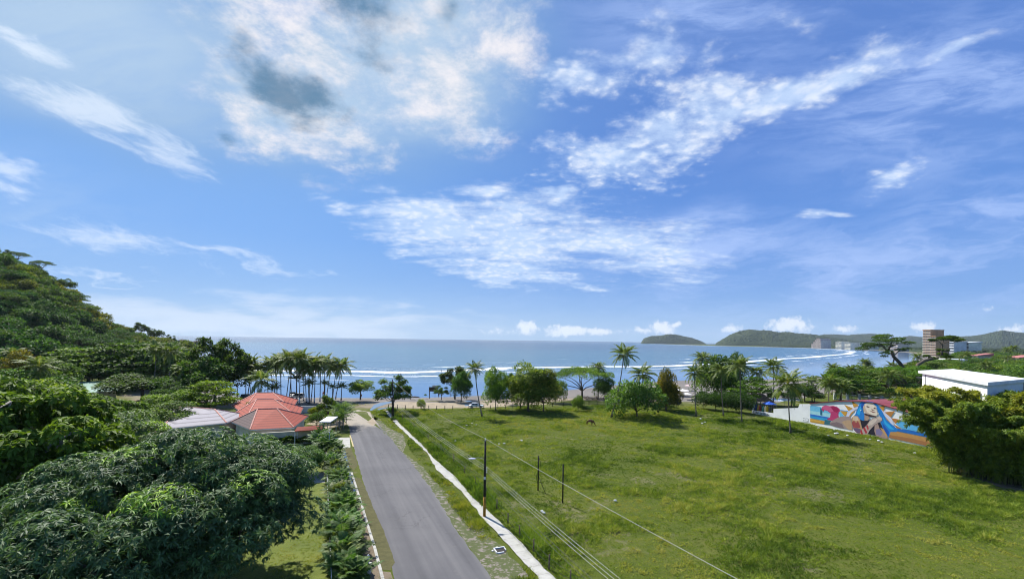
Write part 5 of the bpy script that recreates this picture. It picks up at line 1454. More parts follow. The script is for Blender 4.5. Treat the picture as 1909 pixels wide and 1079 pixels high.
# --- trees between the hill and the houses
L_ = [
 # key, base px, base py, top row, width px, colour, label, name
 ('tier0', 165, 722, 650, 150, BR, 'broad vine-draped tree with flat top, left half of the green wall below the hill', 'vine_draped_tree'),
 ('tier1', 235, 722, 640, 150, MD, 'broad vine-draped tree with flat top, middle of the green wall below the hill', 'vine_draped_tree'),
 ('tier2', 300, 722, 640, 130, MD, 'dark vine-draped tree behind the pale-trunked palm below the hill', 'vine_draped_tree'),
 ('full1', 120, 726, 668, 90, BR, 'rounded tree at the left end of the green wall below the hill', 'broadleaf_tree'),
 ('round2', 200, 724, 660, 110, MD, 'rounded leafy tree in front of the green wall below the hill', 'broadleaf_tree'),
 ('full0', 270, 724, 655, 120, DK, 'dense dark tree right of the green metal roof', 'broadleaf_tree'),
 ('open0', 385, 748, 632, 86, (.95, .9, .75), 'tall dark tree with open leafy crown against the sea, left of a pair', 'sea_almond_tree'),
 ('open1', 422, 748, 635, 70, (.95, .9, .75), 'tall dark tree with open leafy crown against the sea, right of a pair', 'sea_almond_tree'),
 ('round0', 400, 752, 668, 95, DK, 'dense dark undergrowth tree beneath the pair of open crowns', 'broadleaf_tree'),
 ('round1', 345, 752, 690, 80, DK, 'dark rounded tree left of the pair of open crowns', 'broadleaf_tree'),
 ('round2', 265, 748, 698, 110, (.9, .9, .75), 'wide olive rounded tree right of the green metal roof', 'broadleaf_tree'),
 ('round3', 330, 760, 712, 60, DK, 'dark round tree left of the bright layered tree', 'broadleaf_tree'),
 ('tier0', 392, 778, 710, 92, YL, 'bright green layered tree just left of the red roofs', 'layered_tree'),
 ('round0', 330, 785, 730, 90, BR, 'light green feathery tree above the pale grey roof', 'broadleaf_tree'),
 ('round1', 285, 790, 738, 60, YL, 'small bright tree in front of the glimpsed red roof', 'broadleaf_tree'),
 ('round2', 35, 745, 655, 62, RD, 'tree with a rusty brown crown at the left below the hill', 'broadleaf_tree'),
 ('round3', 95, 745, 672, 80, MD, 'mid green tree right of the rusty brown crown', 'broadleaf_tree'),
 ('round0', 5, 745, 668, 70, YL, 'bright yellow-green tree at the left edge below the hill', 'broadleaf_tree'),
 ('round1', 60, 770, 690, 120, BL, 'pale green spreading tree left of the green metal roof', 'broadleaf_tree'),
 ('full1', 308, 808, 753, 92, MD, 'mid green tree covering the left end of the pale grey roof', 'broadleaf_tree'),
 ('bush0', 470, 781, 749, 28, DK, 'small dark round tree standing between the red roof slopes', 'broadleaf_tree'),
 ('bush1', 455, 783, 757, 18, YL, 'small light green shrub beside the dark tree between the roofs', 'shrub'),
 ('open1', 612, 785, 737, 34, (1.3, 1.2, 1.0), 'pale flowering frangipani tree at the back corner of the garden', 'frangipani_tree'),
 ('bush2', 586, 775, 758, 20, (3.0, 1.9, .6), 'yellow and orange croton bush beside the red roofs', 'croton_bush'),
 ('bush0', 590, 792, 769, 28, DK, 'dark clipped round bush right of the front red roof', 'shrub'),
 ('bush1', 605, 782, 762, 18, BL, 'grey-green bush behind the dark clipped bush', 'shrub'),
 ('bush2', 617, 797, 770, 20, YL, 'light green bush beside the gate canopy', 'shrub'),
 ('round0', 672, 744, 709, 44, YL, 'small round bright green tree on the sand by the palm grove', 'broadleaf_tree'),
 ('open0', 733, 768, 701, 60, (1.0, 1.05, .75), 'tufted tree growing behind the far power pole', 'broadleaf_tree'),
 ('open1', 848, 742, 684, 52, (.75, .7, .7), 'thin dark tree with sparse leaves at the beach edge', 'broadleaf_tree'),
 ('full1', 860, 747, 694, 34, (.75, 1.0, .85), 'dense dark green tree beside the sparse thin one', 'broadleaf_tree'),
 ('open0', 823, 744, 719, 26, (1.1, 1.2, .8), 'little scrubby tree beside the beach signs', 'broadleaf_tree'),
 ('full2', 924, 764, 687, 46, (2.0, 1.95, 1.0), 'upright bright green tree right of the lone palm', 'broadleaf_tree'),
 ('open1', 945, 752, 697, 28, (1.3, 1.4, 1.2), 'thin pale tree behind the upright bright green tree', 'broadleaf_tree'),
 ('full0', 985, 766, 679, 72, (2.0, 1.6, 1.1), 'big olive-brown tree with several stems, left part of the clump', 'broadleaf_tree'),
 ('full1', 1013, 767, 690, 50, (2.3, 1.45, 1.0), 'russet-leaved tree at the right of the big olive-brown clump', 'broadleaf_tree'),
 ('full2', 970, 762, 700, 36, (2.0, 1.3, .8), 'low russet tree at the left of the big olive-brown clump', 'broadleaf_tree'),
 ('bush0', 1035, 750, 708, 40, (1.5, 1.4, .9), 'light olive bushy tree between the clump and the umbrella tree', 'shrub'),
 ('umbrella0', 1085, 744, 684, 100, (1.6, 1.6, .9), 'wide umbrella-shaped tree at the edge of the beach', 'umbrella_tree'),
 ('full2', 1126, 744, 702, 40, (1.1, 1.25, .9), 'small tree under the right wing of the umbrella tree', 'broadleaf_tree'),
 ('bush1', 1078, 766, 737, 20, BR, 'leafy stump wrapped in creeper at the edge of the lot', 'stump'),
 ('bush2', 1094, 767, 756, 22, DK, 'low dark bush right of the creeper-wrapped stump', 'shrub'),
 ('bush0', 1187, 777, 711, 96, (1.25, 1.35, 1.1), 'very large rounded shrub behind the tall leaning palm', 'large_shrub'),
 ('full2', 1243, 766, 688, 34, (2.6, 1.3, .8), 'tree with orange-brown leaves right of the large shrub', 'broadleaf_tree'),
 ('full0', 1241, 764, 712, 42, (1.9, 1.0, .7), 'lower russet foliage tree beneath the orange-brown crown', 'broadleaf_tree'),
 ('full1', 1332, 750, 664, 62, (1.3, 1.3, .9), 'tall leafy tree between the field palms, left one', 'broadleaf_tree'),
 ('full2', 1362, 748, 660, 50, (1.2, 1.2, .8), 'tall leafy tree between the field palms, right one', 'broadleaf_tree'),
 ('tier2', 1402, 760, 703, 76, (1.2, 1.3, .8), 'flat layered almond tree over the surf school', 'almond_tree'),
 ('bush1', 1312, 762, 729, 34, (.6, .75, .7), 'dark palm-like thicket, left end of the hedge behind the field palms', 'thicket'),
 ('bush2', 1334, 765, 731, 34, (.6, .75, .65), 'dark palm-like thicket, second along the hedge behind the field palms', 'thicket'),
 ('bush0', 1357, 767, 730, 38, (.5, .65, .6), 'dark palm-like thicket, third along the hedge behind the field palms', 'thicket'),
 ('bush1', 1383, 770, 730, 40, (.45, .6, .55), 'darkest thicket at the right end of the hedge, touching the white wall', 'thicket'),
 ('round3', 1475, 757, 724, 34, (.8, .9, .7), 'dark small tree behind the big right field palm', 'broadleaf_tree'),
 ('round0', 1500, 748, 715, 40, (.9, 1.0, .8), 'round tree behind the white step of the mural wall', 'broadleaf_tree'),
 ('round1', 1518, 750, 727, 34, (.5, .6, .6), 'very dark tree behind the red roof edge', 'broadleaf_tree'),
 ('tier0', 1566, 748, 686, 60, (1.2, 1.3, .8), 'tall layered tree behind the mural roof peak', 'layered_tree'),
 ('tier1', 1602, 746, 701, 74, (1.3, 1.4, .8), 'wide layered tree right of the taller one behind the mural', 'layered_tree'),
 ('round3', 1693, 756, 716, 50, (.55, .75, .7), 'dense dark round tree under the black balcony canopy', 'broadleaf_tree'),
 ('umbrella1', 1700, 742, 682, 110, (1.3, 1.5, .8), 'spreading light green tree left of the white modern house', 'umbrella_tree'),
 ('bush0', 785, 762, 744, 15, YL, 'single sapling with yellow-green tufts at the fence line', 'sapling'),
 ('bush1', 793, 738, 734, 5, BR, 'tiny bush on the beach crest', 'shrub'),
 ('bush2', 733, 786, 776, 9, DK, 'dark little bush at the foot of the far power pole', 'shrub'),
]
for (k, bx, by, tp, w, c, lab, nm) in L_:
    tree_px(k, bx, by, tp, lab, w, nm, None, c, cat={'shrub': 'bush', 'thicket': 'bush', 'large_shrub': 'bush', 'croton_bush': 'bush', 'stump': 'bush'}.get(nm, 'tree'))

# --- two rain trees beside the right-hand shore: layered pads on crooked limbs
def pad_tree(name, base, pads, trunk, label, seed, color, leafL=.5):
    """pads: (dx, dy, z, r) leaf pads; trunk: list of polylines with radii; all in metres from the base"""
    e = thing(name, base, label, 'tree')
    mb = MB()
    for pl, r0, r1 in trunk: mb.tube(pl, np.linspace(r0, r1, len(pl)), 7)
    mb.build('trunk', m_bark, e, True)
    Q, t = crown_leaves(pads, 9000, leafL, leafL * .6, 0, seed, .26, .5, .4, .6)
    c = link('crown', quadmesh('crown', Q, m_leaf, t), e); setcol(c, color)
    return e
def shape_px(Y, base, pads_px, limbs_px, jitter, seed):
    g = np.random.default_rng(seed)
    bx, by, bz = base
    s = Y / F
    pads = []
    for (px, py, r) in pads_px:
        x, y, z = at(px, py, Y)
        pads.append((x - bx, g.normal() * jitter, z - bz, r * s))
    tr = []
    for pl, r0, r1 in limbs_px:
        dy = np.cumsum(g.normal(size=len(pl)) * jitter * .3); dy[0] = 0
        tr.append(([(at(a, b, Y)[0] - bx, float(d), at(a, b, Y)[2] - bz) for (a, b), d in zip(pl, dy)], r0, r1))
    return pads, tr
Y1 = 235.0
b1 = (at(1697, 700, Y1)[0], Y1, 0)
pads, tr = shape_px(Y1, b1, [(1612, 642, 13), (1628, 635, 13), (1605, 650, 11), (1645, 629, 13), (1660, 626, 13), (1675, 632, 12), (1688, 639, 10), (1655, 636, 14), (1640, 643, 12), (1670, 644, 12), (1622, 646, 11), (1645, 655, 8), (1668, 652, 9), (1678, 660, 7), (1650, 664, 6), (1632, 658, 8), (1690, 650, 7)],
   [([(1697, 720), (1690, 702), (1680, 690), (1668, 676), (1658, 664), (1655, 655)], 1.15, .6), ([(1655, 655), (1645, 645), (1630, 642), (1612, 645)], .5, .12), ([(1655, 655), (1657, 643), (1660, 630)], .5, .12), ([(1657, 648), (1670, 640), (1684, 640)], .38, .1), ([(1666, 674), (1663, 662), (1672, 652), (1684, 650)], .35, .08), ([(1655, 656), (1640, 657), (1630, 657)], .25, .06), ([(1645, 645), (1642, 635), (1645, 630)], .25, .06)], 3.5, 5)
pad_tree('rain_tree', b1, pads, tr, 'tall rain tree with layered dark crown leaning over the right-hand shore', 6, (.8, .85, .5))
Y2 = 215.0
b2 = (at(1712, 690, Y2)[0], Y2, 0)
pads, tr = shape_px(Y2, b2, [(1745, 631, 10), (1760, 629, 10), (1775, 633, 7), (1735, 634, 6), (1762, 634, 9), (1750, 652, 5), (1757, 664, 8), (1765, 660, 7), (1748, 668, 6), (1740, 664, 5), (1770, 653, 5)],
   [([(1708, 712), (1712, 690), (1717, 680), (1728, 672), (1745, 669), (1755, 667)], .9, .55), ([(1755, 667), (1758, 655), (1757, 645), (1760, 636), (1764, 630)], .42, .1), ([(1758, 645), (1748, 637), (1740, 633)], .22, .06), ([(1758, 655), (1768, 650), (1775, 648)], .2, .06), ([(1757, 660), (1750, 655), (1745, 652)], .16, .05), ([(1759, 640), (1770, 634), (1777, 633)], .18, .05)], 2.5, 8)
pad_tree('rain_tree', b2, pads, tr, 'bare crooked rain tree with a small flat crown right of the tall one', 9, (1.0, .95, .5))

# --- palms
PL = [
 # base px,py, heart px,py, scale, label, options
 (899, 776, 885.5, 686, .72, 'lone slender palm leaning left in the open field', dict(v=0)),
 (1139, 778, 1163, 660, 1.0, 'tallest field palm, leaning right over the large shrub', dict(v=1)),
 (1298, 776, 1295, 694, .88, 'leftmost of the four straight palms along the field edge', dict(v=2)),
 (1349, 777, 1344, 690, .85, 'second of the four straight palms along the field edge', dict(v=3)),
 (1383, 788, 1379.5, 680, .92, 'third and tallest of the four straight palms along the field edge', dict(v=0)),
 (1474, 808, 1469, 715, 1.22, 'big full palm on the grass in front of the white wall', dict(v=1)),
 (1442, 765, 1442, 683, 1.05, 'palm behind the big one at the white wall, heads bent right', dict(v=2)),
 (1411, 752, 1411, 693, .95, 'small palm behind the surf school shelter', dict(v=3)),
 (1308, 748, 1309, 668, .95, 'dark palm showing behind the leftmost field palm', dict(v=1)),
 (1199, 752, 1198, 697, 1.25, 'full bushy palm behind the large shrub', dict(v=2)),
 (1115, 742, 1116, 684, .85, 'small palm rising through the umbrella tree', dict(v=3)),
 (1626, 712, 1612, 676, 1.0, 'palm with bowed crown left of the tall rain tree', dict(v=0)),
 (1632, 712, 1619, 680, .9, 'second leaning palm close beside the bowed one', dict(v=2)),
 (1665, 715, 1663, 682, .95, 'palm under the tall rain tree', dict(v=1)),
 (1710, 708, 1710, 664, .95, 'dark palm between the two rain trees', dict(v=3)),
 (1545, 765, 1545, 714, 1.0, 'palm with fronds hanging over the mural roof', dict(v=0)),
 (1571, 766, 1568, 722, 1.05, 'stout palm right behind the mural roof peak', dict(v=1)),
 (1590, 738, 1586, 690, .85, 'slim palm showing above the layered trees', dict(v=2)),
 (1514, 748, 1513, 708, .75, 'small yellowish palm behind the wall step', dict(v=3)),
 (1660, 752, 1655, 700, 1.05, 'palm at the left of the white modern house garden', dict(v=1)),
 (280, 742, 291, 652, 1.05, 'pale-trunked palm leaning right below the hill', dict(v=2, bend=.5)),
 (312, 742, 318, 655, 1.0, 'palm right behind the pale-trunked one', dict(v=0)),
 (352, 752, 350, 690, 1.15, 'wide palm in front of the open-crowned tree', dict(v=3)),
 (72, 765, 72, 683, 1.15, 'silvery palm below the rusty brown crown', dict(v=1)),
 (22, 742, 24, 660, 1.0, 'palm at the left edge below the hill', dict(v=3)),
 (1793, 700, 1793, 664, .8, 'left palm standing before the white villa', dict(v=2)),
 (1803, 702, 1803, 660, .8, 'tall palm standing before the white villa', dict(v=0)),
 (1768, 700, 1768, 672, .8, 'palm left of the white villa', dict(v=1)),
 (1880, 700, 1879, 652, .95, 'windswept palm standing above the wood at the right', dict(v=1)),
 (1893, 702, 1890, 648, .85, 'palm with a bent head at the right edge of the wood', dict(v=3)),
 (1753, 702, 1752, 676, .8, 'small palm left of the two before the villa', dict(v=3)),
]
for (bx, by, tx, ty, s_, lab, kw) in PL:
    palm_px(bx, by, tx, ty, lab, scale=s_, **kw)
# grove on the beach: whitewashed trunks
GR = [(443, 742, 441, 688, .9), (458, 744, 459, 684, 1.05), (461, 743, 470, 676, .95), (468, 742, 464, 690, .9), (472, 744, 480, 690, .85), (524, 746, 523, 673, 1.0), (533.5, 745, 542, 669, 1.05), (539, 746, 545, 674, .95), (543.5, 750, 541, 668, 1.1), (552.5, 742, 553, 676, .9),
      (558, 751, 560, 670, 1.15), (566, 744, 567, 682, .9), (571, 748, 569, 690, .75), (574, 750, 577, 686, .9), (580, 747, 586, 675, 1.0), (586, 749, 588, 678, .95), (596.5, 747, 598, 680, .95), (604, 742, 606, 674, .95), (608.5, 740, 617, 683, .9), (620, 741, 627, 684, 1.0), (625.5, 742, 637, 680, 1.05), (510, 744, 505, 676, .9), (500, 744, 498, 684, .85), (517, 744, 514, 684, .85)]
words = 'first second third fourth fifth sixth seventh eighth ninth tenth eleventh twelfth thirteenth fourteenth fifteenth sixteenth seventeenth eighteenth nineteenth twentieth'.split()
order = sorted(range(len(GR)), key=lambda i: GR[i][2])
rank = {i: k for k, i in enumerate(order)}
for i, (bx, by, tx, ty, s_) in enumerate(GR):
    k = rank[i]
    if k < 12: lab = '%s palm crown from the left in the beach grove behind the red roofs' % words[k]
    else: lab = '%s palm crown from the right in the beach grove behind the red roofs' % words[len(GR) - 1 - k]
    palm_px(bx, by, tx, ty, lab, scale=s_ * 1.06, v=i, group='palms of the beach grove', r=.14, white=True, bend=.05, color=(1.1, 1.1, 1.0))
palm_px(486, 752, 487, 708, 'big low palm rising behind the ridge of the red roofs', scale=1.25, v=1, color=(1.1, 1.15, 1.1))
for (bx, by, tx, ty, s_, lab) in ((512, 750, 512, 724, .8, 'bushy young palm behind the red roof ridge'), (554, 748, 553, 706, .8, 'low palm in the middle of the beach grove'), (577, 750, 577, 716, .8, 'low palm with spread fronds among the grove trunks'), (605, 748, 606, 716, .6, 'young bright palm low in the right of the grove'),
                                  (620, 747, 620, 722, .55, 'smallest young palm at the right of the grove'), (636, 744, 637, 722, .75, 'young palm standing apart right of the grove')):
    palm_px(bx, by, tx, ty, lab, scale=s_, v=int(bx), young=True)

# --- wood behind the mural and out to the far beach, one object per crown
gw = np.random.default_rng(17)
spots = []
tries = 0
HOUSE = [tuple(v[:2]) for v in (A - ua * 5 - ub * 5, D + ua * 5 - ub * 5, C_ + ua * 5 + ub * 6, B - ua * 5 + ub * 6)]
shelter = [P(1400, 775)[:2], P(1500, 790)[:2], P(1800, 850)[:2], P(1800, 735)[:2], P(1560, 735)[:2], P(1395, 745)[:2]]
while len(spots) < 250 and tries < 60000:
    tries += 1
    Yq = 140 + 640 * gw.random() ** 1.25
    px = gw.uniform(1480, 1960)
    X = (px - CX) / F * Yq
    sdv = float(shore_d(np.array([X]), np.array([Yq]))[0])
    if sdv < (30 if Yq < 300 else 45): continue
    if inside(np.array([X]), np.array([Yq]), BEACH)[0]: continue
    if inside(np.array([X]), np.array([Yq]), shelter)[0] or inside(np.array([X]), np.array([Yq]), HOUSE)[0]: continue
    row = pxof(X, Yq, 0)[1]
    if Yq < 175 and px < 1700: continue
    mind = 6.0 + (Yq - 140) * .016
    # keep the views to the buildings open
    if 1775 < px < 1818 and 225 < Yq < 392: continue
    if all((X - a) ** 2 + (Yq - b) ** 2 > mind ** 2 for a, b, *_ in spots): spots.append((X, Yq, px, sdv))
for (X, Yq, px, sdv) in spots:
    far = 'in the far wood' if Yq > 480 else 'in the middle of the wood' if Yq > 280 else 'at the near side of the wood'
    sidew = 'left of the villa' if px < 1775 else 'behind the modern house' if px < 1850 else 'by the right edge'
    r_ = gw.random()
    ci = gw.integers(5); hue = ['dark green', 'mid green', 'light green', 'deep olive', 'yellowish'][ci]
    colr = [(.95, 1.1, 1.0), (1.2, 1.3, .95), (1.5, 1.5, 1.0), (1.1, 1.1, .85), (1.7, 1.5, .9)][ci]
    Ht = gw.uniform(7.5, 11.5) if Yq < 400 else gw.uniform(8, 12.5)
    if px < 1700 and Yq > 200: Ht *= .75
    if px > 1700 and Yq < 190: Ht = gw.uniform(5, 7)
    if r_ < .14 and Yq < 420:
        palm((X, Yq, 0), (X + gw.normal(), Yq + gw.normal(), Ht * 1.0), 'palm %s, %s' % (far, sidew), scale=gw.uniform(.85, 1.05), v=int(gw.integers(4)), group='palms ' + far, nuts=False)
    else:
        k = 'wood%d' % gw.integers(4) if r_ < .6 else 'tier%d' % gw.integers(3) if r_ < .78 else 'umbrella%d' % gw.integers(2)
        kind = 'flat-topped tree' if k[0] in 'tu' else 'rounded tree'
        place(k, 'broadleaf_tree', (X, Yq, 0), Ht, '%s %s %s, %s' % (hue, kind, far, sidew), 'tree', 'trees ' + far, colr, sx=gw.uniform(1.0, 1.3))
# canopy beyond, reading as one mass
a_, y_ = np.meshgrid(np.linspace(.55, 1.5, 520), 600 * (3800 / 600) ** np.linspace(0, 1, 420))
Xc, Yc = a_ * y_, y_
sdc = shore_d(Xc, Yc)
crn = fbm(Xc / 9, Yc / 9, 61, 3)
Zc = 6.5 + (crn - .4) * 11 + (fbm(Xc / 120, Yc / 120, 63, 2) - .4) * 7
Zc = np.where(sdc > 55, Zc, -3) * np.clip((sdc - 55) / 10, 0, 1)
kpc = (sdc[:-1, :-1] > 50)
tag(link('far_wood', gridmesh('far_wood', np.stack([Xc, Yc, Zc], -1), m_wood_far, smooth=False, keep=kpc)), 'distant woodland canopy behind the long beach', 'woodland', kind='stuff')

# ------------------------------------------------------------------ foreground left: mango and its neighbours
def big_tree(name, base, Ht, rx, ry, label, n_clump, n_ros, k, L, W, seed, leaf, bark_m, color, zlow=.12, r0=.45, open_=.0, squash=.7, droop=.55, cr=1.9, lean=(0, 0)):
    g = np.random.default_rng(seed)
    e = thing(name, base, label, 'tree')
    B = []
    for i in range(n_clump):
        d = unit(g.normal(size=3)); d[2] = abs(d[2]) if g.random() < .72 else -abs(d[2]) * .8
        rr = .62 + .33 * g.random()
        lump = .88 + .26 * vnoise(d[0] * 2.2 + seed, d[1] * 2.2, seed)
        zc = Ht * (zlow + (1 - zlow) * .42)
        hz = (Ht - zc - cr * .55) if d[2] > 0 else (zc - Ht * zlow)
        B.append((lean[0] + d[0] * rx * rr * lump, lean[1] + d[1] * ry * rr * lump, zc + d[2] * hz * rr * lump, cr * (.7 + .6 * g.random())))
    B_ = np.array(B)
    p = B_[:, 3] ** 2; p /= p.sum()
    kk = g.choice(len(B_), size=n_ros, p=p)
    dd = sphere_dirs(n_ros, g, .45)
    C = B_[kk, :3] + dd * np.array([1, 1, squash]) * (B_[kk, 3] * (1 - .3 * g.random(n_ros) ** 1.5))[:, None]
    # keep outward-facing shoots of the whole crown and a share of the rest
    bt = g.normal(size=len(B_)) * .10
    flush = (g.random(len(B_)) < .11)
    tint = .36 + bt[kk] + g.normal(size=n_ros) * .07 + np.where(flush[kk] & (dd[:, 2] > .25) & (g.random(n_ros) < .6), .32, 0)
    Q, t = rosettes(C, dd + np.array([0, 0, .5]), k, L, W, droop, seed + 1, tint)
    Q[..., 2] = np.maximum(Q[..., 2], .1)
    mb = MB(); limbs(mb, r0, Ht, [b[:3] for b in B], seed, lean, .30, 8, n_main=11)
    mb.build('trunk', bark_m, e, True)
    c = link('crown', quadmesh('crown', Q, leaf, t), e); setcol(c, color)
    return e
big_tree('mango_tree', (-26.8, 35.5, 0), 12.9, 10.6, 10.0, 'huge dark green mango tree filling the lower left foreground', 150, 17000, 11, .44, .095, 201, m_gloss, m_bark, (1.55, 1.75, 1.15), zlow=.14, r0=.55, cr=2.1)
big_tree('mango_tree', (-34.5, 27.0, 0), 9.0, 8.0, 7.0, 'dark glossy tree in the bottom left corner before the mango', 80, 8500, 10, .44, .11, 202, m_gloss, m_bark, (1.3, 1.5, 1.0), zlow=.12, r0=.4, cr=1.9)
big_tree('mango_tree', (-50, 52, 0), 12.4, 9.5, 9.0, 'second glossy dark tree behind the great mango, left of the pale roof', 110, 10500, 8, .42, .12, 203, m_gloss, m_bark, (2.0, 2.05, 1.2), zlow=.15, r0=.45, cr=2.0)
big_tree('breadfruit_tree', (-42.0, 37.5, 0), 16.6, 8.5, 8.0, 'tall yellow-green tree with pale bare branches at the left edge', 62, 3600, 8, .60, .22, 204, m_leaf, m_pale, (2.0, 1.75, 1.0), zlow=.32, r0=.7, cr=1.7, droop=.6)
big_tree('breadfruit_tree', (-67, 60, 0), 14.5, 7.5, 8.0, 'yellow-green tree crown behind the tall one at the left edge', 70, 3800, 8, .62, .24, 205, m_leaf, m_pale, (2.0, 1.75, 1.1), zlow=.3, r0=.5, cr=1.9, droop=.5)
big_tree('breadfruit_tree', (-73, 80, 0), 9.5, 8.0, 7.0, 'bright leafy tree in front of the green metal roof', 70, 5000, 8, .6, .24, 206, m_leaf, m_pale, (1.7, 1.6, 1.1), zlow=.25, r0=.4, cr=1.8, droop=.5)
big_tree('feathery_tree', (-31.5, 66, 0), 4.4, 4.6, 3.6, 'low feathery tree with drooping sprays left of the hedge', 40, 4200, 9, .42, .08, 207, m_leaf, m_bark, (1.4, 1.5, 1.3), zlow=.2, r0=.18, cr=1.1, droop=.7)

# ------------------------------------------------------------------ hedge of clumping palms between fence and kerb
def fan_clump(key, seed, Hc, nf, L, w_, up):
    g = np.random.default_rng(seed)
    Qs, Ts = [], []
    mb = MB()
    for s_ in range(5):
        a = s_ * 1.257 + g.random(); rr = .25 + .3 * g.random()
        bx, by = rr * math.cos(a), rr * math.sin(a)
        hh = Hc * (.35 + .3 * g.random())
        mb.tube([(bx, by, -.1), (bx * 1.3, by * 1.3, hh)], [.06, .045], 6)
        q, t = palm_crown(nf, L, seed * 10 + s_, droop=.75, leaflet=1.25, up=1.45, lw=w_, nl=15, low=.1, split=.28)
        Qs.append(q + np.array([bx * 1.3, by * 1.3, hh])); Ts.append(np.clip(t + .02 + g.normal() * .07, 0, 1))
    return mb.mesh('stems', m_pale, True), quadmesh('fronds', np.concatenate(Qs), m_palm, np.concatenate(Ts))
FAN = [fan_clump('fan', 300 + i, 2.6, 8, 2.1, .20, 1.4) for i in range(4)]
FINE = [fan_clump('fine', 320 + i, 4.2, 9, 2.8, .07, 1.4) for i in range(2)]
def fan(x, y, Ht, label, v, color=(.8, 1.0, .8), group=None, fine=False, name='clump_palm', sx=1.0):
    e = thing(name, (x, y, 0), label, 'palm bush', group, random.random() * 6.28)
    s = Ht / (4.6 if fine else 3.6); e.scale = (s * sx, s * sx, s)
    st, fr = (FINE if fine else FAN)[v % (2 if fine else 4)]
    link('stems', st, e); c = link('fronds', fr, e); setcol(c, color)
    return e
ha, hb = np.array(P(640, 1010)[:2]), np.array(P(620, 838)[:2])
dh = (hb - ha); Lh = np.linalg.norm(dh); dh /= Lh; nh = np.array([-dh[1], dh[0]])
steps = np.arange(-9, Lh - .5, 1.45)
for i, s_ in enumerate(steps):
    p = ha + dh * s_ + nh * random.uniform(-.35, .35)
    k = int(i); n_tot = len(steps)
    lab = ('%s clump palm of the kerbside hedge counting from the nearest' % words[k] if k < 18 else '%s clump palm of the kerbside hedge counting back from the gate' % words[min(19, n_tot - 1 - k)])
    fan(p[0], p[1], random.uniform(2.9, 3.3) + .5 * (s_ < 8) + random.uniform(-.3, .4), lab, i, (random.uniform(.55, .85), random.uniform(.75, 1.05), random.uniform(.6, .85)), 'kerbside palm hedge', sx=1.05)
for i, (px, py, Ht, lab) in enumerate([(604, 842, 5.2, 'tall dark clump palm beside the gate, nearest the lawn'), (600, 832, 5.0, 'tall dark clump palm beside the gate, next to the beige wall'), (609, 850, 4.4, 'clump palm at the end of the hedge by the grey gate post')]):
    x, y, z = P(px, py); fan(x, y, Ht, lab, i, (.6, .85, .8), fine=False, name='clump_palm')
for i, (px, py, Ht, lab) in enumerate([(636, 801, 5.4, 'areca palm cluster on the roadside, nearer one'), (640, 794, 6.3, 'areca palm cluster on the roadside, taller one behind'), (632, 792, 5.0, 'areca palm cluster on the roadside, one against the gate')]):
    x, y, z = P(px, py); fan(x, y, Ht, lab, i, (.75, .95, .85), fine=True, name='areca_palm')
fh_ = np.random.default_rng(9)
for i in range(15):
    t = (i + .5) / 15
    px = 484 + (600 - 484) * t; py = 833 - 8 * t
    x, y, z = P(px, py)
    lab = '%s small palm from the left in the row before the beige wall' % words[i] 
    fan(x, y, fh_.uniform(1.7, 2.4), lab, i, (.95, 1.1, .7), 'row of small palms before the beige wall')

# ------------------------------------------------------------------ bamboo thicket on the right
def bamboo_clump(seed, Ht, R_):
    g = np.random.default_rng(seed)
    mb = MB(); Qs, Ts = [], []
    n_c = 26
    for i in range(n_c):
        a = g.random() * 6.28; rr = R_ * .28 * math.sqrt(g.random())
        b = np.array([rr * math.cos(a), rr * math.sin(a), -.1])
        h_ = Ht * (.68 + .32 * g.random()); out = R_ * (.35 + .75 * g.random())
        d = np.array([math.cos(a), math.sin(a), 0])
        ts = np.linspace(0, 1, 9)
        pl = np.array([b + d * out * t ** 2.2 + np.array([0, 0, h_ * (t - .16 * t ** 5)]) for t in ts])
        mb.tube(pl, np.linspace(.055, .012, 9), 5, tint=.6)
        m_ = int(46 + 50 * g.random())
        tt = .18 + .82 * g.random(m_) ** .75
        c = np.array([[np.interp(x, ts, pl[:, q]) for q in range(3)] for x in tt])
        sd_ = unit(g.normal(size=(m_, 3)) * np.array([1, 1, .35]))
        ll = (1.5 - .75 * tt) * (.6 + .8 * g.random(m_))
        for q in range(6):      # sprays along each side branch
            f = (q + 1) / 6
            cc = c + sd_ * (ll * f)[:, None] + np.array([0, 0, -.3]) * (f ** 2 * ll)[:, None]
            Q, t = rosettes(cc, sd_ + np.array([0, 0, .2]), 8, .40, .11, .5, seed * 100 + i * 7 + q, .42 + .12 * g.normal(size=m_) * .6 + .10 * tt)
            Qs.append(Q); Ts.append(t)
    Qa = np.concatenate(Qs); Qa[..., 2] = np.maximum(Qa[..., 2], .05)
    return mb.mesh('canes', m_cane, True), quadmesh('foliage', Qa, m_leaf, np.concatenate(Ts))
m_cane = bark('cane', (.22, .24, .07), 2)
BAM = [bamboo_clump(401 + i, 13.0, 6.0) for i in range(2)]
bl = ['bamboo clump farthest left, hanging over the mural', 'bamboo clump left of centre in the thicket', 'bamboo clump in the middle front of the thicket', 'bamboo clump at the back of the thicket before the white house', 'tallest yellowing bamboo clump by the right edge', 'bamboo clump low at the right edge', 'bamboo clump nearest the dirt path', 'bamboo clump at the back right, topping the wood', 'small bamboo clump at the left foot of the thicket', 'bamboo clump at the far right behind the front ones']
bsp = [(1800, 884, 712, .8), (1812, 868, 700, .85), (1830, 888, 716, .9), (1838, 858, 696, .95), (1880, 880, 690, 1.0), (1905, 905, 728, .9), (1868, 899, 760, .8), (1925, 865, 674, 1.1), (1772, 868, 722, .62), (1850, 862, 700, .95)]
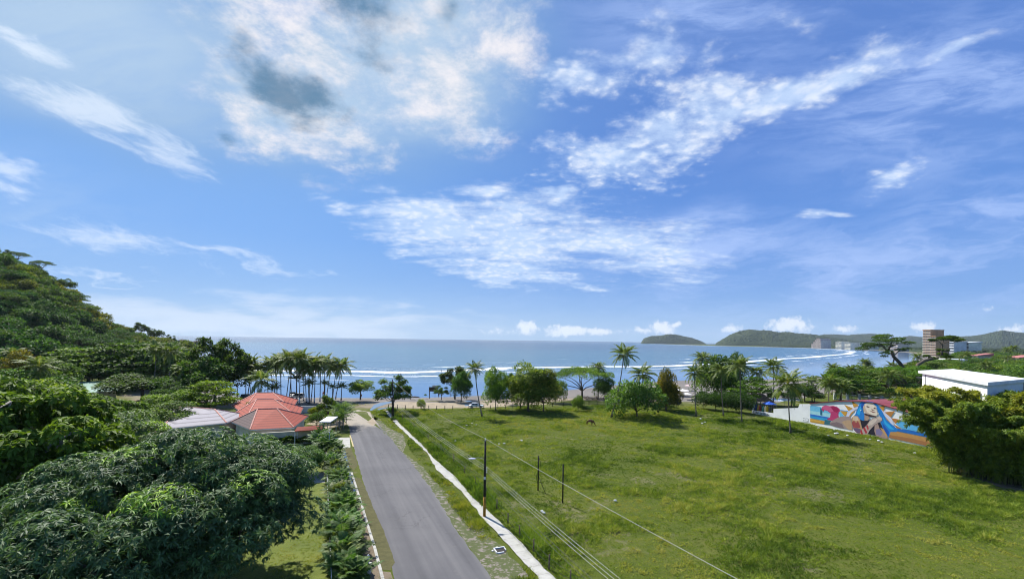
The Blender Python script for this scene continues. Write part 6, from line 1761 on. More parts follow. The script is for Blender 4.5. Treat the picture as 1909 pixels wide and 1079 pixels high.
for i, ((px, py, tp, s_), lab) in enumerate(zip(bsp, bl)):
    b = P(px, py); Ht = at(px, tp, b[1])[2]
    e = thing('bamboo_clump', b, lab, 'bamboo', 'bamboo thicket at the right', random.random() * 6.28)
    k = Ht / 13.0; e.scale = (k * s_ * 1.35, k * s_ * 1.35, k)
    cn_, fo = BAM[i % 2]
    link('canes', cn_, e); c = link('foliage', fo, e); setcol(c, [(2.2, 1.65, 1.0), (2.6, 1.85, 1.0), (1.8, 1.5, 1.1), (2.4, 1.75, 1.0), (3.0, 1.8, .9)][i % 5])

# ------------------------------------------------------------------ grass
def grass_patch(name, poly_px, dens, h, w, seed, label, color=(1, 1, 1), blades=5, avoid=(), near=None, px=True, hvar=None):
    g = np.random.default_rng(seed)
    poly = [P(*p)[:2] for p in poly_px] if px else poly_px
    xs = [p[0] for p in poly]; ys = [p[1] for p in poly]
    A_ = (max(xs) - min(xs)) * (max(ys) - min(ys))
    n_ = int(A_ * dens)
    X = g.uniform(min(xs), max(xs), n_); Y = g.uniform(min(ys), max(ys), n_)
    k = inside(X, Y, poly)
    for a in avoid: k &= ~inside(X, Y, a)
    keep = np.clip((58.0 / np.maximum(Y, 30)) ** 1.1, 0, 1)       # thinner with distance, tufts grow wider instead
    k &= g.random(n_) < keep
    X, Y = X[k], Y[k]
    rank_ = fbm(X / 5.5, Y / 5.5, seed, 4); fine = fbm(X / 1.1, Y / 1.1, seed + 7, 3)
    hump = np.clip((rank_ - .46) * 5, 0, 1)
    hh = h * (.25 + 1.5 * hump * (0.3 + fine) + .9 * np.clip((fine - .6) * 6, 0, 1)) * (.75 + .5 * g.random(len(X)))
    sz = 1 / keep[k] ** .5
    C = np.stack([X, Y, land_z(X, Y)], -1)
    n2 = len(X) * blades
    Cc = np.repeat(C, blades, 0) + np.concatenate([g.normal(size=(n2, 2)) * .09, np.zeros((n2, 1))], 1)
    A = unit(np.concatenate([g.normal(size=(n2, 2)) * .75, np.ones((n2, 1))], 1))
    Lb = np.repeat(hh, blades) * (.7 + .6 * g.random(n2)); Wb = w * np.repeat(sz, blades)
    tc = fbm(X / 14, Y / 14, seed + 20, 3)
    t = np.clip(np.repeat(.38 + (tc - .5) * 1.0 + (fine - .5) * 1.1 - (rank_ - .5) * .2 + .10, blades) + g.normal(size=n2) * .13, 0, 1)
    o = link(name, quadmesh(name, leaves(Cc, A, Lb, Wb, seed), m_grass, t)); setcol(o, color)
    return tag(o, label, 'grass', kind='stuff')
m_grass = leafmat('grass_blade', [(0.0, (.040, .078, .012)), (0.3, (.085, .140, .018)), (0.55, (.150, .210, .026)), (0.8, (.22, .27, .040)), (1.0, (.30, .29, .07))], .75, .1, .38, (1.2, 1.2, .5))
pathW = [P(*p)[:2] for p in PATH_L + PATH_R]
LOT = PATH_R[1:] + [(735, 760), (800, 762), (900, 762), (1000, 757), (1150, 755), (1290, 757), (1390, 772), (1440, 780), (1510, 789), (1600, 808), (1700, 828), (1760, 845), (1780, 868), (1850, 906), (1950, 925), (1990, 1000), (1990, 1140)]
grass_patch('grass', LOT, 17.0, .32, .060, 501, 'rank yellow-green grass and weeds covering the open lot')
grass_patch('weeds', [(720, 762), (748, 790), (790, 826), (813, 856), (850, 888), (886, 928), (914, 953), (965, 1000), (1040, 1079), (1100, 1130), (1140, 1130), (1060, 1050), (985, 985), (920, 930), (880, 890), (840, 850), (800, 815), (762, 785), (735, 762)], 16, .62, .075, 502, 'tall weeds crowding the fence beside the footpath', (.75, .9, .7))
grass_patch('grass', [(690, 766), (716, 764), (737, 792), (775, 827), (794, 845), (812, 872), (790, 866), (765, 842), (755, 812), (728, 798), (700, 780)], 22, .26, .05, 503, 'green grass between the road and the far end of the footpath')
grass_patch('grass', [(800, 880), (830, 895), (858, 920), (895, 966), (955, 1032), (1000, 1080), (1040, 1130), (985, 1130), (940, 1060), (900, 1010), (868, 975), (835, 935)], 26, .34, .05, 504, 'thin grass on the dry margin between road and footpath', (1.1, 1.0, .8), avoid=[[P(*p)[:2] for p in ((905, 1005), (950, 1005), (985, 1079), (915, 1079))]])
grass_patch('grass', [(612, 1120), (606, 960), (604, 840), (560, 815), (480, 820), (430, 900), (430, 1120)], 14, .07, .04, 505, 'short mown lawn grass inside the garden fence', avoid=[[P(*p)[:2] for p in ((480, 884), (606, 879), (608, 901), (480, 906))]])
grass_patch('grass', [(612, 757), (640, 758), (690, 752), (700, 748), (650, 746), (600, 752)], 8, .2, .06, 506, 'strip of grass beside the dirt road near the grove', (1.1, 1.05, .8))

# ================================================================== poles, wires, fences
m_poleblack = plain('creosoted_pole', (.035, .030, .027), .85, var=.3, scale=5)
m_yellow = plain('yellow_band', (.42, .22, .03), .8, var=.25, scale=4)
m_wire = plain('cable', (.36, .36, .33), .6, var=.05)
m_darkwire = plain('dark_cable', (.10, .10, .10), .6, var=.05)

def utility_pole(base, ztop, label, band=2.3, lamp=None, r=.15):
    e = thing('utility_pole', (base[0], base[1], 0), label, 'utility pole')
    mb = MB(); mb.tube([(0, 0, band), (0, 0, ztop * .6), (0, 0, ztop)], [r, r * .85, r * .7], 12); mb.build('pole', m_poleblack, e, True)
    mb = MB(); mb.tube([(0, 0, -.2), (0, 0, band)], [r * 1.06, r * 1.03], 12); mb.build('painted_band', m_yellow, e, True)
    mb = MB(); mb.tube([(0, 0, ztop), (0, 0, ztop + .28)], [.09, .05], 8); mb.build('cap_insulator', m_white, e, True)
    for z in (ztop - 3.0, ztop - 3.25, ztop - 3.5):
        mb = MB(); mb.tube([(r * .8, -.05, z - .05), (r * .8 + .12, -.05, z - .05)], .07, 8); mb.build('insulator', m_white, e, True)
    mb = MB(); mb.box(-.12, .12, -.2, -.1, ztop - 4.3, ztop - 4.05); mb.build('bracket', m_white, e)
    return e
NP = np.array(P(903, 963)); ZN = 8.6
p1 = utility_pole(NP, ZN, 'near black wooden power pole with yellow foot, standing on the footpath')
arm = thing('street_lamp', (NP[0], NP[1], 0), 'white cobra-head street lamp on an arm of the near pole', 'street lamp')
zl = at(880, 853, NP[1])[2]; xl = at(880, 853, NP[1])[0] - NP[0]
mb = MB(); mb.tube([(-.12, -.1, zl - .1), (xl * .5, -.3, zl + .12), (xl * .8, -.45, zl + .08)], .03, 6); mb.build('arm', m_metal, arm)
mb = MB(); mb.ball((xl * .97, -.5, zl + .04), .42, 12, sq=(1, .45, .26)); mb.build('lamp_head', m_white, arm, True)
FP = np.array(P(731, 781)); ZF = at(731, 707, FP[1])[2]
p2 = utility_pole(FP, ZF, 'far dark power pole with a tree behind it, where the road meets the dirt', band=.6, r=.17)
# guyed bundle strapped to the far pole
mb = MB(); mb.tube([(.35, .1, 0), (.3, .1, ZF * .55), (.1, 0, ZF * .8)], [.10, .09, .06], 8); mb.build('brace', m_poleblack, p2, True)
NX = NP + (NP - FP) / np.linalg.norm(NP - FP) * 62
def cable(name, a, b, sag, r, mat, label, group):
    ts = np.linspace(0, 1, 40)
    a = np.array(a); b = np.array(b)
    mb = MB(); mb.tube([a + (b - a) * t - np.array([0, 0, sag * 4 * t * (1 - t)]) for t in ts], r, 5)
    o = mb.build(name, mat); return tag(o, label, 'cable', group)
off = np.array([.2, 0, 0])
for i, (zf, zn, zx, o_, lab, m_, r_) in enumerate([
        (4.6, ZN - 3.0, 5.9, .30, 'uppermost of the bundle of pale cables running down from the near pole', m_wire, .016),
        (4.3, ZN - 3.25, 5.55, .22, 'second pale cable of the bundle between the poles', m_wire, .016),
        (4.0, ZN - 3.5, 5.2, .14, 'third pale cable of the bundle between the poles', m_wire, .016),
        (3.6, ZN - 4.4, 4.3, .05, 'thin dark cable hanging lowest under the bundle', m_darkwire, .014),
        (3.3, ZN - 4.7, 3.8, -.05, 'thin grey cable hanging below the bundle beside the fence', m_darkwire, .014)]):
    cable('power_cable', (FP[0] + o_, FP[1], zf + .3), (NP[0] + .2 + o_ * .3, NP[1], zn), .55, r_, m_, lab + ', far span', 'cables between the poles')
    cable('power_cable', (NP[0] + .2 + o_ * .3, NP[1], zn), (NX[0] + o_, NX[1], zx), .9, r_, m_, lab + ', near span', 'cables between the poles')
cable('power_cable', (NP[0], NP[1], ZN + .25), (NX[0] + 3.2, NX[1] + 1, 8.6), .5, .018, m_wire, 'single high cable from the top of the near pole across the lot', 'cables between the poles')
cable('power_cable', (NP[0], NP[1], ZN + .25), (FP[0], FP[1], ZF), 1.0, .015, m_wire, 'single high cable between the tops of the two poles', 'cables between the poles')
# the span shadowing the road: lines crossing from the left
ca = np.array(P(614, 815)); cable('power_cable', (ca[0], ca[1], 5.0), (FP[0], FP[1], 6.6), .5, .014, m_darkwire, 'dark cable crossing the road from the gate to the far pole', None)

# fence posts, one fence beside the path, one along the dirt road
def post_fence(name, pts, ht, r, label, wires=(0.35, .8), mat=m_wood, skip=()):
    e = thing(name, (0, 0, 0), label, 'fence')
    for i, (x, y, z) in enumerate(pts):
        g_ = random.uniform(.9, 1.08)
        mb = MB(); mb.tube([(x, y, -.1), (x + random.uniform(-.05, .05), y, ht * g_)], [r, r * .85], 7); mb.build('post', mat, e, True)
    wb = MB()
    for i, (a, b) in enumerate(zip(pts[:-1], pts[1:])):
        if i in skip: continue
        for f in wires: wb.tube([(a[0], a[1], ht * f), ((a[0] + b[0]) / 2, (a[1] + b[1]) / 2, ht * f - .05), (b[0], b[1], ht * f)], .012, 3)
    wb.build('wires', m_darkwire, e)
    return e
pf = [P(*p) for p in ((1112, 1122), (1063, 1091), (1023.5, 1061), (994.5, 1031), (968.4, 1001.5), (946.7, 976), (926, 951), (906, 926), (886, 905), (866, 884), (846, 862), (822, 842), (798, 820), (772, 800), (750, 783))]
post_fence('post_fence', pf, 1.35, .075, 'wire fence on weathered grey wooden posts beside the footpath')
pf = [P(x, y) for x, y in ((724, 761), (741, 761.5), (755.5, 762), (770, 762.5), (785, 762.7), (799.5, 762.9), (814, 763), (829.5, 763), (844, 763))]
post_fence('post_fence', pf, 1.15, .11, 'short dark post fence along the dirt road, left of the gap', (.85,), m_poleblack)
pf = [P(x, y) for x, y in ((874, 762.5), (887.5, 762.3), (902, 761.8), (914.3, 761.5), (928, 761), (942, 760.8), (956, 760.3), (971, 759.8), (990, 759), (1010, 758), (1030, 757.5), (1050, 756.8), (1066, 756.3), (1082, 756), (1098, 755.7), (1113, 755.5), (1128, 755.3), (1145, 755.2), (1165, 755.4), (1190, 756), (1215, 757), (1240, 758), (1262, 759))]
post_fence('post_fence', pf, 1.15, .09, 'dark post and wire fence along the dirt road, right of the gap', (.35, .85), m_poleblack)
# goal posts left in the field
for (bx, by, ty, lab, strut) in ((1003, 914, 849, 'black steel post with a leaning stay, left of the pair in the lot', True), (1049, 937, 864.5, 'plain black steel post, right of the pair in the lot', False)):
    b = P(bx, by); h_ = at(bx, ty, b[1])[2]
    e = thing('steel_post', b, lab, 'post')
    mb = MB(); mb.tube([(0, 0, -.1), (0, 0, h_)], .085, 8); mb.build('upright', m_black, e, True)
    if strut:
        q = P(1017, 920); mb = MB(); mb.tube([(.05, 0, h_ * .42), (q[0] - b[0], q[1] - b[1], .05)], .035, 6); mb.build('stay', m_black, e, True)
        mb = MB(); mb.tube([(.06, 0, h_ * .95), (.28, -.05, h_ * .82), (.24, -.05, h_ * .6), (-.25, -.05, h_ * .45), (-.2, 0, h_ * .3), (.02, 0, h_ * .15)], .022, 5); mb.build('loose_cable', m_black, e, True)
# garden fence: mesh panels on posts with a bright top rail
gf = thing('garden_fence', (0, 0, 0), 'thin wire fence with grey posts between the lawn and the palm hedge', 'fence')
fa, fb_ = np.array(P(618, 1125)[:2]), np.array(P(607, 842)[:2])
nseg = 20
for i in range(nseg + 1):
    p = fa + (fb_ - fa) * i / nseg
    mb = MB(); mb.tube([(p[0], p[1], -.1), (p[0], p[1], 1.5)], .035, 6); mb.build('post', m_metal, gf, True)
mb = MB()
for z in (1.45,): mb.tube([(fa[0], fa[1], z), (fb_[0], fb_[1], z)], .03, 5)
for z in (.3, .6, .9, 1.2): mb.tube([(fa[0], fa[1], z), (fb_[0], fb_[1], z)], .008, 3)
mb.build('rails', m_white, gf)
gpst = thing('gate_post', P(613.5, 850), 'tall slim grey post at the hedge end below the gate canopy', 'post')
mb = MB(); mb.tube([(0, 0, -.1), (0, 0, 3.9)], .06, 8); mb.build('pole', m_metal, gpst, True); mb = MB(); mb.ball((0, 0, 4.0), .14, 8); mb.build('globe', m_white, gpst, True)
x, y, z = P(616, 818)
kb = thing('meter_cabinet', (x, y, 0), 'grey meter cabinets on posts beneath the gate canopy', 'meter box')
mb = MB(); mb.box(-.5, -.05, -.1, .15, 1.1, 1.8); mb.box(.08, .5, -.1, .15, 1.0, 1.75); mb.build('cabinet', m_metal, kb)
for dx in (-.3, .3):
    mb = MB(); mb.tube([(dx, .05, -.1), (dx, .05, 1.05)], .04, 6); mb.build('post', m_metal, kb)
# kerb: weathered concrete edging, a real step
kp_px = [(655, 880), (668, 922), (684, 975), (699, 1024), (713, 1079), (726, 1130)]
kw = [np.array(P(*p)[:2]) for p in kp_px]
kbm = MB()
for a, b in zip(kw[:-1], kw[1:]):
    d = (b - a) / np.linalg.norm(b - a); n_ = np.array([-d[1], d[0]]) * .13
    L_seg = np.linalg.norm(b - a); k = int(L_seg / 1.0)
    for i in range(k):
        s0_, s1_ = a + d * (L_seg * i / k + .01), a + d * (L_seg * (i + 1) / k - .01)
        j = random.uniform(-.015, .015)
        kbm.prism([tuple(s0_ - n_), tuple(s1_ - n_), tuple(s1_ + n_), tuple(s0_ + n_)], -.02, .13 + j)
tag(kbm.build('kerb', m_conc), kind='structure')
mb = MB(); a = P(652.5, 812); b = P(659, 834); mb.prism([(a[0] - .12, a[1]), (b[0] - .12, b[1]), (b[0] + .12, b[1]), (a[0] + .12, a[1])], 0, .13)
tag(mb.build('kerb', plain('faded_yellow_kerb', (.45, .38, .20), .9, var=.2)), kind='structure')
# little garden statue on a plinth in the hedge
x, y, z = P(686, 1068)
st = thing('garden_statue', (x, y, 0), 'small pale stone urn on a plinth at the foot of the hedge', 'statue')
mb = MB(); mb.box(-.22, .22, -.22, .22, -.1, .75); mb.box(-.27, .27, -.27, .27, .75, .85); mb.build('plinth', m_conc, st)
mb = MB(); mb.tube([(0, 0, .85), (0, 0, .95), (0, 0, 1.05), (0, 0, 1.25), (0, 0, 1.4), (0, 0, 1.5), (0, 0, 1.62)], [.12, .06, .13, .17, .07, .12, .03], 12); mb.build('urn', m_white, st, True)

# drain box with broken rim
dx, dy, _ = P(933, 1026)
dr = thing('drain_box', (dx, dy, 0), 'open square drain with chipped white concrete rim beside the path', 'drain', rz=.35)
mb = MB()
for (x0, x1, y0, y1, z1) in ((-.55, .55, .42, .54, .14), (-.55, -.45, -.42, .42, .13), (.47, .55, -.1, .42, .10), (-.45, .2, -.52, -.42, .11)): mb.box(x0, x1, y0, y1, 0, z1)
mb.build('rim', m_white, dr)
mb = MB(); mb.box(-.44, .46, -.41, .41, .03, .05); mb.build('hole_shade', m_black, dr)  # black plate: the shade inside the open drain put into its colour
mb = MB(); mb.box(-.80, -.66, .1, .28, 0, .08); mb.box(-.2, -.02, .7, .82, 0, .07); mb.build('broken_pieces', m_white, dr)

# ------------------------------------------------------------------ vehicles
m_tyre = plain('tyre', (.02, .02, .02), .8)
def car(base, rz, label, color, suv=True, name='parked_car'):
    e = thing(name, (base[0], base[1], base[2]), label, 'car', None, rz)
    L, Wd, Ht = (4.5, 1.85, 1.75) if suv else (4.3, 1.75, 1.45)
    paint = plain('car_paint_%d_%d_%d' % tuple(int(c * 99) for c in color), color, .3, spec=.6, metal=.3, var=.03)
    prof = [(-L / 2, .35), (-L / 2, .85), (-L / 2 + .08, 1.0), (L / 2 - 1.2, 1.0), (L / 2 - .15, .88), (L / 2, .7), (L / 2, .35)] if suv else [(-L / 2, .32), (-L / 2, .75), (-L / 2 + .5, .9), (L / 2 - 1.1, .88), (L / 2 - .12, .72), (L / 2, .55), (L / 2, .32)]
    mb = MB(); n_ = len(prof)
    V = [(x, -Wd / 2, z) for x, z in prof] + [(x, Wd / 2, z) for x, z in prof]
    mb.add(V, [tuple(range(n_)), tuple(range(2 * n_ - 1, n_ - 1, -1))] + [(i, n_ + i, n_ + (i + 1) % n_, (i + 1) % n_) for i in range(n_)])
    b = mb.build('body', paint, e)
    bv = b.modifiers.new('bevel', 'BEVEL'); bv.width = .07; bv.segments = 2
    # cabin: pillars and roof in paint, glass set in
    c0 = -L / 2 + (.12 if suv else .75); c1 = L / 2 - 1.25
    r0, r1 = c0 + .25, c1 - .75; zb = .99 if suv else .87
    Wc = Wd / 2 - .06; Wr = Wd / 2 - .22
    V = [(c0, -Wc, zb), (c1, -Wc, zb), (c1, Wc, zb), (c0, Wc, zb), (r0, -Wr, Ht - .06), (r1, -Wr, Ht - .06), (r1, Wr, Ht - .06), (r0, Wr, Ht - .06)]
    mb = MB(); mb.add(V, [(0, 1, 5, 4), (1, 2, 6, 5), (2, 3, 7, 6), (3, 0, 4, 7)]); mb.build('windows', m_dark, e)
    mb = MB(); mb.add([(r0 - .05, -Wr - .03, Ht - .06), (r1 + .05, -Wr - .03, Ht - .06), (r1 + .05, Wr + .03, Ht - .06), (r0 - .05, Wr + .03, Ht - .06), (r0, -Wr, Ht), (r1 - .1, -Wr, Ht), (r1 - .1, Wr, Ht), (r0, Wr, Ht)], [(3, 2, 1, 0), (4, 5, 6, 7), (0, 1, 5, 4), (1, 2, 6, 5), (2, 3, 7, 6), (3, 0, 4, 7)])
    for (xa, xb) in ((c0, r0), (c1, r1), ((c0 + c1) / 2 - .1, (c0 + c1) / 2 - .1)):
        for s in (-1, 1): mb.tube([(xa, s * (Wc + .01), zb), (xb, s * (Wr + .01), Ht - .05)], .045, 5)
    mb.build('roof', paint, e)
    for sx in (-1, 1):
        for s in (-1, 1):
            mb = MB(); xw = sx * (L / 2 - .85); mb.tube([(xw, s * (Wd / 2 - .22), .34), (xw, s * (Wd / 2 + .01), .34)], .34, 16)
            w = mb.build('wheel', m_tyre, e)
            mb = MB(); mb.tube([(xw, s * (Wd / 2), .34), (xw, s * (Wd / 2 + .025), .34)], .2, 12); mb.build('rim', m_metal, w)
    for s in (-1, 1):
        mb = MB(); mb.box(L / 2 - .06, L / 2 + .02, s * .62 - .2, s * .62 + .2, .62, .78); mb.build('headlight', m_white, e)
        mb = MB(); mb.box(-L / 2 - .02, -L / 2 + .05, s * .72 - .1, s * .72 + .1, .65, .9); mb.build('tail_light', plain('red_lamp', (.35, .01, .01), .3), e)
    return e
car(P(554, 742), math.pi + .12, 'silver people carrier parked among the palm trunks of the grove', (.50, .52, .55))
car(P(546, 738), 1.9, 'dark hatchback parked nose-on behind the silver people carrier', (.03, .035, .045), False)
car(P(463, 744), .35, 'dark grey car with open tailgate at the left of the grove', (.10, .12, .14))
car(P(1256, 753), math.pi - .1, 'black off-roader parked behind the orange-brown tree', (.03, .032, .035))
car(P(1240, 753), math.pi - .1, 'pale car half hidden left of the black off-roader', (.45, .46, .48), False)
car(P(944, 744.5), .2, 'blue car parked beyond the upright bright green tree', (.03, .08, .20), False)
car(P(919, 743.5), .15, 'dark car showing left of the blue car at the beach edge', (.05, .06, .07), False)
car(P(887.5, 759.5), .1, 'small white car behind the fence by the lone palm', (.75, .76, .78), False)

# ------------------------------------------------------------------ figures
def skinned(name, verts, edges, rad, mat, parent, sub=1, root=0):
    me = bpy.data.meshes.new(name); me.from_pydata(verts, edges, [])
    me.materials.append(mat)
    o = link(name, me, parent)
    sk = o.modifiers.new('skin', 'SKIN'); sk.use_smooth_shade = True
    for i, r in enumerate(rad):
        d = me.skin_vertices[0].data[i]
        d.radius = (r, r) if not isinstance(r, tuple) else r
        d.use_root = (i == root)
    ss = o.modifiers.new('sub', 'SUBSURF'); ss.levels = sub; ss.render_levels = sub
    return o
m_skin = plain('skin', (.30, .17, .11), .6, var=.05)
m_hair = plain('hair', (.02, .015, .012), .7)
def person(base, rz, label, shirt, legs=(.05, .06, .09), bare=False, reach=0.0, step=.12, name='person', h=1.72):
    e = thing(name, base, label, 'person', None, rz)
    s = h / 1.72
    J = [(0, 0, .92), (0, .01, 1.12), (0, 0, 1.36), (0, .0, 1.50), (0, .015, 1.60), (0, .02, 1.68),
         (-.18, 0, 1.40), (-.24, .03, 1.12), (-.25, .12 + reach, .90), (.18, 0, 1.40), (.24, .02, 1.12), (.25, .10, .90),
         (-.10, 0, .86), (-.11, step, .48), (-.12, step * .8, .09), (-.12, step * .8 + .14, .04), (.10, 0, .86), (.11, -step * .4, .48), (.12, -step, .09), (.12, -step + .14, .04)]
    Ed = [(0, 1), (1, 2), (2, 3), (3, 4), (4, 5), (2, 6), (6, 7), (7, 8), (2, 9), (9, 10), (10, 11), (0, 12), (12, 13), (13, 14), (14, 15), (0, 16), (16, 17), (17, 18), (18, 19)]
    Rd = [(.15, .11), (.13, .10), (.17, .11), (.055, .055), (.095, .10), (.075, .08), .06, .045, .035, .06, .045, .035, .085, .058, .04, .035, .085, .058, .04, .035]
    k = len(J)
    for sd_, w in ((-1, 8), (1, 11)):    # five short fingers on each hand
        wx, wy, wz = J[w]
        for f in range(5):
            J.append((wx + sd_ * .005 + (f - 2) * .006, wy + (f - 2) * .018 + (.03 if f == 4 else 0), wz - (.10 + .02 * (1 - abs(f - 2) / 2)) * (1 if f < 4 else .55)))
            Ed.append((w, len(J) - 1)); Rd.append(.009)
    J = [(a * s, b * s, c * s) for a, b, c in J]
    b = skinned('body', J, Ed, Rd, m_skin, e)
    mb = MB()
    if not bare:
        mb.tube([(0, 0, .88 * s), (0, .01, 1.12 * s), (0, 0, 1.36 * s), (0, 0, 1.45 * s)], [.175 * s, .155 * s, .19 * s, .09 * s], 12)
        mb.tube([(-.17 * s, 0, 1.41 * s), (-.235 * s, .02, 1.18 * s)], [.08 * s, .065 * s], 8); mb.tube([(.17 * s, 0, 1.41 * s), (.235 * s, .02, 1.18 * s)], [.08 * s, .065 * s], 8)
        mb.build('shirt', plain('cloth_%d_%d_%d' % tuple(int(c * 99) for c in shirt), shirt, .9), e, True)
    mb = MB()
    mb.tube([(-.09 * s, 0, .96 * s), (-.105 * s, step * .5 * s, .66 * s), (-.11 * s, step * s, .46 * s)], [.12 * s, .095 * s, .085 * s], 10)
    mb.tube([(.09 * s, 0, .96 * s), (.105 * s, -step * .2 * s, .66 * s), (.11 * s, -step * .4 * s, .46 * s)], [.12 * s, .095 * s, .085 * s], 10)
    mb.build('shorts', plain('cloth_%d_%d_%d' % tuple(int(c * 99) for c in legs), legs, .9), e, True)
    mb = MB(); mb.ball((0, .0, 1.655 * s), .108 * s, 10, sq=(1, 1.08, .9)); mb.build('hair', m_hair, e, True)
    fb = MB(); fb.ball((0, .115 * s, 1.60 * s), .016 * s, 6); fb.ball((-.035 * s, .10 * s, 1.63 * s), .011 * s, 6); fb.ball((.035 * s, .10 * s, 1.63 * s), .011 * s, 6); fb.build('face_features', m_skin, e)
    return e
def shore_p(px, py): 
    x, y, _ = P(px, py, SEA_Z); return (x, y, SEA_Z - .12)
person(shore_p(742.3, 700.5), .2, 'person in dark shorts wading at the surf edge, left of a pair', (.1, .1, .1), bare=True)
person(shore_p(746.5, 700.5), -.3, 'person in dark shorts wading at the surf edge, right of a pair', (.08, .08, .1), bare=True, reach=.1)
person(shore_p(823, 693.5), 1.2, 'person standing in the breaking surf further along', (.05, .05, .08), legs=(.03, .03, .05))
person(P(818, 741), 2.8, 'person dressed in black standing by the beach signs', (.02, .02, .025), legs=(.02, .02, .02))
person(P(602.5, 738.5), 1.0, 'person in a red shirt among the palm trunks of the grove', (.45, .03, .02))
person(P(483.5, 734.5), 0.4, 'person in dark clothes by the railing behind the red roofs', (.04, .04, .05))
person(P(839.5, 739.5), 2.0, 'small dark figure crouching on the grass by the scrubby tree', (.03, .03, .03), h=1.1)
person(P(674, 740), 0.4, 'person in black seated under the small round green tree', (.03, .03, .04), h=1.0)

# grazing horse
hx_, hy_, _ = P(1100, 792.5)
ho = thing('horse', (hx_, hy_, 0), 'brown horse grazing with lowered head in the open lot', 'horse', None, -.55)
J = [(-.62, 0, 1.18), (-.25, 0, 1.15), (.15, 0, 1.13), (.52, 0, 1.20), (.85, 0, 1.02), (1.12, 0, .62), (1.25, 0, .38), (1.36, 0, .12),
     (-.80, .10, 1.0)]
Rd = [(.28, .30), (.27, .31), (.27, .31), (.23, .30), (.13, .20), (.09, .13), (.085, .12), (.055, .06), .0]
Ed = [(0, 1), (1, 2), (2, 3), (3, 4), (4, 5), (5, 6), (6, 7)]
J = J[:8]; Rd = Rd[:8]
for s in (-1, 1):
    k = len(J)
    J += [(-.68 + .05 * s, s * .16, .85), (-.60 + .05 * s, s * .16, .66), (-.80 + .05 * s, s * .16, .46), (-.76 + .05 * s, s * .16, .12), (-.70 + .05 * s, s * .16, .02)]
    Rd += [(.16, .17), .10, .062, .045, .055]; Ed += [(0, k), (k, k + 1), (k + 1, k + 2), (k + 2, k + 3), (k + 3, k + 4)]
    k = len(J)
    J += [(.52, s * .15, .85), (.55 + .1 * s, s * .15, .50), (.52 + .12 * s, s * .15, .12), (.57 + .12 * s, s * .15, .02)]
    Rd += [(.12, .13), .062, .045, .055]; Ed += [(3, k), (k, k + 1), (k + 1, k + 2), (k + 2, k + 3)]
m_horse = plain('bay_coat', (.12, .045, .022), .6, var=.2)
skinned('body', J, Ed, Rd, m_horse, ho, 2, 2)
mb = MB(); mb.tube([(-.90, 0, 1.28), (-1.02, 0, 1.05), (-1.02, 0, .70), (-.98, 0, .45)], [.04, .07, .07, .02], 7); mb.build('tail', m_hair, ho, True)
mb = MB(); mb.tube([(.50, 0, 1.46), (.72, 0, 1.36), (.98, 0, 1.02), (1.12, 0, .78)], [.03, .06, .06, .03], 6); mb.build('mane', m_hair, ho, True)
mb = MB()
for s in (-1, 1): mb.tube([(1.10, s * .06, .72), (1.06, s * .09, .84)], [.03, .008], 6)
mb.build('ears', m_horse, ho, True)

# ------------------------------------------------------------------ beach furniture
def sign(px, py, w, h_, zc, label, mat, pole=m_metal, poles=(0,)):
    b = P(px, py)
    e = thing('sign', b, label, 'sign')
    for dx in poles:
        mb = MB(); mb.tube([(dx, 0, -.1), (dx, 0, zc + h_ / 2)], .06, 6); mb.build('post', pole, e)
    mb = MB(); mb.box(-w / 2, w / 2, -.09, -.065, zc - h_ / 2, zc + h_ / 2); mb.build('board', mat, e)
    return e
sign(806, 741, 2.4, 1.5, 2.9, 'dark rectangular notice board on the beach crest', m_dark, poles=(-.9, .9))
sign(811, 741, 1.9, 1.9, 3.3, 'tall beige notice board right of the dark one', m_cream)
for (bx, by, ty, lab) in ((765.5, 744, 729.5, 'slim dark post standing alone on the beach crest'), (800.5, 742, 728, 'slim dark post left of the notice boards')):
    b = P(bx, by); h_ = at(bx, ty, b[1])[2]; e = thing('beach_post', b, lab, 'post')
    mb = MB(); mb.tube([(0, 0, -.1), (0, 0, h_)], .12, 6); mb.build('pole', m_wood, e); mb = MB(); mb.ball((0, 0, h_), .18, 6); mb.build('knob', m_wood, e)
def umbrella(px, py, label, c, r=1.9, z=2.5):
    e = thing('beach_umbrella', P(px, py), label, 'umbrella')
    mb = MB(); mb.tube([(0, 0, -.1), (0, 0, z + .2)], .035, 6); mb.build('pole', m_metal, e)
    mb = MB(); mb.add([(r * math.cos(k * .7854), r * math.sin(k * .7854), z - .45) for k in range(8)] + [(0, 0, z + .15)], [(k, (k + 1) % 8, 8) for k in range(8)]); mb.build('cover', plain('canvas_%d' % int(c[0] * 99), c, .9), e)
umbrella(1270, 738, 'white beach umbrella, larger one behind the big shrub', (.78, .78, .76), 2.9, 2.6)
umbrella(1281, 745, 'small white umbrella nearer than the large one', (.70, .72, .74), 1.6, 2.4)
umbrella(1283, 728, 'pink and white beach umbrella far out on the sand', (.62, .45, .45), 1.6)
umbrella(1445, 757, 'pale blue-grey sunshade seen over the low wall', (.35, .45, .60), 3.2, 2.5)
umbrella(1462, 757, 'white sunshade over the wall left of the big palm trunk', (.72, .74, .78), 2.8, 2.5)
umbrella(1480, 757, 'white sunshade over the wall right of the big palm trunk', (.70, .72, .76), 2.6, 2.5)
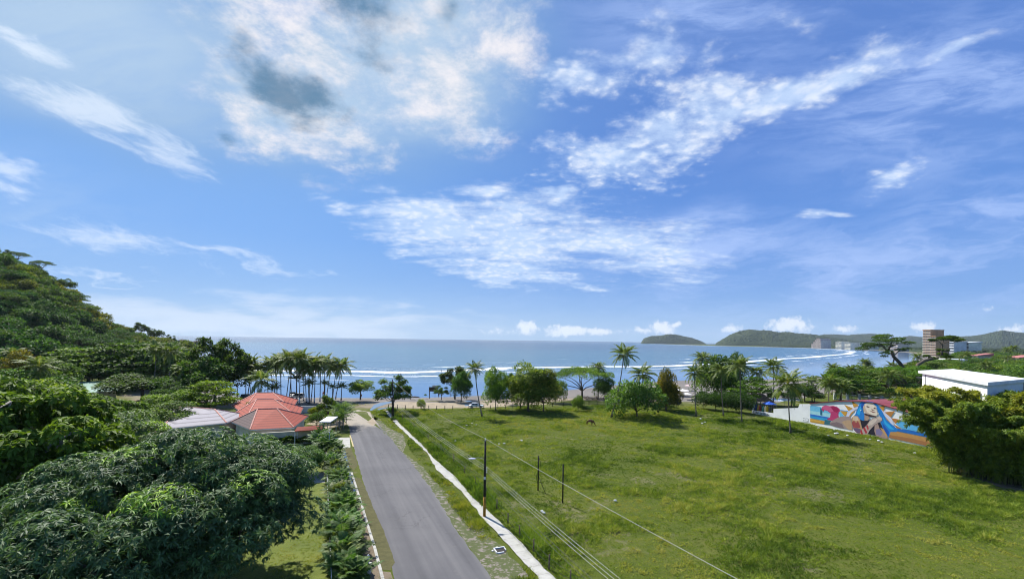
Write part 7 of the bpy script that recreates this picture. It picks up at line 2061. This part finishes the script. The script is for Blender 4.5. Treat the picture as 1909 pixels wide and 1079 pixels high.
# driftwood
dwd = MB(); b = P(1112, 745)
for i in range(60):
    x, y = b[0] + rng.normal() * 2.6, b[1] + rng.normal() * 1.0; a = rng.random() * 6.28; L = .6 + rng.random() * 1.4
    dwd.tube([(x, y, .1 + rng.random() * .5), (x + math.cos(a) * L, y + math.sin(a) * L, .3 + rng.random() * 1.0)], [.11, .06], 5)
tag(dwd.build('driftwood', plain('driftwood', (.20, .15, .12), .95, var=.3)), 'heap of brown driftwood and logs on the sand beyond the field', 'driftwood pile', kind='stuff')
for i, (px, py, rr) in enumerate(((866, 745.5, .5), (1123, 743, .3))): pass
lg = thing('log', P(744, 742), 'driftwood log lying on the beach crest left of the slim post', 'log'); mb = MB(); mb.tube([(-1.8, 0, .25), (0, .1, .32), (1.9, 0, .22)], [.24, .27, .18], 8); mb.build('wood', m_wood, lg, True)
lg = thing('log', P(773, 741), 'driftwood log lying on the beach crest right of the slim post', 'log'); mb = MB(); mb.tube([(-1.7, .2, .2), (0, 0, .3), (1.6, .1, .2)], [.2, .25, .15], 8); mb.build('wood', m_wood, lg, True)
# railing behind the far red roof
rl = thing('wooden_railing', P(496, 740), 'pale railing on the beach crest above the red roof ridge', 'railing')
for k in range(6):
    mb = MB(); mb.tube([(-3 + k * 1.2, 0, -.1), (-3 + k * 1.2, 0, 2.6)], .06, 5); mb.build('post', m_wood, rl)
mb = MB(); mb.tube([(-3, 0, 2.5), (3, 0, 2.5)], .06, 5); mb.tube([(-3, 0, 1.6), (3, 0, 1.6)], .05, 5); mb.build('rail', m_wood, rl)
# pale rubbish and stones in the grass
lit = [(1555, 802), (1557, 809.5), (1561, 809), (1544, 812.5), (1580, 813), (1614, 818.5), (1622, 820), (1638, 823), (1644, 825.5), (1706, 846), (1526, 799), (1309, 790), (1314, 788), (870, 794), (880, 790), (888, 793), (849, 823), (930, 829), (972, 823), (1147, 935), (1010, 955), (1014, 958), (940, 828), (1306, 782)]
for i, (px, py) in enumerate(lit):
    x, y, z = P(px, py); r = rng.uniform(.12, .34)
    mb = MB(); mb.ball((0, 0, r * .35 + .12), r, 7, sq=(1.2, .9, .6))
    o = mb.build('litter', m_white); o.location = (x, y, 0); o.rotation_euler = (0, 0, i)
    where = 'below the mural wall' if px > 1500 else 'near the field palms' if px > 1290 else 'in the middle of the lot' if px > 1000 else 'at the far left of the lot'
    tag(o, 'scrap of white rubbish in the grass %s' % where, 'litter', 'white litter ' + where)
# far boats: nothing; a bird over the hill

# ------------------------------------------------------------------ sea air
def haze_fn():
    m = bpy.data.materials.new('haze'); m.use_nodes = True
    nt = m.node_tree; nt.nodes.clear()
    out = nt.nodes.new('ShaderNodeOutputMaterial'); v = nt.nodes.new('ShaderNodeVolumePrincipled')
    v.inputs['Color'].default_value = (.72, .84, 1.0, 1); v.inputs['Density'].default_value = HAZE; v.inputs['Anisotropy'].default_value = 0.2
    nt.links.new(v.outputs[0], out.inputs['Volume'])
    return m
HAZE = 0.00003
if HAZE:
    hb_ = MB(); hb_.box(-14000, 16000, -400, 9500, -12, 215)
    tag(hb_.build('haze', haze_fn()), kind='stuff')
